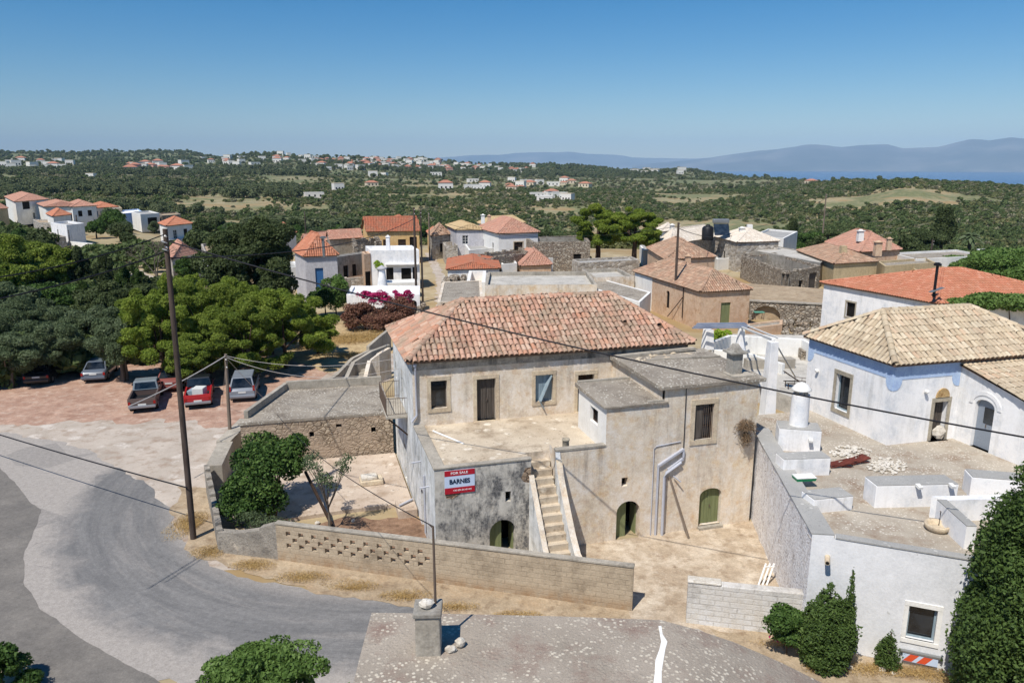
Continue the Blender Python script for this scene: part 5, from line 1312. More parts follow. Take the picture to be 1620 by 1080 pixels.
# spouts
def spout(px, py, W_, name='spout', ln_=.32):
    s_, z_ = on_wall(px, py, W_); m_ = MB(); a = Vector(W_.p(s_, z_, 0)); b = Vector(W_.p(s_, z_ - .04, -ln_))
    m_.bar(a, b, .16, .09); return m_.build(name, m_white2, tb_)
m_ = MB(); s_, z_ = on_wall(1309, 880, wl_)
m_.tube([wl_.p(s_, z_, .05), wl_.p(s_, z_ - .04, -.38)], .085, 12); m_.build('spout', m_stonetrim, tb_)
m_ = MB(); m_.tube([wl_.p(s_, z_ - .0, .0), wl_.p(s_, z_ - .042, -.385)], .06, 10); m_.build('spout_hole', m_dark, tb_)
for W_, u, v in ((Wall(la[:2], lb_[:2]), 1451, 766), (Wall(la[:2], lb_[:2]), 1503, 765), (Wall(P(1230, 712, ZT)[:2], P(1297, 717, ZT)[:2]), 1282, 694)): spout(u, v, W_, 'gutter_spout', .26)
# striped board under the window
br_ = empty('striped_barrier_board', wl_.p(s0, .4, -.1), 'orange and white striped board under the white building window', 'barrier board')
sa, za = on_wall(1427, 1034, wl_); sb_, zb = on_wall(1484, 1038, wl_)
m_ = MB(); wl_.bx(m_, sa, sb_, za - .14, za + .14, -.12, -.09); m_.build('board', m_signw, br_)
m_ = MB()
for i in range(3):
    t0 = sa + .02 + i * (sb_ - sa) / 2.6; t1 = t0 + .26
    if t1 + .22 < sb_ + .12: 
        f = [wl_.p(t0, za - .13, -.124), wl_.p(t1, za - .13, -.124), wl_.p(t1 + .2, za + .13, -.124), wl_.p(t0 + .2, za + .13, -.124)]; m_.face(f)
m_.build('orange_stripe', M_flat('orange_paint', (214, 84, 48), .6), br_)
m_ = MB(); wl_.bx(m_, sa - .1, sb_ + .12, za + .16, za + .22, -.14, -.02); m_.build('rail', m_steel, br_)
# white round chimney on the first block
rc_ = P(1263, 672, ZT + 1.0); 
ch = empty('round_white_chimney', rc_, 'tall round white chimney with a stone cap on the parapet block', 'chimney')
m_ = MB(); m_.lathe(rc_, [(.42, -.02), (.4, .1), (.38, 1.35), (.38, 1.42)], 20); m_.build('shaft', m_white, ch)
for a in range(4):
    m_ = MB(); m_.box((rc_.x + .27 * math.cos(a * 1.57 + .5), rc_.y + .27 * math.sin(a * 1.57 + .5), rc_.z + 1.42), (.13, .13, .2), a); m_.build('cap_support', m_greyrend, ch)
m_ = MB(); m_.lathe((rc_.x, rc_.y, rc_.z + 1.62), [(.42, 0), (.44, .05), (.36, .12), (.27, .24), (.12, .33), (.03, .36)], 14); m_.build('cap', m_white2, ch)
# loose things on the terrace
def at(u, v, z=ZT): return P(u, v, z)
bs_ = at(1482, 838); bn = empty('stone_basin', bs_, 'round tan stone basin with a small tap on the white terrace', 'basin')
m_ = MB(); m_.lathe(bs_, [(.3, 0), (.4, .1), (.42, .22), (.4, .26), (.32, .24), (.3, .14), (.28, .12)], 20); m_.build('bowl', m_stonetrim, bn)
m_ = MB(); m_.tube([bs_ + Vector((.12, .12, .12)), bs_ + Vector((.14, .14, .62)), bs_ + Vector((.08, .08, .66))], .018, 6); m_.build('tap', m_iron, bn)
gb_ = at(1272, 758, 4.1); gx = empty('green_tray', gb_, 'green and white plastic tray on the grey coping', 'tray')
m_ = MB(); m_.box(gb_, (.75, .4, .12), .1, taper=1.1); m_.build('tray', M_flat('green_plastic', (22, 128, 84), .4), gx)
m_ = MB(); m_.box(gb_ + Vector((0, 0, .12)), (.8, .46, .03), .1); m_.build('rim', m_white2, gx)
def folding_chair(u, v, rz, lab):
    r_ = empty('broken_chair', at(u, v), lab, 'chair', 'rusty red chairs lying on the white terrace')
    p = at(u, v); c, s_ = math.cos(rz), math.sin(rz); T = lambda x, y, z: p + Vector((x * c - y * s_, x * s_ + y * c, z))
    m_ = MB(); m_.bar(T(-.5, -.22, .05), T(.45, -.25, .22), .04); m_.bar(T(-.5, .22, .05), T(.45, .22, .22), .04); m_.bar(T(-.45, -.22, .2), T(.4, -.22, .03), .03); m_.bar(T(.45, -.25, .22), T(.45, .22, .22), .04); m_.build('frame', m_rust, r_)
    m_ = MB(); m_.face([T(-.48, -.2, .09), T(-.02, -.2, .17), T(-.02, .2, .17), T(-.48, .2, .09)]); m_.face([T(.02, -.22, .05), T(.42, -.22, .24), T(.42, .2, .24), T(.02, .2, .05)]); m_.build('seat', m_rust, r_)
folding_chair(1328, 737, .1, 'dark red broken chair lying on the terrace by the rubble'); folding_chair(1356, 731, .35, 'right one of the two red broken chairs, nearest the rubble heap')
rg = random.Random(9)
def rubble(cu, cv, ru, rv, n, lab, smin=.06, smax=.2):
    m_ = MB()
    for i in range(n):
        a = rg.uniform(0, 6.28); r_ = rg.random() ** .6; p = at(cu + ru * r_ * math.cos(a), cv + rv * r_ * math.sin(a)); s_ = rg.uniform(smin, smax)
        m_.rock((p.x, p.y, p.z + rg.uniform(-.02, .08) * (1 - r_)), (s_, s_ * .8, s_ * .55), i, rg.random())
    o = single(m_, 'rubble_heap', m_stonec, lab, 'rubble', kind='stuff'); return o
rubble(1402, 738, 32, 13, 190, 'heap of white rubble on the terrace under the house corner')
rubble(1345, 716, 34, 10, 150, 'thin spread of white rubble along the house wall foot')
rubble(1395, 728, 60, 22, 60, 'scattered white stone crumbs over the terrace', .03, .08)

# ------------------------------------------------------------------ white and blue house with straw tiled roof
ZE = 7.55
hL, hN, hR_ = P(1272, 533, ZE), P(1416, 580, ZE), P(1545, 570, ZE)
d1 = (hN - hL); d2 = (hR_ - hN).normalized(); hR = hN + d2 * 4.1
hN2 = hN + d2 * .35 - d1.normalized() * .35; hL2 = hL + d2 * .35
bh = empty('white_blue_house', ((hN.x + hR.x) / 2, (hN.y + hR.y) / 2 + 2, ZT), 'white house with pale blue eaves band and straw coloured tile roof', 'house')
pL, pN, pR = hL2.xy, hN2.xy, (hN2 + d2 * 4.6).xy
wL, wR = Wall(pL, pN), Wall(pN, pR)
a0, b0 = on_wall(1319, 645, wL); a1, b1 = on_wall(1346, 598, wL); oL = (a0, a1, b0, b1, 0)
a0, b0 = on_wall(1470, 705, wR); a1, b1 = on_wall(1500, 634, wR); oR = (a0, a1, ZT, b1, 0)
m_ = MB(); wL.build(m_, ZT - .3, ZE, [oL], .3); wR.build(m_, ZT - .3, ZE, [oR], .35)
back = Vector(pL) + Vector((d2.x, d2.y)) * 9.0; Wall(pR, back).build(m_, ZT - .3, ZE); Wall(back, pL).build(m_, ZT - .3, ZE)
m_.build('wall', m_white, bh)
fill_opening(wL, oL, bh, 'bluepane', .3, m_stonetrimg, .17); dr_ = fill_opening(wR, oR, bh, 'door', .35, m_stonetrimg, .17)
m_ = MB(); s_c = (oR[0] + oR[1]) / 2; pts = arcpts(s_c, oR[3] + .22, .36, .42, 12); f = [wR.p(*x, -.06) for x in pts]; g = [wR.p(*x, .02) for x in pts]; m_.face(f[::-1]); 
for i in range(len(pts) - 1): m_.face([f[i], f[i + 1], g[i + 1], g[i]])
m_.build('carved_arch_panel', M_plaster('carved_stone', (176, 144, 96), (206, 178, 130), (140, 104, 66), bump=1.5, sc=4), bh)
m_ = MB(); m_.rock(wR.p(oR[0] + .45, ZT, .0), (.6, .35, .7), 5); m_.build('propped_slab', m_stonec, bh)
# blue band with rounded drops at the ends
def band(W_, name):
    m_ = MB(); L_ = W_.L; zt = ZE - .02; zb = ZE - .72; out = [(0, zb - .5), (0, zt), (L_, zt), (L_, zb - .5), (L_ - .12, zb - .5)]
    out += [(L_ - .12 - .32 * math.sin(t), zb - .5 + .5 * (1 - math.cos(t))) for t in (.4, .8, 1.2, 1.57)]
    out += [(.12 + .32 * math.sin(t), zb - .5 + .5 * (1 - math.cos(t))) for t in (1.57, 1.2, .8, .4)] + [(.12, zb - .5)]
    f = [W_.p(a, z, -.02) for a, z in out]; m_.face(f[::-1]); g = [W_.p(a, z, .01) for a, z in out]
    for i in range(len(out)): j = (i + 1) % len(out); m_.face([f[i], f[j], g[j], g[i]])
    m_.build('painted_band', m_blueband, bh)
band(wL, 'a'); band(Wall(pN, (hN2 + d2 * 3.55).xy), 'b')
# wall lamps
for W_, u, v in ((wL, 1295, 586), (wR, 1463, 618)):
    s_, z_ = on_wall(u, v, W_); m_ = MB(); m_.rock(Vector(W_.p(s_, z_ - .1, -.12)), (.22, .22, .2), 4); m_.build('wall_lamp', m_white2, bh)
# roof
r0 = P(1416, 497, 9.35); r1 = P(1565, 484, 9.55)
E_ = [hN2, Vector((pR.x, pR.y, ZE)), Vector((back.x, back.y, ZE)), hL2]
E_ = [Vector((e.x, e.y, ZE + .05)) for e in E_]
rgd = (E_[1] - E_[0]).normalized(); 
mid0 = (E_[0] + E_[3]) / 2
apex0 = mid0 + rgd * 1.6 + Vector((0, 0, 1.75))
# long axis runs to the right and back
E2 = [E_[0], E_[0] + rgd * 9.5, E_[3] + rgd * 9.5, E_[3]]
apex1 = mid0 + rgd * 6.6 + Vector((0, 0, 1.75))
hip_roof(bh, E2, (apex0, apex1), t_beige, colw=.25, rowl=.42, seg=6, seed=12, over=.22, jit=.025, gaps=.002, cap=.15)
# lower wing to the right with the steel door
wg = empty('white_wing', (21, 30, ZT), 'lower white wing with grey metal door joined to the blue banded house', 'house wing')
wa = (hN2 + d2 * 3.58).xy; dl = (hN - hL).normalized(); wb2 = wa + Vector((dl.x, dl.y)) * 6.5
wW = Wall(wa, wb2)
a0, b0 = on_wall(1534, 705, wW); a1, b1 = on_wall(1566, 640, wW)
oo = (max(.25, a0), max(.25, a0) + .95, ZT, ZT + 2.25, .3)
m_ = MB(); wW.build(m_, ZT - .3, (7.35, 5.9), [oo], .25); w5 = Wall(wb2, wb2 + Vector((d2.x, d2.y)) * 6); w5.build(m_, ZT - .3, 5.9); m_.build('wall', m_white, wg)
fill_opening(wW, oo, wg, 'steeldoor', .25)
m_ = MB(); o1 = arcpts((oo[0] + oo[1]) / 2, oo[3] - .3, .62, .5); o2 = arcpts((oo[0] + oo[1]) / 2, oo[3] - .3, .8, .68)
for i in range(len(o1) - 1):
    f = [wW.p(*x, -.03) for x in (o1[i], o1[i + 1], o2[i + 1], o2[i])]; h_ = [wW.p(*x, .01) for x in (o1[i], o1[i + 1], o2[i + 1], o2[i])]; m_.face(f); m_.face([f[2], f[3], h_[3], h_[2]]); m_.face([f[0], f[1], h_[1], h_[0]])
m_.build('door_moulding', m_white, wg)
m_ = MB(); ub = MB(); za_, zb_ = 7.38, 5.95
A3 = Vector((wb2.x, wb2.y, zb_)); B3 = A3 + Vector((d2.x, d2.y, 0)) * 6; T0 = Vector((wa.x, wa.y, za_)); T1 = T0 + Vector((d2.x, d2.y, 0)) * 6
ex = Vector((-d2.x, -d2.y, 0)) * .15; dn = Vector((dl.x, dl.y, -.23)) * .25
tiled_face(m_, ub, [A3 + ex + dn, B3 + dn, T1, T0 + ex], .25, .42, 6, 77, .025)
rf_ = m_.build('roof', t_beige, wg); ub.build('roof_bedding', m_under, rf_)

# ------------------------------------------------------------------ terrace garden with pergola behind the old house
gt = empty('white_garden_terrace', (14, 42, 0), 'low white walled garden terrace behind the annex roof', 'terrace')
def lowwall(m_, pts, z, h_, wd=.3, base=-.2):
    for i in range(len(pts) - 1):
        a, b = P(*pts[i], z), P(*pts[i + 1], z); m_.bar(Vector((a.x, a.y, (z + base) / 2)), Vector((b.x, b.y, (z + base) / 2)), wd, z - base)
m_ = MB(); lowwall(m_, [(1125, 541), (1155, 530), (1270, 536), (1300, 552)], 2.6, 1); lowwall(m_, [(1130, 552), (1190, 560), (1240, 575)], 2.0, 1); m_.build('wall', m_white2, gt, .03)
m_ = MB(); lowwall(m_, [(1180, 568), (1255, 566)], 1.9, 1, .8); m_.build('bench', m_edge, gt)
pls = [P(1130, 545, 1.2), P(1200, 610, 1.2), P(1290, 640, 1.2), P(1330, 560, 1.2), P(1270, 530, 1.2), P(1160, 528, 1.2)]
m_ = MB(); ar = sum(pls[i].x * pls[(i + 1) % 6].y - pls[(i + 1) % 6].x * pls[i].y for i in range(6)); pls = pls if ar > 0 else pls[::-1]
m_.prism([(p.x, p.y) for p in pls], -.3, 1.2); m_.build('floor', m_concrete, gt)
pg = empty('pergola', P(1210, 640, 0), 'weathered pergola of grey beams on tapered white pillars', 'pergola')
def pillar(u, vb, vt, zb, wb_, wt):
    p = P(u, vb, zb); zt = ZA(p.x, p.y, vt); m_ = MB(); m_.box((p.x, p.y, zb), (wb_, wb_, zt - zb), .25, taper=wt / wb_); m_.build('pillar', m_white, pg, .02); return Vector((p.x, p.y, zt))
t1 = pillar(1213, 662, 540, 3.2, .62, .42)
t1b = Vector((t1.x, t1.y, 0))
m_ = MB(); m_.box((t1.x, t1.y, -.2), (.95, .95, 3.45), .25); m_.build('pillar_base', m_white, pg, .03)
t2 = pillar(1170, 566, 519, 1.4, .7, .35); t3 = pillar(1119, 552, 521, 2.0, .75, .6)
m_ = MB(); lv = Vector((0, 0, .08))
far_l = P(1062, 513, t3.z + .1); far_r = P(1170, 517, t2.z + .2)
m_.bar(t1 + lv, t2 + lv, .12, .12); m_.bar(t1 + lv * 2 + Vector((.3, 0, 0)), t2 + lv * 2 + Vector((.5, .2, 0)), .1, .06)
pr_ = P(1258, 596, 3.4); m_.bar(t1 + lv * 1.6, Vector((pr_.x, pr_.y, 3.4)), .06, .05)
m_.build('beam', m_white2, pg)
m_ = MB()
for i in range(5):
    o_ = Vector((0, (i - 1) * .42, .0)); a = t2 + o_ + Vector((.6, 0, .15 + .03 * (i % 2))); b = a + Vector((-4.6 + .2 * i, -.35, .02)); m_.bar(a, b, .14, .08)
m_.build('cross_beam', M_wood('faded_blue_timber', (96, 110, 136), (150, 158, 170), horiz=True), pg)
m_ = MB(); a = Vector((pr_.x, pr_.y, 2.4)); 
for i in range(4): m_.bar(a + Vector((i * .35, -.2 * i, 0)), a + Vector((i * .35, -.2 * i, 1.0)), .025)
m_.bar(a + Vector((0, 0, 1)), a + Vector((1.05, -.6, 1)), .03); m_.build('handrail', m_iron, pg)
sbp = P(1262, 612, 1.25); sbd = empty('sunbed', sbp, 'brown slatted sunbed with raised back behind the white pillar', 'sunbed')
m_ = MB(); m_.bar(sbp + Vector((-.9, -.3, .35)), sbp + Vector((.7, -.5, .35)), .06); m_.bar(sbp + Vector((-.9, .3, .35)), sbp + Vector((.7, .1, .35)), .06)
for x in (-.8, .6):
    for y in (-.3, .25): m_.bar(sbp + Vector((x, y - .1, 0)), sbp + Vector((x, y - .1, .35)), .05)
m_.build('frame', m_darkwood, sbd)
m_ = MB()
for i in range(9): x = .1 + i * .02; a = sbp + Vector((.1 - i * .13, -.4, .38 + i * .085)); m_.bar(a, a + Vector((.0, .68, 0)), .1, .025)
m_.build('backrest', m_darkwood, sbd)

# patches where the plaster has fallen off the stained wall
wst = GW(0, 0, 4.05, 0); m_fall = M_stone('exposed_masonry', [(128, 108, 90), (152, 132, 110), (112, 94, 78)], (120, 100, 82), 5.0, 1.2, .8)
for pts_p in (((843, 738), (843, 761), (838, 763), (829, 762), (824, 756), (828, 748), (831, 740)), ((703, 779), (706, 788), (716, 789), (724, 784), (730, 778))):
    pp_ = [on_wall(a, b, wst) for a, b in pts_p]; m_ = MB(); f = [wst.p(min(4.04, a), min(z, 4.16), -.004) for a, z in pp_]; m_.face(f); m_.build('fallen_plaster_patch', m_fall, hs)
# ------------------------------------------------------------------ village houses (eave corners measured in the photograph at the stated eave height)
def vh(name, label, L_, N_, R__, ze, wall, roof, ops=None, zb=0.0, cat='house', trim=None, depth=.2, group=None, trunc=None):
    c = quadpx(L_, N_, R__, ze)
    if trunc:   # limit the depth of the two sides in metres
        for i, j in ((0, trunc[0]), (2, trunc[1])):
            if j:
                d = (c[i] - c[1]); c[i] = c[1] + d.normalized() * j
        c[3] = c[0] + c[2] - c[1]
    return house(name, label, cat, c, zb, ze, wall, ops, roof, group, trim, depth)
HIP = lambda mat, h, **k: dict(type='hip', mat=mat, h=h, **k)
FLAT = lambda mat, **k: dict(type='flat', mat=mat, **k)
# peach house
r_, c = vh('peach_house', 'peach plastered house with weathered hipped tile roof behind the pergola', (1005, 429), (1109, 461), (1187, 457), 3.9, m_peach,
   HIP(t_brown, 1.75, over=.2, seed=21, colw=.25, ridge=None) if False else HIP(t_brown, 1.75, over=.2, seed=21), {0: [(.55, .75, 1.0, 1.9, .3, 'dark'), (.12, .7, 1.4, 1.6, 0, 'grille')], 1: [(.52, 1.1, .55, 2.1, 0, 'greenshut')]})
m_ = MB(); wl_ = Wall(c[0], c[1]); m_.bar(wl_.p(wl_.L * .78, 3.8, -.1), wl_.p(wl_.L * .78, .6, -.1), .08); m_.bar(wl_.p(wl_.L * .78, 2.8, -.1), wl_.p(wl_.L * .62, .3, -.5), .06); m_.build('prop_post', m_darkwood, r_)
wp = Wall(c[0], c[1]); m_ = MB(); wp.bx(m_, 0, wp.L * .3, -.3, 3.7, -.04, .02); m_.build('white_painted_end', m_white2, r_)
chimney(r_, *(P(1088, 415, 5)[:2]), 5.0, .7, .6, m_peach)
r_, c = vh('peach_rear_house', 'smaller peach house with pyramid tile roof just behind the peach house', (1025, 392), (1054, 410), (1131, 406), 4.6, m_peach, HIP(t_brown, 1.8, over=.2, seed=22, inset=.5), {1: [(.7, .8, .6, 2.0, .2, 'dark')]})
# two stone houses with pale roofs
r_, c = vh('pale_roof_stone_house', 'left stone house with pale tiled hip roof behind the peach houses', (1042, 381), (1060, 386), (1133, 374), 4.4, m_stonepale, HIP(t_pale, 1.9, over=.2, seed=23), {1: [(.72, 1.0, .6, 1.6, 0, 'dark')]})
chimney(r_, *(P(1063, 366, 5.4)[:2]), 5.4, 1.0, .7, m_white2)
r_, c = vh('pale_roof_stone_house', 'right stone house with pale tiled hip roof and white chimney', (1132, 374), (1167, 383), (1232, 381), 4.6, m_stonepale, HIP(t_pale, 1.7, over=.2, seed=24), {0: [(.45, .7, 1.2, 1.5, 0, 'dark')], 1: [(.2, .6, 1.2, 1.5, 0, 'window')]})
chimney(r_, *(P(1173, 372, 5.2)[:2]), 5.2, 1.1, .8, m_white2)
chimney(r_, *(P(1186, 358, 6.4)[:2]), 6.0, .7, .8, m_white2, cap=False)
r_, c = vh('white_flat_house', 'white flat roofed house with small tank behind the pale roofs', (1190, 372), (1240, 377), (1262, 366), 4.0, m_white2, FLAT(m_greycap), {})
p = P(1120, 363, 6.0); m_ = MB(); m_.lathe((p.x, p.y, 4.3), [(.9, 0), (.95, .2), (.95, 1.9), (.7, 2.2), (.3, 2.35), (.3, 2.5)], 14); single(m_, 'water_tank', M_flat('black_plastic', (28, 28, 32), .5), 'black plastic water tank between the pale roofs', 'water tank')
p = P(1140, 372, 5.2); sh = empty('solar_water_heater', p, 'solar water heater with silver drum and glass panel on the pale roofs', 'solar heater')
m_ = MB(); m_.bar(p + Vector((-1.3, .3, 2.2)), p + Vector((1.3, .3, 2.2)), .7, .7); m_.build('drum', m_steel, sh, .15)
m_ = MB(); m_.face([p + Vector(q) for q in ((-1.2, -1.0, .1), (1.2, -1.0, .1), (1.2, .1, 1.8), (-1.2, .1, 1.8))]); m_.face([p + Vector(q) for q in ((-1.2, .15, 1.75), (1.2, .15, 1.75), (1.2, -.95, .05), (-1.2, -.95, .05))]); m_.build('panel', m_glassb, sh)
m_ = MB()
for x in (-1.1, 1.1): m_.bar(p + Vector((x, .2, 0)), p + Vector((x, .2, 1.9)), .08)
m_.build('stand', m_steel, sh)
# roofless stone ruin
def ruin(name, label, pts, z, ops=None, mat=m_stonewall, inner=m_greyrend, th=.5, jag=.25, zb=0, floor=m_verge, seed=1):
    cs = [P(*p, z) for p in pts]; ar = sum(cs[i].x * cs[(i + 1) % len(cs)].y - cs[(i + 1) % len(cs)].x * cs[i].y for i in range(len(cs)))
    ctr = sum(cs, Vector()) / len(cs); root = empty(name, (ctr.x, ctr.y, zb), label, 'ruin'); rg = random.Random(seed)
    m_ = MB(); mi = MB(); fills = []
    for i in range(len(cs)):
        A, B = cs[i], cs[(i + 1) % len(cs)]; wl_ = Wall(A[:2], B[:2]); o = []
        for q in (ops or {}).get(i, []): s_ = q[0] * wl_.L; e = (s_ - q[1] / 2, s_ + q[1] / 2, zb + q[2], zb + q[2] + q[3], q[4]); o.append(e); fills.append((wl_, e, q[5]))
        wl_.build(m_, zb - .6, z - jag, o, th)
        wi = Wall(wl_.p(wl_.L, 0, th)[:2], wl_.p(0, 0, th)[:2]); wi.build(mi, zb - .6, z - jag, [(wl_.L - b, wl_.L - a, c_, d_, e_) for a, b, c_, d_, e_ in o], .01)
        n = int(wl_.L / .5)
        for j in range(n):
            a, b = wl_.L * j / n, wl_.L * (j + 1) / n; h_ = z + rg.uniform(-jag * .6, jag * .3) * (1 + mnoise.noise(Vector((a * .5, i, seed))))
            m_.prism([x[:2] for x in (wl_.p(a, 0, .002), wl_.p(b, 0, .002), wl_.p(b, 0, th - .002), wl_.p(a, 0, th - .002))], z - jag - .01, h_)
    m_.build('wall', mat, root); mi.build('inner_wall', inner, root)
    m_ = MB(); m_.face([(c_.x, c_.y, zb + .05) for c_ in cs]); m_.build('floor', floor, root)
    for wl_, e, kd in fills: fill_opening(wl_, e, root, kd, .25)
    return root, cs
ruin('roofless_stone_house', 'roofless rubble stone house with grey inside walls and plank gate', [(1173, 404), (1243, 430), (1298, 421), (1225, 400)], 3.3, {1: [(.45, .9, .2, 1.7, 0, 'dark'), (.8, 1.9, 0, 2.6, 0, 'door')]}, seed=3)
vh('grey_annex', 'smooth grey flat roofed annex behind the roofless stone house', (1192, 396), (1298, 416), (1314, 404), 3.4, m_greyrend, FLAT(m_concrete, ph=.1))
# tan houses with red/brown roofs
r_, c = vh('sand_house', 'sand coloured house with orange-brown roof and two chimneys', (1262, 396), (1320, 417), (1388, 413), 3.6, m_tan, HIP(t_brown, 1.3, over=.2, seed=31), {0: [(.3, .8, .6, 1.4, 0, 'dark')]})
chimney(r_, *(P(1333, 404, 4.2)[:2]), 4.2, 1.3, .8, m_tan, cap=False); chimney(r_, *(P(1388, 398, 4.3)[:2]), 4.0, 1.6, .9, m_peach)
r_, c = vh('sand_long_wall_house', 'long sand coloured low building with a sloping tiled edge', (1388, 413), (1400, 421), (1480, 415), 3.2, m_tan, FLAT(m_roofgrey), {})
r_, c = vh('pink_roof_house', 'house with broad faded pink hipped roof beyond the sand coloured house', (1308, 383), (1362, 398), (1424, 394), 4.0, m_peach, HIP(t_pink, 2.3, over=.3, seed=33), {})
chimney(r_, *(P(1361, 372, 6)[:2]), 5.4, 1.2, .8, m_white2); chimney(r_, *(P(1406, 388, 5)[:2]), 4.6, 1.3, .6, m_peach)
r_, c = vh('long_white_flat_house', 'long low white house with brownish flat roof right of the pink roof', (1408, 400), (1450, 410), (1560, 404), 3.2, m_white2, FLAT(m_roofgrey, ph=.3), {})
# orange roof house
ZO = 5.3; N8 = P(1484, 479, ZO); L8 = P(1304, 447, ZO); R8 = P(1640, 476, ZO)
d_ = (R8 - N8).normalized(); c8 = [L8, N8, N8 + d_ * 13.5, L8 + d_ * 13.5]
m8 = (c8[0] + c8[1]) / 2 + d_ * 5.2 + Vector((0, 0, 2.0)); m8b = (c8[0] + c8[1]) / 2 + d_ * 8.3 + Vector((0, 0, 2.0))
r_, c = house('orange_roof_house', 'white house with bright orange hipped tile roof and thin black flue', 'house', c8, 0, ZO, m_white, {0: [(.28, 1.0, 2.6, 1.35, 0, 'dark', m_stonetrimg)]}, dict(type='hip', mat=t_orange, h=2.0, inset=.5, over=.25, seed=41, jit=.008, seg=4, colw=.25, rowl=.42), None)
fp = P(1478, 462, 6.2); chimney(r_, fp.x, fp.y, 6.0, 2.3, .22, m_cable, 'steel')
m_ = MB(); m_.bar(fp + Vector((-.5, -.3, .05)), fp + Vector((.7, .1, .35)), .35, .04); m_.build('flashing', m_steel, r_)
# flat concrete building behind the old house
r_, c = vh('flat_concrete_house', 'low concrete building with big pale flat roof and raised rim behind the old house', (772, 430), (767, 451), (945, 450), 3.6, m_tanplaster, FLAT(m_concrete, ph=.45, th=.3, pmat=m_edge), {}, zb=-.5)
r_, c = vh('flat_concrete_house', 'smaller rimmed flat roof joined to the right of the big pale flat roof', (920, 426), (940, 439), (1003, 437), 3.4, m_cream, FLAT(m_concrete, ph=.4, th=.3, pmat=m_edge), {}, zb=-.5)
r_, c = vh('low_grey_roof_building', 'plain low building with dark grey roof between old house and peach house', (905, 446), (1012, 478), (1030, 462), 3.0, m_white2, FLAT(m_roofgrey, ph=.05), {}, zb=-.5)
r_, c = vh('low_pebble_roof_building', 'low building with pebbly grey roof beside the street behind the old house', (700, 446), (692, 478), (764, 474), 3.0, m_cream, FLAT(m_roofgrey, ph=.06), {}, zb=-.5)
# small orange roof house and walls at centre
r_, c = vh('small_orange_roof_house', 'small building with red-orange roof by the street, left of the big flat roof', (710, 410), (708, 426), (790, 424), 2.6, m_white2, HIP(t_red, .8, over=.2, seed=45, inset=.15), {})
r_, c = vh('courtyard_ruin', 'small roofless enclosure with pale walls in front of the small orange roof', (742, 428), (738, 446), (768, 446), 2.4, m_white2, FLAT(m_peach, ph=1.4, th=.4, pmat=m_white2), {}, cat='ruin')
m_ = MB(); p = P(720, 442, 1.5)
for i in range(30): rgx = random.Random(i); m_.rock((p.x + rgx.uniform(-1.6, 1.2), p.y + rgx.uniform(-2, 2), rgx.uniform(0, 1.5)), (.9, .9, .6), i)
single(m_, 'rubble_heap', m_stonewall, 'overgrown rubble heap beside the street below the small orange roof', 'rubble', kind='stuff')
# white group
r_, c = vh('white_pink_roof_house', 'white house with faded pink hipped roof and shuttered window, centre of village', (757, 360), (789, 369), (851, 367), 5.6, m_white2, HIP(t_pink, 2.1, over=.3, seed=51), {0: [(.25, .8, 1.6, 2.2, 0, 'dark'), (.72, .8, 1.6, 2.2, 0, 'dark')], 1: [(.5, 1.5, 2.4, 1.7, 0, 'grille', m_stonetrim)]})
chimney(r_, *(P(774, 350, 6.6)[:2]), 6.2, 1.3, .6, m_peach)
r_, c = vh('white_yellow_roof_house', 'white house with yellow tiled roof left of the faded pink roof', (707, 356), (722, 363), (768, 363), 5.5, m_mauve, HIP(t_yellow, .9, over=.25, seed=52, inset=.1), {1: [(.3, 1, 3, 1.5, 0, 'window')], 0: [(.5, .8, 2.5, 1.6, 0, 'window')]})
r_, c = vh('yellow_roof_house', 'house with higher yellow tiled roof and two chimneys behind the pink roof', (757, 352), (768, 356), (829, 352), 5.2, m_white2, HIP(t_yellow, 1.3, over=.3, seed=53, inset=.3), {})
chimney(r_, *(P(764, 346, 6.6)[:2]), 6.0, 1.2, .7, m_white2)
r_, c = vh('white_lean_to', 'small white flat topped block in front of the yellow roofed house', (733, 383), (742, 396), (800, 390), 3.0, m_white2, FLAT(m_greycap, ph=.3), {})
r_, c = ruin('stone_enclosure', 'stone walled flat enclosure with white coping left of the big pines', [(828, 375), (842, 383), (934, 382), (925, 372)], 4.6, {1: [(.78, 1.2, 1.2, 1.5, 0, 'dark')]}, jag=.08, seed=8, floor=m_greycap)
r_, c = ruin('dry_stone_arch_ruin', 'dry stone ruin mound under the white house with shuttered window', [(752, 402), (758, 410), (836, 399), (826, 392)], 3.2, {}, jag=.5, seed=9)
r_, c = vh('pale_dome_shed', 'small shed with faded pink pyramid roof before the stone enclosure', (818, 404), (824, 420), (872, 418), 1.9, m_peach, HIP(t_pink, 1.9, over=.2, seed=54, inset=.5), {})
r_, c = vh('stone_shed_pines', 'low stone house with white door front under the big pines', (905, 410), (915, 416), (1012, 411), 3.4, m_stonepale, FLAT(m_greycap), {1: [(.3, 1.0, .3, 1.8, 0, 'dark'), (.6, 1.0, .3, 1.8, 0, 'dark')]})
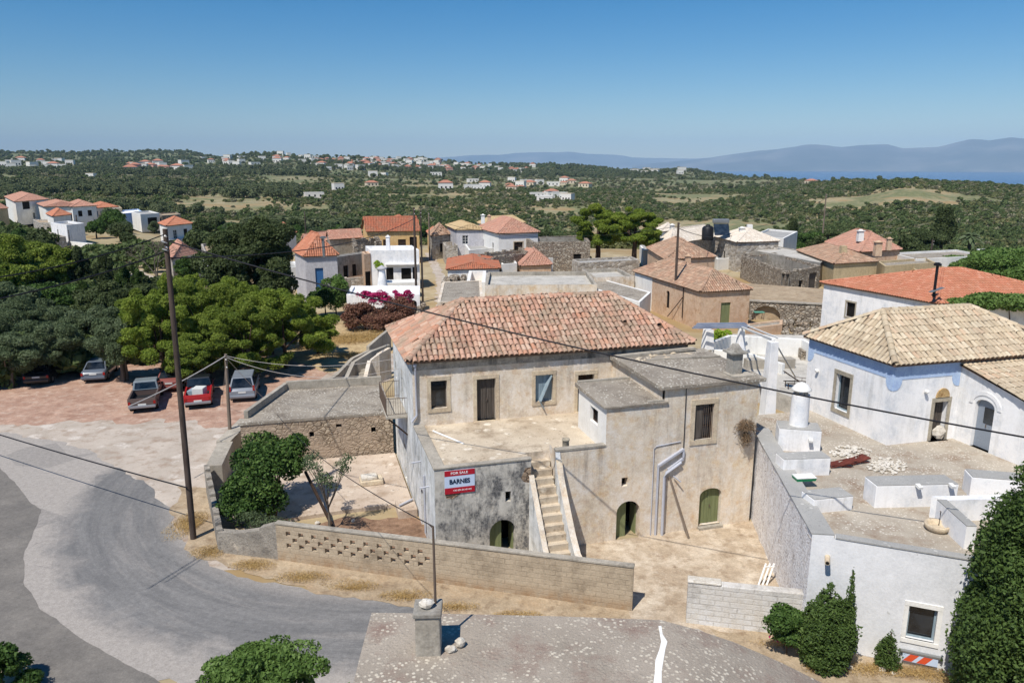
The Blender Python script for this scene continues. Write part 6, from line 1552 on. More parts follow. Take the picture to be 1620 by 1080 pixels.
# left of the street
r_, c = vh('ruined_tan_house', 'small ruined tan house with collapsed tile roof right of the poles', (679, 368), (683, 373), (712, 370), 4.2, m_stonepale, HIP(t_brown, 1.8, over=.2, seed=61, gaps=.15, jit=.06), {1: [(.55, 1.1, 1.2, 1.5, 0, 'dark')], 0: [(.5, .8, .6, 1.9, 0, 'dark')]})
r_, c = vh('orange_roof_ochre_house', 'ochre house with orange tile roof and tall dark openings beside the poles', (574, 360), (581, 364), (663, 363), 5.6, m_ochre, dict(type='gable', mat=t_red, h=2.0, seed=62, over=.3, swap=True), {1: [(.36, 1.1, 1.0, 2.8, 0, 'door_dark'), (.66, 1.3, .6, 3.2, 0, 'door_dark'), (.88, 1.2, 1.4, 2.8, 0, 'dark'), (.14, 1.0, 1.2, 2.2, 0, 'dark')]}, zb=.2)
r_, c = vh('white_terrace_house', 'white flat roofed house with small dark windows left of the poles', (578, 389), (586, 396), (663, 395), 5.2, m_white, FLAT(m_white, ph=.9, th=.3), {1: [(.18, .6, 1.4, 1.2, 0, 'dark'), (.38, .95, .6, 2.3, 0, 'dark'), (.72, 1.3, .6, 2.2, 0, 'dark'), (.9, .6, 1.3, 1.6, 0, 'dark')]})
m_ = MB(); wl_ = Wall(c[1], c[2]); wl_.bx(m_, wl_.L * .3, wl_.L * .98, 3.3, 3.42, -.55, -.002); m_.build('ledge', m_white, r_)
chimney(r_, *(P(614, 388, 5.6)[:2]), 5.0, 1.7, .5, m_white)
r_, c = vh('white_flat_house', 'white terrace with balustrade in front of the white flat roofed house', (598, 443), (604, 448), (662, 446), 1.9, m_white2, FLAT(m_white, ph=.2), {}, zb=-.2)
r_, c = vh('low_white_flat_house', 'low white house with wide pale flat roof behind the bougainvillea', (556, 452), (548, 466), (664, 466), 2.6, m_white, FLAT(m_white, ph=.25, th=.35), {1: [(.9, .9, .5, 1.8, .3, 'dark')]}, zb=-.3)
p = P(605, 452, 2.4); ch2 = empty('white_bell_chimney', p, 'tapered white chimney with shell cap on the low white house', 'chimney')
m_ = MB(); m_.lathe(p, [(.62, 0), (.5, .5), (.4, 1.5), (.38, 1.9)], 16); m_.build('shaft', m_white, ch2)
m_ = MB(); m_.lathe(p + Vector((0, 0, 1.9)), [(.45, 0), (.62, .12), (.45, .25), (.2, .4), (.04, .5)], 12); m_.build('cap', m_mauve, ch2)
r_, c = vh('grey_gable_ruin', 'roofless grey rendered house with two openings left of the white house', (523, 405), (528, 407), (578, 400), 4.4, m_greyrend, FLAT(m_verge, ph=2, th=.5), {1: [(.35, .9, 1.2, 1.9, 0, 'dark'), (.62, .8, 1.2, 1.9, 0, 'dark')]}, cat='ruin')
r_, c = vh('peach_end_wall_ruin', 'peach plastered end wall of a ruin beside the grey roofless house', (572, 398), (576, 402), (586, 401), 4.8, m_peach, FLAT(m_verge, ph=1.5, th=.3), {1: [(.5, 1.0, .3, 2.2, 0, 'dark')]}, cat='ruin')
r_, c = ruin('collapsed_house', 'collapsed stone house with broken gable between the orange roofs', [(556, 378), (560, 388), (604, 384), (598, 374)], 4.6, {}, jag=1.1, seed=14)
r_, c = vh('brown_low_roof_house', 'low old house with brown-pink tile roofs left of the ochre house', (517, 373), (522, 378), (573, 375), 4.0, m_greyrend, dict(type='gable', mat=t_pink, h=1.2, seed=64, over=.2, swap=True), {})
r_, c = vh('brown_low_roof_house', 'second low old house with brown-pink roof and white end wall farther left', (478, 378), (484, 384), (524, 378), 3.4, m_white2, dict(type='gable', mat=t_pink, h=1.1, seed=65, over=.2, swap=True), {0: [(.5, .6, 1, 1, 0, 'dark')]})
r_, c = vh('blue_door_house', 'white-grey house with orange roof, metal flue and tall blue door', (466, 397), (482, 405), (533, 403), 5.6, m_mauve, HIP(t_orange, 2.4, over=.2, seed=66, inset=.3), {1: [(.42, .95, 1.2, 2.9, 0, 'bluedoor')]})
chimney(r_, *(P(512, 398, 6.4)[:2]), 6.0, 1.9, .3, m_steel, 'steel')
r_, c = vh('white_shed', 'small bright white block in front of the blue door house', (496, 432), (499, 436), (518, 433), 2.6, m_white, FLAT(m_white, ph=.2), {}, cat='shed')
r_, c = vh('orange_roof_bungalow', 'small white bungalow with orange roof half hidden by the big dark tree', (431, 366), (436, 371), (468, 367), 3.2, m_white2, HIP(t_orange, 1.8, over=.3, seed=67), {})
r_, c = vh('faded_red_roof_house', 'old stone house with faded red roof left of the big dark tree', (262, 400), (272, 409), (310, 400), 3.6, m_stonepale, HIP(t_pink, 1.7, over=.2, seed=68, inset=.2), {1: [(.8, .8, 1, 1.6, 0, 'dark')]})
r_, c = vh('grey_stone_house', 'tan stone flat roofed house right of the faded red roof', (318, 386), (326, 404), (362, 398), 3.4, m_stonepale, FLAT(m_verge, ph=.4), {0: [(.5, .8, .6, 1.6, 0, 'dark')]})
r_, c = vh('low_white_shed', 'low white flat block below the faded red roof', (300, 411), (298, 422), (352, 421), 2.4, m_white, FLAT(m_white, ph=.2), {}, cat='shed')
r_, c = vh('white_orange_roof_cottage', 'white cottage with orange hip roof and grey base wall above the lane', (252, 353), (264, 357), (303, 353), 4.4, m_white2, HIP(t_orange, 1.4, over=.3, seed=69), {1: [(.3, 1.1, 1.6, 1.8, 0, 'window'), (.72, 1.1, 1.6, 1.8, 0, 'dark')]})
c2 = [Vector((p.x, p.y, 0)) for p in c]
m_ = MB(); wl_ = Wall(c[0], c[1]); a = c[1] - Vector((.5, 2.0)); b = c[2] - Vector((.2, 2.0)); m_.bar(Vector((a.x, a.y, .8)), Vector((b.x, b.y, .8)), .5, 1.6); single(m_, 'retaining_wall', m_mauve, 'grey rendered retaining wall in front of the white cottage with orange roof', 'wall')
# villas on the far left
V = [
 ('hip_roof_villa', 'two storey white villa with pale orange roof and roof terrace, farthest left', (8, 311), (24, 319), (76, 315), 6.0, m_white2, HIP(t_pink, 1.6, over=.5, seed=71), {1: [(.3, 3.6, 3.6, 2.2, 0, 'dark'), (.8, 1.2, 3.8, 1.6, 0, 'window'), (.5, 1.2, .6, 1.8, 0, 'window')], 0: [(.5, 1, 3.8, 1.6, 0, 'window')]}),
 ('long_orange_roof_villa', 'long white villa with orange hip roof and covered veranda', (60, 322), (72, 327), (130, 326), 5.0, m_white2, HIP(t_pink, 1.3, over=.4, seed=72, inset=.4), {1: [(.3, 2.2, 1.0, 2.2, 0, 'dark'), (.6, 2.2, 1.0, 2.2, 0, 'dark'), (.88, 1.2, 1.8, 1.6, 0, 'dark')]}),
 ('orange_roof_villa_wing', 'right wing of the long villa with steep orange roof and square windows', (104, 323), (114, 327), (152, 325), 5.0, m_white2, HIP(t_pink, 1.4, over=.4, seed=73), {1: [(.3, 1.3, 2.2, 1.6, 0, 'dark'), (.7, 1.3, 2.2, 1.6, 0, 'dark')]}),
 ('blue_shutter_house', 'white house with orange roof and bright blue door and shutter', (140, 325), (150, 329), (186, 327), 4.0, m_white2, HIP(t_orange, 1.2, over=.3, seed=74), {1: [(.3, 1.3, .6, 2.4, 0, 'bluedoor'), (.7, 1.2, 1.4, 1.6, 0, 'bluedoor'), (.06, .8, 1.4, 1.6, 0, 'bluedoor')]}),
 ('small_tower_house', 'small white house with steep orange pyramid roof in front of the villas', (74, 338), (84, 342), (112, 339), 5.0, m_white2, HIP(t_orange, 1.3, over=.3, seed=75), {1: [(.6, 1.4, 1.5, 2.0, 0, 'window')], 0: [(.5, .7, 1, 1.6, 0, 'dark')]}),
 ('cubic_white_house', 'white cubic flat roofed house on the lane below the orange pyramid roof', (80, 352), (105, 356), (133, 353), 4.4, m_white, FLAT(m_greycap, ph=.4), {0: [(.4, .7, 2, 1.2, 0, 'dark')]}),
 ('old_stone_row', 'row of old tan stone cottages with small windows under the villas', (52, 347), (60, 352), (88, 352), 3.2, m_stonepale, FLAT(m_verge, ph=.3), {1: [(.2, .7, .5, 1.7, 0, 'dark'), (.55, .7, .5, 1.7, 0, 'dark'), (.85, .7, .5, 1.7, 0, 'dark')]}),
 ('dark_garden_wall_block', 'stone walled yard with shaded grey gate wall left of the lane', (50, 370), (76, 378), (104, 374), 2.4, m_stonepale, FLAT(m_verge, ph=1.5), {}),
 ('flat_white_bungalow', 'white bungalow with arched opening between the villas and the cottage', (208, 335), (222, 339), (252, 337), 3.8, m_white2, FLAT(m_greycap, ph=.3), {1: [(.6, 3.0, .4, 2.4, 0, 'dark')]}),
 ('blue_grey_flat_house', 'pale blue-grey flat roofed house right of the blue shuttered house', (186, 333), (192, 338), (226, 335), 3.2, m_blueband, FLAT(m_white, ph=.3), {}),
 ('stone_flat_cottage', 'brown stone cottage just right of the arched white bungalow', (250, 337), (256, 341), (286, 339), 3.2, m_stonewall, FLAT(m_verge, ph=.3), {1: [(.4, 1.6, .3, 1.8, 0, 'dark')]}),
 ('sandy_block_house', 'sand coloured unfinished block house beside the blue shuttered house', (172, 327), (176, 331), (193, 329), 4.0, m_tan, FLAT(m_roofgrey, ph=.2), {}),
 ('edge_orange_roof_house', 'house with orange roof cut by the left edge of the view', (-30, 327), (-10, 331), (12, 329), 4.4, m_tan, HIP(t_pink, 1.7, over=.3, seed=76), {}),
]
for nm, lb, a, b, c_, ze, wm, rf_, ops_ in V: vh(nm, lb, a, b, c_, ze, wm, rf_, ops_)
m_ = MB(); a, b = P(110, 392), P(150, 396); m_.bar(Vector((a.x, a.y, .6)), Vector((b.x, b.y, .6)), .4, 1.4); single(m_, 'lane_wall', m_white2, 'low white wall at the start of the lane by the cubic white house', 'wall')
# walls around the right middle: retaining wall with arch, dry walls
rw = empty('retaining_wall', P(1240, 500), 'dark stone retaining wall with an arch beside the peach house', 'wall')
a, b = P(1185, 506), P(1300, 512); wl_ = Wall((a.x, a.y), (b.x + 3, b.y - 1)); m_ = MB(); wl_.build(m_, -.3, 2.0, [(.3, 3.1, -.1, 1.6, 1.1)], .6); m_.build('masonry', m_stonewall, rw)
m_ = MB(); wl_.bx(m_, -.1, wl_.L, 2.0, 2.12, -.1, .5); m_.build('coping', m_edge, rw)
m_ = MB(); wl_.panel(m_, (.3, 3.1, -.1, 1.6, 1.1), .6, .65); m_.build('arch_back', m_dark, rw)
m_ = MB(); m_.prism([tuple(wl_.p(s_, 0, n_)[:2]) for s_, n_ in ((0, .5), (wl_.L, .5), (wl_.L + 3, 10), (-1.5, 13))], .0, 2.05); single(m_, 'raised_ground', m_verge, 'raised gravel plateau behind the arched retaining wall', 'platform')
r_, c = vh('peach_garden_wall', 'low peach block with dark flat top in front of the arch wall', (1182, 512), (1180, 520), (1238, 513), 1.0, m_peach, FLAT(m_roofgrey, ph=.1), {}, cat='wall')
gp = P(1200, 505, 1.0); gt_ = empty('garden_table', gp, 'small green garden table on the terrace below the arch', 'table'); m_ = MB(); m_.box(gp + Vector((0, 0, .72)), (1.0, .7, .04)); m_.build('table_top', M_flat('green_paint', (92, 150, 124), .6), gt_)
m_ = MB(); [m_.bar(gp + Vector((x, y, 0)), gp + Vector((x, y, .72)), .05) for x in (-.42, .42) for y in (-.28, .28)]; m_.build('legs', m_iron, gt_)
m_ = MB(); rgx = random.Random(8)
for i in range(120): p = P(rgx.uniform(1236, 1300), rgx.uniform(505, 552), 0); m_.rock((p.x, p.y, rgx.uniform(0, .4)), (rgx.uniform(.25, .8),) * 3, i)
single(m_, 'rubble_heap', m_stonewall, 'field of grey rubble stones between the peach house and white house', 'rubble', kind='stuff')
r_, c = vh('rubble_hut', 'small stone hut with dark opening beside the blue banded house', (1262, 548), (1268, 556), (1300, 552), 1.9, m_stonewall, FLAT(m_verge, ph=.1), {1: [(.4, .8, .2, 1.3, 0, 'dark')]}, cat='hut')
# steps and ramp walls near the parking, left of the old house
st = empty('outside_steps', P(568, 605), 'curved outside steps with thick side walls left of the old house', 'steps')
m_ = MB()
A_ = P(553, 612, 0); B_ = P(582, 612, 0); dirr = (P(600, 560, 1.2) - P(566, 612, 0)); dirr.z = 0; dirr = dirr.normalized()
for i in range(7):
    a = A_ + dirr * (i * .32) + Vector((.25, 0, 0)); b = B_ + dirr * (i * .32) - Vector((.1, 0, 0)); m_.prism([tuple(a.xy), tuple(b.xy), tuple((b + dirr * .34).xy), tuple((a + dirr * .34).xy)], -.1, .2 + i * .2)
m_.build('steps', m_edge, st)
m_ = MB()
def rampwall(m_, pts, wd=.28):
    for i in range(len(pts) - 1):
        (u0, v0, z0), (u1, v1, z1) = pts[i], pts[i + 1]; a, b = P(u0, v0, z0), P(u1, v1, z1); d = (b - a); d.z = 0; d.normalize(); n_ = Vector((-d.y, d.x, 0)) * wd
        q = [a, b, b + n_, a + n_]; q = q if (b.x - a.x) * (n_.y) - (b.y - a.y) * n_.x > 0 else q[::-1]; zs = [z0, z1, z1, z0] if q[0] is a else [z0, z1, z1, z0][::-1]
        m_.prism([tuple(x.xy) for x in q], -.2, zs)
rampwall(m_, [(550, 598, .9), (562, 572, 1.7), (588, 556, 2.2), (617, 545, 2.4)]); m_.build('left_side_wall', m_edge, st)
m_ = MB(); rampwall(m_, [(580, 600, .9), (587, 570, 1.8), (600, 560, 2.2), (618, 550, 2.4)]); m_.build('right_side_wall', m_tanplaster, st)
m_ = MB(); rampwall(m_, [(506, 612, .35), (535, 592, .5), (560, 566, .8), (590, 552, .9)]); single(m_, 'ramp_wall', m_edge, 'low sloping kerb wall along the ramp beside the outside steps', 'wall')
m_ = MB(); rampwall(m_, [(584, 548, 1.2), (600, 534, 1.6), (618, 520, 1.8)]); single(m_, 'ramp_wall', m_edge, 'grey parapet beside the dry grass left of the red tiled roof corner', 'wall')
m_ = MB(); rgx = random.Random(5)
for i in range(70): p = P(rgx.uniform(625, 672), rgx.uniform(482, 510), .8); m_.rock((p.x, p.y, rgx.uniform(0, 1.2)), (rgx.uniform(.3, .7),) * 3, i)
single(m_, 'dry_stone_pile', m_stonewall, 'dry stone pile behind the left end of the red tiled roof', 'stone pile', kind='stuff')

# more of the packed village: walls, ruins, sheds in the gaps
for L_, N_, R__, ze, wm, rf_, nm, lb in (
 ((700, 383), (704, 389), (724, 388), 3.0, m_stonepale, FLAT(m_verge, ph=1.2), 'stone_hut', 'small stone hut with brown creeper below the white yellow roofed house'),
 ((792, 392), (798, 398), (836, 395), 3.0, m_stonewall, FLAT(m_verge, ph=.8), 'stone_yard', 'low dark stone yard wall right below the shuttered white house'),
 ((862, 399), (868, 408), (912, 404), 2.2, m_white2, FLAT(m_greycap, ph=.3), 'white_shed', 'low white shed between the pale pink pyramid roof and the pines'),
 ((788, 408), (794, 418), (818, 416), 2.2, m_white2, FLAT(m_concrete, ph=.3), 'white_shed', 'narrow white shed left of the pale pink pyramid roof'),
 ((1012, 388), (1018, 396), (1030, 395), 2.6, m_white2, FLAT(m_greycap, ph=.2), 'white_shed', 'small white block between the pines and the smaller peach house'),
 ((1128, 402), (1134, 410), (1176, 406), 1.8, m_white2, FLAT(m_greycap, ph=.3), 'white_shed', 'low pale flat shed between the peach houses and the roofless stone house'),
 ((1040, 362), (1046, 366), (1072, 364), 4.0, m_white2, HIP(t_pale, 1.2, seed=91), 'pale_roof_annex', 'little white annex with pale roof at the left of the pale roof stone houses'),
 ((1228, 396), (1234, 401), (1262, 398), 2.6, m_stonepale, FLAT(m_verge, ph=.4), 'stone_shed', 'low stone shed left of the sand coloured house'),
 ((612, 348), (618, 352), (652, 351), 4.6, m_white2, HIP(t_red, 1.2, seed=92), 'red_roof_house', 'red roofed house just showing behind the ochre house'),
 ((676, 366), (682, 372), (700, 371), 3.4, m_ochre, HIP(t_orange, 1.0, seed=93), 'ochre_shed', 'tiny ochre house with orange roof touching the pole tops'),
 ((440, 415), (446, 424), (474, 422), 3.0, m_white2, FLAT(m_greycap, ph=.3), 'white_annex', 'white annex half hidden at the right of the big dark tree'),
 ((540, 432), (546, 440), (588, 437), 1.6, m_stonepale, FLAT(m_under, ph=.1), 'rubble_yard', 'low broken tile roofed shed in front of the grey roofless house'),
 ((622, 474), (640, 486), (668, 480), 1.2, m_cream, FLAT(m_verge, ph=.1), 'earth_platform', 'low earth topped platform behind the left end of the red tiled roof'),
 ((1440, 422), (1450, 428), (1500, 425), 2.6, m_tan, FLAT(m_roofgrey, ph=.2), 'low_tan_building', 'low tan building close behind the bright orange roof'),
 ((1545, 394), (1556, 399), (1600, 397), 3.0, m_white2, FLAT(m_roofgrey, ph=.2), 'low_white_building', 'small white flat building at the far right edge')):
    vh(nm, lb, L_, N_, R__, ze, wm, rf_, cat='building')
m_ = MB(); a, b = P(694, 500, 1.2), P(702, 436, 1.2); m_.bar(Vector((a.x, a.y, .5)), Vector((b.x, b.y, .5)), .4, 1.6); single(m_, 'street_wall', m_stonepale, 'low stone wall along the right side of the village street', 'wall')
# ------------------------------------------------------------------ trees and plants
def tree_px(name, label, cat, u, vbase, vtop, wpx, mat, nleaf, lsize, zb=None, hz=.5, **k):
    """crown width in picture pixels, base and top rows"""
    p = P(u, vbase, 0)
    if zb is None:
        zb = 0
    p = P(u, vbase, zb); ztop = ZA(p.x, p.y, vtop); dist = (Vector((p.x, p.y, zb)) - Vector((0, 0, CAMZ))).length; wd = wpx / FPX * dist * .97
    h = ztop - zb; rz = h * hz
    return make_tree(name, label, cat, (p.x, p.y, zb), h, (wd / 2, wd / 2 * k.pop('dep', .85), rz), mat, nleaf, lsize, **k)
# big shrub by the corner of the yard (two lobes leaning to the upper right)
sr = Gl(-7.0, 6.6, 0.1)
root = empty('leafy_shrub', sr, 'big dark glossy leafy shrub with several stems in the yard corner', 'shrub')
tb = MB(); rg = random.Random(4)
for i in range(7):
    a = rg.uniform(0, 6.28); tb.tube([(rg.uniform(-.2, .2) + .5, rg.uniform(-.2, .2) - .5, -.2), (.5 + .5 * math.cos(a), -.5 + .4 * math.sin(a), 1.0), (.2 + 1.0 * math.cos(a), -.2 + .9 * math.sin(a), 2.2)], [.06, .045, .02], 6)
tb.build('stems', m_bark, root, local=True)
leaves('crown', [(-.35, -.5, 1.9, 1.1, 1.0, .95, 1.3), (.35, -.1, 2.4, 1.2, 1.2, 1.0, 1.5), (.9, .9, 2.6, 1.1, 1.1, .95, 1.3), (-.5, .3, 2.6, .9, 1, .8, 1), (-.9, -.9, 1.5, .7, .7, .7, .7), (.4, -.8, 1.6, .9, .7, .7, .9), (1.3, .6, 2.1, .7, .8, .7, .8), (-.1, 1.1, 3.0, .8, .8, .6, .8), (-.9, -1.0, .8, .7, .7, .6, .7), (-.2, -1.2, .9, .7, .6, .6, .7), (.6, -.6, .9, .8, .6, .6, .6), (-1.1, -.2, 1.0, .6, .7, .7, .6), (1.5, 1.2, 3.1, .6, .6, .5, .5)], 21000, .075, l_shrub, root, 8, .6, .5, .35, .3)
# vines spilling over the wall corner
vr = empty('trailing_plant', P(385, 850, .5), 'dry trailing plant hanging over the boundary wall corner', 'plant')
leaves('foliage', [(0, .9, .5, .7, .4, .25, 1), (.9, .6, .4, .9, .3, .25, .8), (.5, .2, .1, .35, .15, .5, .5)], 1500, .055, l_olive, vr, 12, .4, .3, .2)
# sparse young tree
yt = Gl(-4.1, 4.3, 0); root = empty('young_tree', yt, 'slender half bare young tree in front of the leaning beam', 'tree')
tb = MB(); rg = random.Random(6); cl = []
tb.tube([(0, 0, -.1), (.02, 0, .6), (0, .05, 1.15)], [.07, .06, .05], 8)
for i in range(9):
    a = rg.uniform(0, 6.28); r_ = rg.uniform(.5, 1.05); z_ = rg.uniform(2.3, 3.3); e = (r_ * math.cos(a), r_ * math.sin(a), z_); mid = (e[0] * .45, e[1] * .45, z_ * .62)
    tb.tube([(0, .05, 1.1), mid, e], [.035, .022, .01], 5); cl.append((*e, .3, .3, .28, 1))
    for q in range(3):
        e2 = (e[0] + rg.uniform(-.4, .4), e[1] + rg.uniform(-.4, .4), e[2] + rg.uniform(-.3, .35)); tb.tube([mid, e2], [.015, .006], 4); cl.append((*e2, .24, .24, .2, .5))
tb.build('trunk', m_barkg, root, local=True)
cl.append((-.75, .2, 3.35, .3, .3, .3, 3))
leaves('crown', cl, 1500, .055, l_olive, root, 3, .45, .3, .3, .3)
# pines around the parking: trunk bases estimated under the crowns
pines = [
 (262, 603, 455, 118, l_pine2, 'bright green pine with dense crown left of the tall pole, above the brown pickup', 34000, 1),
 (335, 590, 440, 150, l_pine, 'large dark hearted pine directly behind the red pickup', 46000, 2),
 (395, 600, 480, 130, l_pine, 'spreading pine with lit top over the white minivan', 34000, 3),
 (452, 582, 452, 150, l_pine2, 'broad rounded bright pine at the right of the parking', 42000, 4),
 (505, 560, 497, 62, l_pine2, 'low rounded pine beside the dry grass and bougainvillea', 14000, 5),
]
for u, vb, vt, wpx, mt, lb, n, sd_ in pines:
    tree_px('pine_tree', lb, 'pine tree', u, vb, vt, wpx, mt, int(n * 1.6), .10, hz=.5, k=70, f=(.11, .21), seed=30 + sd_, trunk=.18, upb=.9, asp=.3, cshell=.45, shell=1.0, group='pines around the parking', flat=.8, dep=.9)
# low skirts of the pines
tree_px('pine_tree', 'low spreading pine branches nearest the small pole', 'pine tree', 300, 612, 525, 100, l_pine, 30000, .10, hz=.46, k=36, f=(.14, .28), seed=66, trunk=.12, upb=.9, asp=.3, cshell=.62, group='pines around the parking')
for i, (u, vb, vt, wpx, mt, lb) in enumerate([(292, 560, 432, 90, l_pine2, 'pine with lit top between the tall pole and the big dark tree'), (370, 560, 445, 100, l_pine2, 'bright pine crown directly below the big dark tree'), (228, 560, 468, 90, l_pine, 'pine at the left end of the group behind the bright one'), (330, 600, 500, 120, l_pine, 'dark low pine filling the gap behind the red pickup'), (430, 560, 470, 110, l_pine, 'dark pine behind the broad rounded bright pine')]):
    tree_px('pine_tree', lb, 'pine tree', u, vb, vt - 8, wpx, mt, 42000, .11, hz=.52, k=60, f=(.11, .22), seed=230 + i, trunk=.16, upb=.9, asp=.3, cshell=.45, shell=1.0, group='pines around the parking', flat=.8, dep=.9)
for i, (u, vb, vt, wpx, mt, lb) in enumerate([(50, 452, 372, 100, l_pine, 'yellow-green pine in the middle of the far left pines'), (-5, 500, 385, 100, l_pine, 'pine cut by the left edge under the villas'), (190, 540, 450, 80, l_dark, 'dark tree close behind the olives'), (60, 545, 470, 120, l_olive, 'pale olive crown in the third row at the left'), (300, 452, 398, 50, l_shrub, 'green tree right of the bare tree by the white shed')]):
    tree_px('thicket_tree', lb, 'tree', u, vb, vt, wpx, mt, 26000, .14, hz=.5, k=44, f=(.14, .28), seed=250 + i, trunk=.15, dep=.9)
# big dark tree behind
tree_px('dark_tree', 'very tall dark evergreen tree behind the pines, left of the blue door house', 'tree', 410, 520, 334, 166, l_dark, 90000, .14, hz=.48, k=70, f=(.12, .24), seed=41, trunk=.35, upb=.7, cshell=.6, shell=.85)
# olives on the left behind the parked cars
ol = [(18, 612, 520, 110), (85, 600, 500, 112), (195, 602, 492, 105), (150, 570, 470, 110), (40, 560, 470, 130)]
ollb = ['grey green olive tree at the left edge beside the dark car', 'olive tree right above the dark parked car', 'olive tree between the grey sedan and the bright pine', 'olive tree behind the grey sedan', 'olive tree in the second row at the far left']
for i, (u, vb, vt, wpx) in enumerate(ol):
    tree_px('olive_tree', ollb[i], 'olive tree', u, vb, vt, wpx, l_olive, 42000, .09, hz=.46, k=46, f=(.14, .28), seed=50 + i, trunk=.16, multi=2, asp=.35, group='olive trees behind the parking', bark=m_barkg)
tree_px('lime_shrub', 'small bright yellow-green shrub among the olive trees', 'shrub', 100, 540, 487, 48, l_lime, 5000, .12, hz=.45, seed=58)
# cypresses and dark trees left of the pole
for i, (u, vb, vt, wpx, mt, lb) in enumerate([
 (132, 470, 385, 36, l_dark, 'dark round evergreen beside the lane, lower left of the villas'), (172, 475, 392, 30, l_dark, 'narrow dark evergreen by the lane, second of the pair'),
 (200, 500, 410, 26, l_cyp, 'slim cypress left of the tall pole'), (223, 500, 408, 24, l_cyp, 'slim cypress nearest the tall pole'), (137, 505, 438, 22, l_cyp, 'short slim cypress standing in the left thicket'),
 (180, 530, 440, 110, l_dark, 'wide dark tree mass behind the olives left of the tall pole'), (235, 500, 430, 80, l_dark, 'dark thicket tree right behind the tall pole'),
 (110, 500, 445, 90, l_shrub, 'green bushy tree in the left thicket'), (30, 480, 365, 110, l_pine, 'yellow-green pine at the far left under the villas'), (95, 470, 380, 90, l_pine, 'yellow-green pine right of the far left one'),
 (10, 540, 440, 120, l_olive, 'pale olive thicket tree at the left edge'), (70, 520, 440, 110, l_shrub, 'green scrubby tree left of the lime shrub')]):
    tree_px('cypress_tree' if mt is l_cyp else 'thicket_tree', lb, 'tree', u, vb, vt, wpx, mt, 26000, .15 if wpx > 50 else .12, hz=.49, k=44, f=(.14, .28), seed=80 + i, trunk=.14, dep=.9)
# bare twiggy tree beside the pole
bt = P(252, 470, 0); root = empty('bare_tree', bt, 'leafless grey branching tree beside the tall pole', 'tree'); tb = MB(); rg = random.Random(3)
def branch(m_, p, d, L_, r_, dep):
    e = p + d * L_; m_.tube([p, (p + e) / 2 + Vector((rg.uniform(-.1, .1), 0, rg.uniform(-.05, .1))) * L_ * .3, e], [r_, r_ * .8, r_ * .6], 5)
    if dep == 0: return
    for i in range(3): branch(m_, e, (d + Vector((rg.uniform(-.8, .8), rg.uniform(-.8, .8), rg.uniform(-.2, .6)))).normalized(), L_ * .68, r_ * .6, dep - 1)
branch(tb, Vector((0, 0, 0)), Vector((0, 0, 1)), 2.6, .16, 5); tb.build('branches', m_barkg, root, local=True)
# bougainvillea: dry mass and magenta top
bp = P(598, 522, 0); root = empty('bougainvillea', bp, 'large dry brown bougainvillea with magenta flowers along its top', 'shrub')
sc_ = 60
rgb_ = random.Random(3); bc_ = crown_clumps(rgb_, (-1.7, .0, 1.35), (2.6, 1.7, 1.6), 34, (.2, .36)) + crown_clumps(rgb_, (1.7, .4, 1.6), (2.7, 1.7, 1.8), 34, (.2, .36)) + crown_clumps(rgb_, (.2, -.4, 1.0), (2.6, 1.4, 1.1), 20, (.25, .4))
leaves('dry_foliage', bc_, 46000, .09, l_boug, root, 5, .5, .4, .25)
mc_ = [(rgb_.uniform(-2.3, 3.5), rgb_.uniform(.4, 1.5), rgb_.uniform(2.7, 3.7) + .0, rgb_.uniform(.25, .6), .4, rgb_.uniform(.2, .4), rgb_.uniform(.2, 1)) for _ in range(26)]
leaves('magenta_flowers', mc_, 4200, .09, l_mag, root, 6, .7, .5, .3)
tb = MB(); [tb.tube([(x, 0, -.3), (x * 1.2, .2, 1.4), (x * 1.4, .5, 3.0)], [.08, .06, .02], 6) for x in (-1.2, -.3, .6, 1.5)]; tb.build('stems', m_bark, root, local=True)
tree_px('garden_shrub', 'leafy climbing shrub with white blossoms in front of the blue door house', 'shrub', 532, 500, 425, 52, l_fig, 6000, .14, hz=.46, seed=97, trunk=.07)
tree_px('garden_shrub', 'dark green shrub behind the bright pines near the white shed', 'shrub', 515, 500, 452, 60, l_shrub, 7000, .14, hz=.46, seed=98, trunk=.07)
tree_px('garden_shrub', 'round green shrub by the grey roofless house', 'shrub', 547, 396, 370, 36, l_shrub, 6000, .25, hz=.48, seed=99, trunk=.1)
tree_px('palm_like_shrub', 'pale green young tree in front of the white terrace', 'shrub', 601, 470, 410, 18, l_lime, 900, .12, hz=.18, seed=100, trunk=.05)
# umbrella pines in the village
for i, (u, vb, vt, wpx, n, lb) in enumerate([(945, 420, 316, 92, 42000, 'left of two tall flat crowned pines in the middle of the village'), (1003, 424, 322, 100, 40000, 'right of two tall flat crowned pines, nearest the peach houses')]):
    tree_px('umbrella_pine', lb, 'pine tree', u, vb, vt, wpx, l_pine2, int(n * 1.6), .18, hz=.42, k=80, f=(.11, .22), seed=110 + i, trunk=.4, upb=1.0, asp=.3, cshell=.6, shell=.85, flat=.6, group='tall village pines', th=4.5)
tree_px('low_pine_shrub', 'low green shrub at the foot of the village pines', 'shrub', 905, 424, 398, 60, l_shrub, 9000, .2, hz=.5, seed=115, dep=.5)
tree_px('round_shrub', 'round green shrub behind the big flat concrete roof', 'shrub', 838, 424, 402, 34, l_shrub, 5000, .2, hz=.5, seed=116, dep=.5)
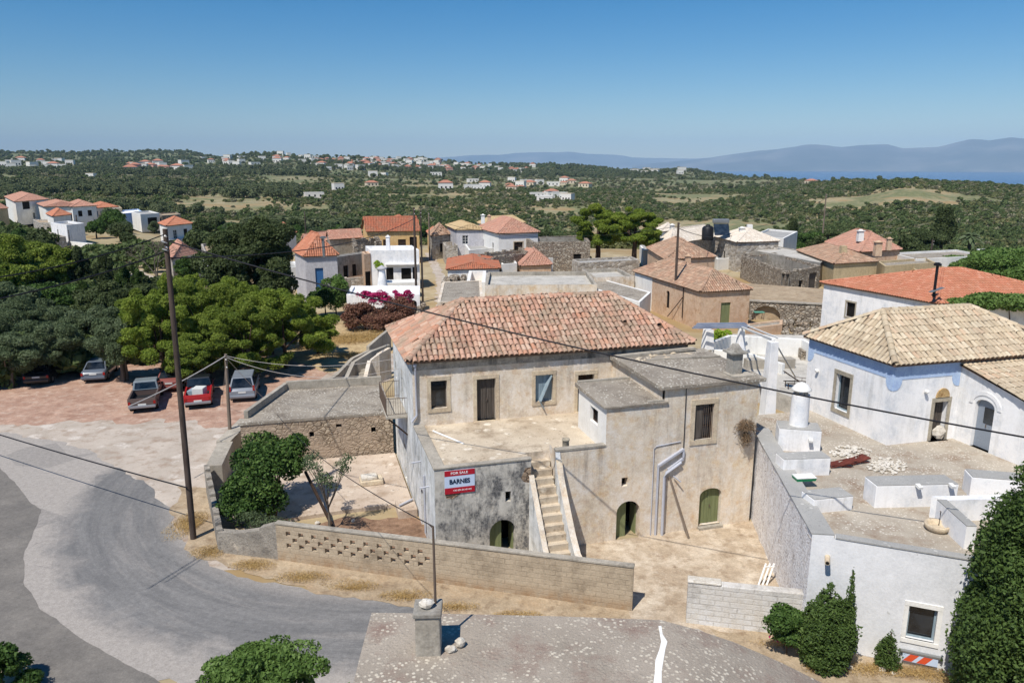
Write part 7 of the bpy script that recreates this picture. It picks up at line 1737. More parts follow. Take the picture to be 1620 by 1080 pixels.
# right side
tree_px('cypress_tree', 'tall dark cypress beyond the sand coloured long wall, far right', 'cypress', 1488, 396, 318, 38, l_dark, 22000, .22, hz=.5, k=22, f=(.25, .42), seed=120, trunk=.3)
tree_px('dark_shrub', 'dark spreading tree joined to the left of the tall far right cypress', 'tree', 1468, 398, 358, 50, l_dark, 12000, .22, hz=.5, seed=121)
tree_px('cypress_tree', 'small pointed cypress right of the pale roof stone houses', 'cypress', 1251, 388, 340, 16, l_dark, 8000, .16, hz=.5, k=14, f=(.4, .6), seed=122, shell=.6)
tree_px('thicket_tree', 'green tree clump beside the small pointed cypress', 'tree', 1278, 390, 364, 46, l_shrub, 9000, .22, hz=.48, seed=123)
tree_px('thicket_tree', 'dark bushy clump behind the pink roof house', 'tree', 1310, 378, 362, 34, l_dark, 5000, .22, hz=.48, seed=124)
# palm
pp = P(1532, 402, 0); root = empty('palm_tree', pp, 'small palm tree with drooping fronds at the far right', 'palm tree')
tb = MB(); tb.tube([(0, 0, -.5), (0, 0, 3.2)], [.3, .26], 8); tb.build('trunk', m_bark, root, local=True); cl = MB(); rg = random.Random(2)
for i in range(34):
    a = rg.uniform(0, 6.28); el = rg.uniform(-.3, 1.3); L_ = 2.3; p0 = Vector((0, 0, 3.2)); pts = [p0 + Vector((math.cos(a) * L_ * t * math.cos(el), math.sin(a) * L_ * t * math.cos(el), L_ * t * math.sin(el) - 1.5 * t * t)) for t in (0, .35, .7, 1)]
    sd2 = Vector((-math.sin(a), math.cos(a), 0)); cl.grid([[p - sd2 * w_ + Vector((0, 0, -.12)), p, p + sd2 * w_ + Vector((0, 0, -.12))] for p, w_ in zip(pts, (.08, .35, .3, .04))], rg.random())
cl.build('fronds', l_olive, root, local=True)
# vine and fig by the orange roof house
r9 = P(1560, 492, 4.9)
for (u, v, z_, cl_, n, lb) in ((1560, 478, 5.3, [(-2.2, 0, 0, 1.6, .9, .55, 1), (0, .1, .25, 1.8, 1, .7, 1.3), (2.4, -.1, .2, 1.8, 1, .7, 1.2), (4.6, -.3, .0, 1.8, 1, .7, 1.2), (6, -.3, -.4, 1.8, 1, .7, 1)], 15000, 'green grape vine climbing over the eave of the orange roof house'),):
    p = P(u, v, z_); root = empty('grape_vine', (p.x, p.y, 0), lb, 'vine'); o = leaves('foliage', [(a, b, c_ + z_ - .2, d, e, f, g) for a, b, c_, d, e, f, g in cl_], n, .13, l_fig, root, 8, .7, .5, .4)
    tb = MB(); tb.tube([(-1, .3, 0), (-.6, .3, 2.5), (0, .2, 5)], [.08, .06, .03], 6); tb.tube([(3, .3, 0), (2.6, .3, 2.5), (2, .2, 5)], [.08, .06, .03], 6); tb.build('stems', m_bark, root, local=True)
tree_px('fig_tree', 'large leafy green tree behind the orange roof at the right edge', 'tree', 1590, 470, 388, 150, l_fig, 26000, .2, hz=.4, k=20, seed=131, trunk=.2)
tree_px('garden_shrub', 'low green shrub row in front of the long white flat house', 'shrub', 1522, 440, 405, 70, l_fig, 12000, .2, hz=.45, k=18, seed=132, trunk=.1)
p = P(1138, 566, 0); tree_px('garden_shrub', 'round green shrub between the pergola pillars', 'shrub', 1138, 566, 516, 34, l_lime, 3000, .09, hz=.4, seed=133, trunk=.05)
tree_px('garden_shrub', 'small grey green shrub behind the annex chimney', 'shrub', 1194, 590, 560, 20, l_lime, 1500, .07, hz=.4, seed=134, trunk=.04)
# foreground right: huge clipped cypress, conifers by the white wall
def cone_tree(name, label, loc, h, r_, mat, n, ls, seed, k=26, pointed=.9, cat='cypress', group=None):
    rg = random.Random(seed); root = empty(name, loc, label, cat, group); cl = []
    for i in range(k):
        t = (i + .5) / k; z_ = h * (.04 + .92 * t); rr = r_ * (math.sin(math.pi * min(1, .32 + t * .68)) ** pointed) ; m2 = max(1, int((4 if k < 40 else 7) * rr / r_ + .5))
        for q in range(m2):
            a = rg.uniform(0, 6.28); o_ = rr * (.5 if k < 40 else .68) * (m2 > 1); s_ = rr * rg.uniform(*((.42, .6) if k < 40 else (.2, .36))) if m2 > 1 else rr * .8
            cl.append((o_ * math.cos(a), o_ * math.sin(a), z_, s_, s_, max(s_ * 1.2, h / k), s_ * s_))
    tb = MB(); tb.tube([(0, 0, -.2), (0, 0, h * .9)], [r_ * .1, .02], 8); tb.build('trunk', m_bark, root, local=True)
    leaves('crown', cl, n, ls, mat, root, seed, .5, .6, .6, .35); return root
bc = Vector((16.4, 21.6, 0)); p = P(1590, 1080, 0)
cone_tree('giant_cypress', 'huge dense dark green cypress filling the lower right corner', (15.3, 19.3, 0), 10.1, 2.35, l_cyp, 160000, .06, 140, k=60, pointed=.7)
bp = P(1290, 1050, .0)
cone_tree('bushy_conifer', 'bushy conifer in front of the white building by the block wall', bp + Vector((.25, 0, 0)), 3.2, .95, l_cyp, 30000, .05, 141, k=42, pointed=1.1, cat='conifer')
make_tree('oleander_shrub', 'low oleander with a few red flowers left of the bushy conifer', 'shrub', P(1245, 1035, 0), 1.8, (.9, .7, .8), l_shrub, 7000, .07, trunk=.04, seed=142)
p = P(1228, 1022, 0); fl = empty('red_flowers', p, 'few red blossoms on the oleander near the block wall', 'flowers'); leaves('petals', [(-.1, -.3, .7, .35, .25, .25, 1)], 60, .05, l_mag, fl, 3, .8, .5, .3)
p = P(1333, 1052, 0)
cone_tree('slim_cypress', 'slim young cypress standing against the white wall', p, 3.75, .26, l_cyp, 7000, .04, 143, k=16, cat='cypress')
p = P(1403, 1058, 0)
cone_tree('small_conifer', 'small young conifer between the slim cypress and the window', p, 1.5, .42, l_cyp, 4500, .035, 144, k=10, cat='conifer')
tree_px('garden_shrub', 'light green leafy shrub at the foot of the huge cypress', 'shrub', 1592, 1130, 1040, 80, l_lime, 5000, .05, hz=.45, seed=145, trunk=.03)
# bottom left and bottom centre foliage close to the camera
p = P(445, 1110, 1.6)
make_tree('fig_tree', 'bright green leafy tree top at the bottom left of centre', 'tree', (p.x + .02, p.y - .8, 0), 3.65, (2.2, 1.6, 1.0), l_fig, 24000, .06, k=50, f=(.14, .28), seed=150, trunk=.09, shell=.85)
make_tree('roadside_shrub', 'dark green shrub at the bottom left corner beside the road', 'shrub', P(5, 1090, 0), 1.4, (.9, .9, .7), l_shrub, 7000, .06, seed=151, trunk=.04)
make_tree('roadside_shrub', 'small green tuft at the very bottom left beside the road', 'shrub', P(45, 1088, 0), .6, (.5, .5, .3), l_shrub, 1600, .05, seed=152, trunk=.02)
# dry grass stuff: verge, base of white wall, dry field
def grass(name, label, spots, n, size, mat=l_dry, h=.12):
    cl = [(p.x, p.y, z_ + h * .5, rx, ry, h, rx * ry) for p, z_, rx, ry in spots]
    o = leaves(name, cl, n, size, mat, None, 9, .12, .1, .05, .3, droop=0); return tag(o, label, 'grass', kind='stuff')
grass('verge_grass', 'dry straw grass along the foot of the boundary wall and pole', [(P(u, v), .02, a, b) for u, v, a, b in ((300, 830, .9, 1.3), (330, 875, .8, .6), (400, 896, 1.0, .5), (480, 915, 1.1, .45), (560, 930, 1.1, .4), (640, 945, 1.1, .4), (720, 962, 1.1, .3), (820, 975, 1, .25))], 16000, .05)
grass('wall_foot_grass', 'dry grass and litter at the foot of the white building', [(P(u, v), .02, a, b) for u, v, a, b in ((1380, 1060, 1.2, .4), (1450, 1066, 1.0, .35), (1500, 1075, .8, .4), (1300, 1060, .6, .3), (1240, 1020, .9, .25))], 7000, .05)
grass('field_grass', 'dry golden grass in the small field by the ramp', [(P(u, v), .02, a, b) for u, v, a, b in ((545, 540, 3, 1.6), (590, 535, 3, 1.5), (500, 550, 2, 1.2), (560, 565, 3, 1))], 14000, .12, h=.3)
for i, (u, v, s_) in enumerate(((1395, 1062, .3), (1412, 1066, .22), (1345, 1058, .25), (1505, 1070, .35), (1522, 1078, .3))):
    p = P(u, v); m_ = MB(); m_.rock((p.x, p.y, -.02), (s_, s_ * .8, s_ * .6), 60 + i)
    single(m_, 'rock', m_stonec, ['pale rock right under the small conifer', 'second pale rock beside the small conifer, to its right', 'pale rock at the foot of the slim cypress', 'pale rock at the base of the wall corner beside the huge cypress', 'outermost pale rock at the foot of the huge cypress'][i], 'rock')
# middle distance trees on the open land as individuals
rg = random.Random(77); protos = []
for i, (mt, nm) in enumerate(((l_dark, 'dark_tree'), (l_shrub, 'green_tree'), (l_olive, 'grey_tree'))):
    protos.append(None)
spots = []
for (u0, u1, D0, D1, n) in ((110, 230, 160, 200, 4), (150, 340, 165, 240, 15), (300, 430, 140, 215, 26), (425, 560, 178, 235, 26), (640, 705, 190, 230, 8), (680, 900, 190, 230, 14), (-20, 60, 150, 190, 8), (1240, 1320, 160, 190, 8), (1420, 1620, 128, 150, 12), (1040, 1240, 190, 215, 12)):
    for _ in range(n): spots.append((rg.uniform(u0, u1), rg.uniform(D0, D1)))
words = {0: 'dark evergreen tree', 1: 'green bushy tree', 2: 'grey green olive like tree'}
used = {}
E_avoid = [(o.location.x, o.location.y) for o in bpy.data.objects if o.get('category') in ('house', 'ruin', 'shed', 'wall')]
for u, D in spots:
    a = math.atan2((u - 810) / FPX, 1.0267); x = D * math.sin(a); y = D * math.cos(a)
    if any((x - ex) ** 2 + (y - ey) ** 2 < 64 for ex, ey in E_avoid): continue
    kd = rg.choice((0, 0, 1, 1, 2)); s_ = rg.uniform(.7, 1.35); z_ = H(x, y) - .1
    side = 'left' if u < 430 else ('middle' if u < 1000 else 'right')
    if kd not in used:
        r_ = make_tree({0: 'dark_tree', 1: 'green_tree', 2: 'grey_tree'}[kd], 'x', 'tree', (0, 0, 0), 4.2, (2.3, 2.3, 1.9), (l_dark, l_shrub, l_olive)[kd], 5200, .24, k=14, f=(.3, .48), seed=200 + kd, trunk=.16)
        used[kd] = r_
    else: r_ = copy_tree(used[kd])
    r_.location = (x, y, z_); r_.scale = (s_, s_, s_ * rg.uniform(.8, 1.15)); r_.rotation_euler = (0, 0, rg.uniform(0, 6.28))
    r_['label'] = '%s among the scattered trees on the %s edge of the village' % (words[kd], side); r_['group'] = '%ss at the %s edge of the village' % (words[kd], side)

# undergrowth filling the gully on the left
rg = random.Random(91)
def fill_under(name, label, proto, regs, smin, smax, seed):
    rg = random.Random(seed); pts = []
    for u0, u1, D0, D1, n in regs:
        for _ in range(n):
            u = rg.uniform(u0, u1); D = rg.uniform(D0, D1); a = math.atan2((u - 810) / FPX, 1.0267); x = D * math.sin(a); y = D * math.cos(a)
            if any((x - ex) ** 2 + (y - ey) ** 2 < 60 for ex, ey in E_avoid): continue
            pts.append((x, y, H(x, y) - .1, rg.uniform(smin, smax), rg.uniform(0, 6.28)))
    scatter(name, label, 'undergrowth', proto, pts)
fill_under('undergrowth', 'green undergrowth filling the ground between the trees left of the parking', PROTO['d'], ((-150, 120, 66, 150, 520), (100, 250, 68, 104, 170), (120, 330, 120, 160, 120), (250, 420, 68, 86, 60), (300, 460, 150, 200, 90)), 1.2, 2.6, 5)
fill_under('olive_undergrowth', 'yellow-green undergrowth on the slope under the villas', PROTO['a'], ((-150, 130, 70, 170, 420), (150, 260, 90, 112, 50), (300, 560, 150, 220, 160), (700, 1000, 160, 215, 60), (1250, 1640, 125, 180, 200)), 1.0, 2.4, 6)
# ------------------------------------------------------------------ poles and cables
def pole(u, vb, vt, rad, label, zb=0.0, mat=m_pole, lean_u=None, fit=True):
    p = P(u, vb, zb); zt = ZA(p.x, p.y, vt); tp = Vector((p.x, p.y, zt))
    if lean_u is not None:
        q = PY(lean_u, vt, p.y); tp = Vector((q.x, p.y, q.z))
    root = empty('utility_pole', p, label, 'pole'); m_ = MB(); m_.tube([p - Vector((0, 0, .3)), p.lerp(tp, .5), tp], [rad, rad * .87, rad * .72], 12); m_.build('shaft', mat, root)
    if fit:
        m_ = MB()
        for k_ in (.3, .75): m_.tube([tp - Vector((0, 0, k_)) + Vector((rad * .6, -rad, 0)), tp - Vector((0, 0, k_ - .02)) + Vector((rad * .6, -rad - .12, .03))], .035, 6)
        m_.build('insulator', m_white2, root)
    return p, tp
b1, T1_ = pole(306, 852, 362, .135, 'tall dark wooden utility pole standing by the road bend', lean_u=261)
m_ = MB(); 
for k_ in (.0, .06): m_.tube([T1_ + Vector((-.12, -.12, -.5 - k_ * 5)), T1_ + Vector((.12, -.2, -.55 - k_ * 5))], .03, 6)
setattr_ = [o for o in bpy.data.objects if o.get('label') == 'tall dark wooden utility pole standing by the road bend'][0]; m_.build('clamp', m_steel, setattr_)
b2, T2_ = pole(365, 708, 560, .11, 'short wooden pole beside the flat roof outbuilding', lean_u=357, mat=m_polel)
b3, T3_ = pole(659, 480, 328, .15, 'dark pole at the street, left of the close pair')
b4, T4_ = pole(669, 478, 333, .13, 'brown pole at the street, right of the close pair', mat=m_pole)
b5, T5_ = pole(1066, 505, 352, .16, 'wooden pole in front of the peach house', mat=m_pole)
b6, T6_ = pole(1177, 403, 356, .16, 'short dark pole by the right pale roof stone house')
b7, T7_ = pole(1300, 386, 306, .16, 'thin brown pole left of the pink roof', mat=m_polel)
b8, T8_ = pole(1470, 424, 379, .16, 'dark pole with bracket behind the orange roof')
b9, T9_ = pole(125, 378, 340, .18, 'leaning dark pole at the cubic white house')
b10, T10_ = pole(17, 336, 303, .2, 'dark pole before the farthest left villa'); b11, T11_ = pole(41, 340, 310, .18, 'second dark pole before the farthest left villa')
b12, T12_ = pole(114, 410, 364, .1, 'thin pole at the left of the lane')
b13, T13_ = pole(680, 412, 336, .14, 'grey concrete pole farther up the street', mat=m_polel)
b14, T14_ = pole(484, 372, 334, .16, 'thin dark pole behind the blue door house')
def cable(a, b, sag, rad, label, mat=m_cable, n=18, name='cable'):
    pts = [a.lerp(b, i / n) - Vector((0, 0, sag * 4 * (i / n) * (1 - i / n))) for i in range(n + 1)]
    m_ = MB(); m_.tube(pts, rad, 6); return single(m_, name, mat, label, 'cable')
A1 = PY(268, 382, b1.y - .2); E1 = PY(1800, 722, 20.5)
cable(A1, E1, .55, .028, 'thick black cable crossing from the tall pole over the old house roof', n=40)
cable(PY(268, 408, b1.y - .2), T4_ + Vector((0, 0, -.5)), 1.15, .03, 'black cable from the tall pole to the close pair of poles', n=24)
cable(PY(262, 398, b1.y - .2), PY(-260, 512, 20), .35, .026, 'lower black cable leaving the tall pole to the left')
cable(PY(260, 371, b1.y - .2), PY(-260, 462, 20), .45, .022, 'upper black cable leaving the tall pole to the left')
cable(T2_ + Vector((0, 0, -.1)), PY(203, 643, b2.y - 7), .12, .03, 'pale cable from the short pole down to the left', m_cableg)
cable(T2_ + Vector((0, 0, -.1)), Gl(-.1, 10.5, 6.2), .5, .012, 'upper thin pale wire from the short pole to the old house', m_cableg)
cable(T2_ + Vector((0, 0, -.18)), Gl(-.1, 9.2, 6.0), .8, .012, 'lower thin pale wire from the short pole to the old house', m_cableg)
cable(T2_ + Vector((0, 0, -.2)), P(419, 632, 0), .02, .012, 'guy wire from the short pole to the ground right', m_cableg); cable(T2_ + Vector((0, 0, -.2)), P(352, 640, 0), .02, .012, 'guy wire from the short pole to the ground left', m_cableg)
cable(ptop + Vector((0, .0, 0)), PY(438, 655, 40), .5, .012, 'thin dark wire from the rod on the near chimney across the yard')
cable(T5_ + Vector((0, 0, -.6)), T6_ + Vector((0, 0, -.8)), 1.2, .035, 'black cable from the peach house pole to the right')
cable(T5_ + Vector((0, 0, -.4)), T13_ + Vector((0, 0, -1)), 2.0, .025, 'long thin cable from the peach house pole to the street')
cable(T6_ + Vector((0, 0, -.8)), T7_ + Vector((0, 0, -1)), .9, .03, 'thin cable between the two short poles on the right')
cable(PY(296, 771, b1.y - .25), PY(-200, 622, 44), .2, .03, 'grey cable from low on the tall pole across the forecourt to the left', m_cable)
# ------------------------------------------------------------------ cars (local frame: +y is the nose)
def paint(name, c, c2=None, rough=.35):
    k = NT(name); k.b.inputs['Roughness'].default_value = rough; k.b.inputs['Coat Weight'].default_value = .4; k.b.inputs['Specular IOR Level'].default_value = .5
    d = k.mix(k.rng(k.noise(1.6, 6, .7), .45, .7, 0, .45), s2l(c), s2l(c2 or c)); return k.col(d)
p_vanshade = paint('shaded_white_paint', (128, 134, 142), (104, 108, 112)); p_grey = paint('grey_paint', (96, 104, 116), (76, 82, 90)); p_black = paint('black_paint', (26, 28, 32), (44, 44, 46)); p_red = paint('red_paint', (176, 26, 34), (140, 24, 28))  # first paint: the minivan's white, greyed so the colour carries the pine shade
p_brown = paint('brown_paint', (92, 76, 70), (70, 58, 54), .5); p_rustred = paint('faded_red_paint', (128, 66, 58), (92, 56, 48), .7); p_whitep = paint('pale_cab_paint', (124, 132, 136), (98, 104, 106))
m_tyre = M_flat('tyre_rubber', (24, 24, 25), .9); m_tail = M_flat('tail_lamp_red', (150, 30, 26), .3); m_carglass = M_glass('car_glass', (14, 18, 22)); m_plate = M_flat('number_plate', (206, 206, 200), .6); m_chrome = M_flat('bumper_metal', (150, 152, 156), .35, .5); m_black = M_flat('black_trim', (30, 30, 32), .7)
def loft(m_, secs, m=0):
    """secs: list of (y, halfwidth_bottom, halfwidth_top, zbottom, ztop) closed hull with rounded shoulders"""
    rows = []
    for y, wb_, wt_, z0, z1 in secs:
        zs = z0 + (z1 - z0) * .55
        rows.append([(-wb_ * .94, y, z0), (-wb_, y, z0 + (z1 - z0) * .25), (-wb_ * .99, y, zs), (-wt_, y, z1 - .03), (-wt_ * .86, y, z1), (wt_ * .86, y, z1), (wt_, y, z1 - .03), (wb_ * .99, y, zs), (wb_, y, z0 + (z1 - z0) * .25), (wb_ * .94, y, z0)])
    m_.grid(rows, .5, m, True, True); m_.face(rows[0][::-1]); m_.face(rows[-1])
def car(kind, loc, rz, label, col, col2=None):
    root = empty({'pickup': 'pickup_truck', 'van': 'minivan', 'sedan': 'sedan_car'}[kind], loc, label, {'pickup': 'pickup', 'van': 'minivan', 'sedan': 'car'}[kind], None, rz)
    bl = lambda m_, nm, mt, par=root, bv=0: m_.build(nm, mt, par, bv, local=True)
    L_, W_ = {'pickup': (4.9, 1.72), 'van': (4.35, 1.76), 'sedan': (4.4, 1.72)}[kind]; hw = W_ / 2; y0, y1 = -L_ / 2, L_ / 2
    m_ = MB()
    if kind == 'pickup':
        loft(m_, [(-.15, hw, hw * .97, .42, 1.02), (1.2, hw, hw * .97, .42, 1.02), (1.5, hw, hw * .95, .42, 1.0), (y1 - .15, hw * .98, hw * .9, .42, .9), (y1, hw * .9, hw * .82, .48, .82)])
        bl(m_, 'body', col)
        m_ = MB()   # load bed: floor, two sides, tailgate
        m_.box((0, (y0 - .15) / 2, .42), (W_ - .1, -y0 - .2, .2)); bl(m_, 'bed_floor', m_black)
        for sx in (-1, 1): m_ = MB(); m_.box((sx * (hw - .06), (y0 - .12) / 2, .44), (.12, -y0 - .14, .58)); bl(m_, 'bed_side', col, bv=.02)
        m_ = MB(); m_.box((0, y0 + .04, .46), (W_ - .02, .08, .56)); m_.box((0, y0 - .005, .78), (W_ * .8, .03, .05)); m_.box((0, y0 - .005, .62), (W_ * .8, .03, .05)); tg = bl(m_, 'tailgate', col, bv=.015)
        m_ = MB(); rows = [[(-hw * .96, -.18, 1.0), (-hw * .84, -.02, 1.58), (hw * .84, -.02, 1.58), (hw * .96, -.18, 1.0)], [(-hw * .96, 1.75, .98), (-hw * .82, 1.0, 1.56), (hw * .82, 1.0, 1.56), (hw * .96, 1.75, .98)]]
        r0, r1 = rows; m_.face([r0[1], r0[2], r1[2], r1[1]]); m_.face([r0[0], r0[1], r1[1], r1[0]]); m_.face([r0[3], r1[3], r1[2], r0[2]]); m_.face(r0[::-1]); m_.face(r1); bl(m_, 'cab', col2 or col, bv=.05)
        m_ = MB(); m_.face([(hw * .8, -.185, 1.08), (-hw * .8, -.185, 1.08), (-hw * .72, -.075, 1.48), (hw * .72, -.075, 1.48)][::-1]); bl(m_, 'rear_window', m_carglass)
        m_ = MB(); m_.face([(-hw * .82, 1.7, 1.03), (hw * .82, 1.7, 1.03), (hw * .74, 1.1, 1.5), (-hw * .74, 1.1, 1.5)]); bl(m_, 'windscreen', m_carglass)
        for sx in (-1, 1): m_ = MB(); m_.face([(sx * hw * .975, .0, 1.04), (sx * hw * .975, 1.45, 1.04), (sx * hw * .87, 1.0, 1.48), (sx * hw * .87, .1, 1.48)]); bl(m_, 'side_window', m_carglass)
        zr = .55
    else:
        if kind == 'van': body = [(y0, hw * .93, hw * .9, .3, .8), (y0 + .1, hw, hw * .97, .25, .98), (-1.2, hw, hw * .98, .25, 1.02), (.8, hw, hw * .98, .25, 1.0), (1.5, hw, hw * .93, .25, .92), (y1 - .12, hw * .96, hw * .84, .28, .72), (y1, hw * .86, hw * .7, .32, .6)]; cab = (y0 + .12, y0 + .55, .45, 1.55, 1.66, .97)
        else: body = [(y0, hw * .93, hw * .88, .3, .78), (y0 + .1, hw, hw * .94, .25, .92), (-1.3, hw, hw * .95, .25, .95), (.9, hw, hw * .95, .25, .93), (1.6, hw, hw * .9, .25, .86), (y1 - .12, hw * .96, hw * .84, .28, .7), (y1, hw * .86, hw * .7, .32, .58)]; cab = (-1.65, -1.0, .35, 1.25, 1.42, .93)
        loft(m_, body); bl(m_, 'body', col)
        c0, c1, c2_, c3, zt, zb_ = cab; m_ = MB()
        b_ = [(-hw * .95, c0, zb_), (hw * .95, c0, zb_), (hw * .95, c3, zb_), (-hw * .95, c3, zb_)]; t_ = [(-hw * .76, c1, zt - .02), (hw * .76, c1, zt - .02), (hw * .76, c2_, zt), (-hw * .76, c2_, zt)]
        m_.face(t_); [m_.face([b_[i], b_[(i + 1) % 4], t_[(i + 1) % 4], t_[i]]) for i in range(4)]; bl(m_, 'cabin', col2 or col, bv=.05)
        lp = lambda a, b, t: tuple(lerp(x, y, t) for x, y in zip(a, b))
        for i, nm in enumerate(('rear_window', 'side_window', 'windscreen', 'side_window')):
            a, b, c_, d = b_[i], b_[(i + 1) % 4], t_[(i + 1) % 4], t_[i]; cx = tuple(sum(q) / 4 for q in zip(a, b, c_, d)); n_ = (Vector(b) - Vector(a)).cross(Vector(d) - Vector(a)).normalized() * .02
            f = [Vector(lp(lp(q, cx, .13), lp(q, cx, .13), 0)) + n_ for q in (a, b, c_, d)]; m_ = MB(); m_.face(f); bl(m_, nm, m_carglass)
        zr = .6
        m_ = MB(); m_.face([(-.3, y0 - .005, .62), (.3, y0 - .005, .62), (.3, y0 - .005, .75), (-.3, y0 - .005, .75)]) if False else None
    for sx in (-1, 1):
        m_ = MB(); m_.box((sx * (hw - .1), y0 + (.0 if kind != 'van' else .02), .62 if kind != 'van' else .82), (.14, .07, .2 if kind != 'van' else .34)); bl(m_, 'tail_light', m_tail)
        m_ = MB(); m_.box((sx * (hw - .22), y1 - .06, .58), (.26, .1, .14)); bl(m_, 'headlight', m_plate)
    m_ = MB(); m_.box((0, y0 - .06, .38), (W_ * .96, .16, .17)); bl(m_, 'rear_bumper', m_chrome if kind == 'pickup' else col, bv=.03)
    m_ = MB(); m_.box((0, y1 + .02, .36), (W_ * .9, .14, .18)); bl(m_, 'front_bumper', m_black if kind == 'pickup' else col, bv=.03)
    m_ = MB(); m_.box((0, y0 - (.02 if kind == 'pickup' else .01), .55 if kind == 'pickup' else .66), (.5, .03, .11)); bl(m_, 'number_plate', m_plate)
    for sy in (y0 + .85, y1 - .85):
        for sx in (-1, 1):
            m_ = MB(); m_.tube([(sx * (hw - .2), sy, .33), (sx * (hw + .01), sy, .33)], .33, 18); wo_ = bl(m_, 'wheel', m_tyre); m_ = MB(); m_.tube([(sx * (hw - .05), sy, .33), (sx * (hw + .02), sy, .33)], .19, 12); bl(m_, 'rim', m_chrome, wo_)
    for sx in (-1, 1): m_ = MB(); m_.box((sx * (hw + .08), 1.15 if kind == 'pickup' else 1.0, 1.0), (.16, .08, .12)); bl(m_, 'wing_mirror', m_black)
    return root
def carpx(kind, u, v, rz, label, c, c2=None):
    p = P(u, v, 0); L_ = {'pickup': 4.9, 'van': 4.35, 'sedan': 4.4}[kind]; d = Vector((-math.sin(rz), math.cos(rz), 0)); return car(kind, p + d * (L_ / 2 + .1), rz, label, c, c2), p, d
carpx('pickup', 226, 654, R(19), 'dusty brown pickup truck with pale cab parked nearest the road', p_brown, p_whitep)
rp, p, d = carpx('pickup', 314, 648, R(19), 'bright red pickup truck with loaded open bed behind the tall pole', p_red, p_black)
cx = p + d * 1.2; m_ = MB(); m_.box((cx.x + .1, cx.y, .64), (.75, .75, .62)); single(m_, 'foam_crate', m_plate, 'pale box standing in the bed of the red pickup', 'crate', None, .03)
m_ = MB(); m_.box((cx.x - .5, cx.y + .2, .64), (.35, .9, .4)); single(m_, 'tool_box', m_blueshut, 'small blue-grey box left of the pale box in the red pickup', 'box', None, .02)
carpx('van', 384, 637, R(14), 'shade-greyed white minivan parked in pine shade behind the short pole', p_vanshade)
carpx('sedan', 148, 607, R(14), 'grey sedan parked under the olive trees', p_grey)
carpx('sedan', 58, 612, R(16), 'black car in deep olive shade at the left', p_black)
carpx('sedan', 268, 622, R(17), 'faded red-brown old car between the two pickups', p_rustred)
mh = P(343, 745, 0); m_ = MB(); m_.box((mh.x, mh.y, .0), (1.1, .9, .03), .3); single(m_, 'manhole_cover', m_iron, 'rusty rectangular manhole cover in the pale forecourt', 'manhole cover')
# ------------------------------------------------------------------ far houses
m_farwhite = M_flat('far_white_wall', (222, 218, 210), .9, var=.1); m_farcream = M_flat('far_cream_wall', (206, 192, 168), .9, var=.1); m_farroof = M_flat('far_red_roof', (170, 118, 96), .9, var=.3); m_farpink = M_flat('far_pink_wall', (206, 160, 142), .9, var=.2)
_fp = {}
def farhouse(kind):
    """unit house: wall, roof, windows"""
    if kind in _fp: return copy_tree(_fp[kind])
    root = empty('far_house', (0, 0, 0), 'x', 'house'); wm, rm, w_, d_, h_, rf_ = {'a': (m_farwhite, m_farroof, 11, 8, 5.5, 1), 'b': (m_farwhite, m_farcream, 9, 8, 6, 0), 'c': (m_farcream, m_farroof, 12, 8, 4, 1), 'd': (m_farpink, m_farroof, 10, 9, 6, 1), 'e': (m_farwhite, m_farwhite, 14, 8, 4, 0)}[kind]
    m_ = MB(); m_.prism([(-w_ / 2, -d_ / 2), (w_ / 2, -d_ / 2), (w_ / 2, d_ / 2), (-w_ / 2, d_ / 2)], -4, h_); m_.build('wall', wm, root, local=True)
    m_ = MB()
    if rf_:
        e = .4; c = [(-w_ / 2 - e, -d_ / 2 - e, h_), (w_ / 2 + e, -d_ / 2 - e, h_), (w_ / 2 + e, d_ / 2 + e, h_), (-w_ / 2 - e, d_ / 2 + e, h_)]; r0, r1 = (-w_ / 2 + d_ / 2, 0, h_ + 2), (w_ / 2 - d_ / 2, 0, h_ + 2)
        m_.face([c[0], c[1], r1, r0]); m_.face([c[1], c[2], r1]); m_.face([c[2], c[3], r0, r1]); m_.face([c[3], c[0], r0])
    else: m_.prism([(-w_ / 2 - .1, -d_ / 2 - .1), (w_ / 2 + .1, -d_ / 2 - .1), (w_ / 2 + .1, d_ / 2 + .1), (-w_ / 2 - .1, d_ / 2 + .1)], h_, h_ + .4)
    m_.build('roof', rm, root, local=True)
    for x in (-w_ * .3, 0, w_ * .3): m_ = MB(); m_.box((x, -d_ / 2 - .02, 1.2), (1.2, .12, 1.6)); m_.build('window', m_glass, root, local=True)
    _fp[kind] = root; return root
KN = {'a': 'white house with red roof', 'b': 'white flat roofed house', 'c': 'cream house with red roof', 'd': 'pinkish house with red roof', 'e': 'long low white house'}
rg = random.Random(21)
def far_at(u, v, kind, where, grp, D=None, s_=None):
    # find where the sight line through (u,v) meets the land
    d = ray(u, v); hd = math.hypot(d.x, d.y); D0 = None
    if D is None:
        t = 150.0
        while t < 3600:
            x, y = d.x / hd * t, d.y / hd * t
            if CAMZ + d.z / hd * t < H(x, y): D0 = t; break
            t *= 1.01
        if D0 is None: return
        D = D0
    x, y = d.x / hd * D, d.y / hd * D; r_ = farhouse(kind); s_ = s_ or rg.uniform(.8, 1.2); r_.location = (x, y, H(x, y)); r_.scale = (s_, s_, s_); r_.rotation_euler = (0, 0, rg.uniform(-.5, .5) - math.atan2(x, y))
    r_['label'] = '%s %s' % (KN[kind], where); r_['group'] = '%ss %s' % (KN[kind], grp)
def cluster(n, us, vs_, kinds, where, ss=(.8, 1.3), pw=1.0):
    for _ in range(n):
        u = rg.uniform(*us); v = rg.uniform(*vs_); far_at(u, v, rg.choice(kinds), where, where, None, rg.uniform(*ss))
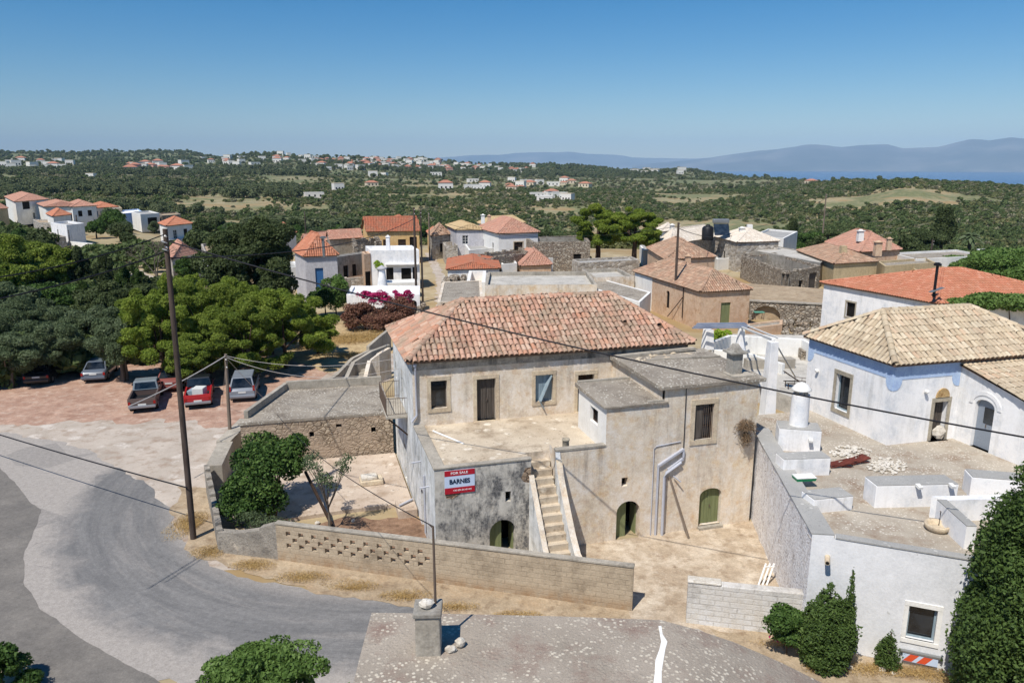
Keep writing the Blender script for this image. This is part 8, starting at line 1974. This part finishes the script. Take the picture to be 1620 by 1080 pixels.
cluster(90, (500, 700), (252, 270), 'abbbebcbd', 'in the dense hillside town below the skyline', (1.0, 1.7))
cluster(34, (690, 850), (262, 274), 'abbad', 'on the right slope of the hillside town', (1.0, 1.6))
cluster(22, (300, 500), (246, 262), 'abbe', 'on the ridge left of the hillside town', (1.2, 2.0))
cluster(18, (200, 300), (262, 272), 'acdb', 'in the hamlet under the left ridge', (1.2, 2.2))
cluster(18, (0, 130), (255, 268), 'abb', 'in the hamlet at the far left slope', (1.2, 2.0))
cluster(16, (1000, 1080), (272, 277), 'bb', 'in the white row on the far wooded slope', (1.2, 1.8))
cluster(20, (700, 960), (288, 302), 'aecb', 'in the broken row on the far plain', (.8, 1.4))
cluster(10, (840, 900), (308, 320), 'aecb', 'in the small group on the plain near the tall pines', (.6, 1.1))
for u, v, k_, s_, lb in ((443, 309, 'c', .85, 'alone on the plain left of the building site'), (497, 314, 'e', 1.1, 'on the bare building site in the plain'), (535, 302, 'b', 1.1, 'tallest one right of the building site'), (590, 280, 'b', 1.6, 'with pale green look below the hillside town'), (608, 280, 'b', 1.2, 'next to the pale one below the hillside town'), (690, 278, 'e', 1.4, 'on the mid slope under the town centre'), (145, 283, 'b', 1.1, 'among dark woods above the villas'), (190, 297, 'c', .8, 'on the open field above the blue shuttered house'), (1283, 292, 'c', 1.3, 'lonely on the right hand ridge field'), (588, 295, 'c', 1.2, 'half hidden in shrubs below the pale flat ones'), (375, 263, 'b', 1.6, 'on the wooded ridge by itself'), (80, 270, 'c', 1.1, 'by itself under the far left hamlet')):
    far_at(u, v, k_, lb, lb, None, s_)
    # single ones carry no shared group
for o in list(bpy.data.objects):
    g = o.get('group')
    if g and o.name.startswith('far_house') and sum(1 for q in bpy.data.objects if q.get('group') == g) == 1: del o['group']
# ------------------------------------------------------------------ haze
hm = bpy.data.materials.new('haze_air'); hm.use_nodes = True; ht = hm.node_tree
for n_ in list(ht.nodes):
    if n_.type == 'BSDF_PRINCIPLED': ht.nodes.remove(n_)
pv = ht.nodes.new('ShaderNodeVolumePrincipled'); pv.inputs['Color'].default_value = (.53, .76, 1.0, 1); pv.inputs['Density'].default_value = 4.4e-5; pv.inputs['Anisotropy'].default_value = -.3
ht.links.new(pv.outputs[0], ht.nodes['Material Output'].inputs['Volume'])
mb = MB(); mb.prism([(-35500, -35500), (35500, -35500), (35500, 35500), (-35500, 35500)], -175, 1150)
tag(mb.build('haze', hm), kind='stuff')
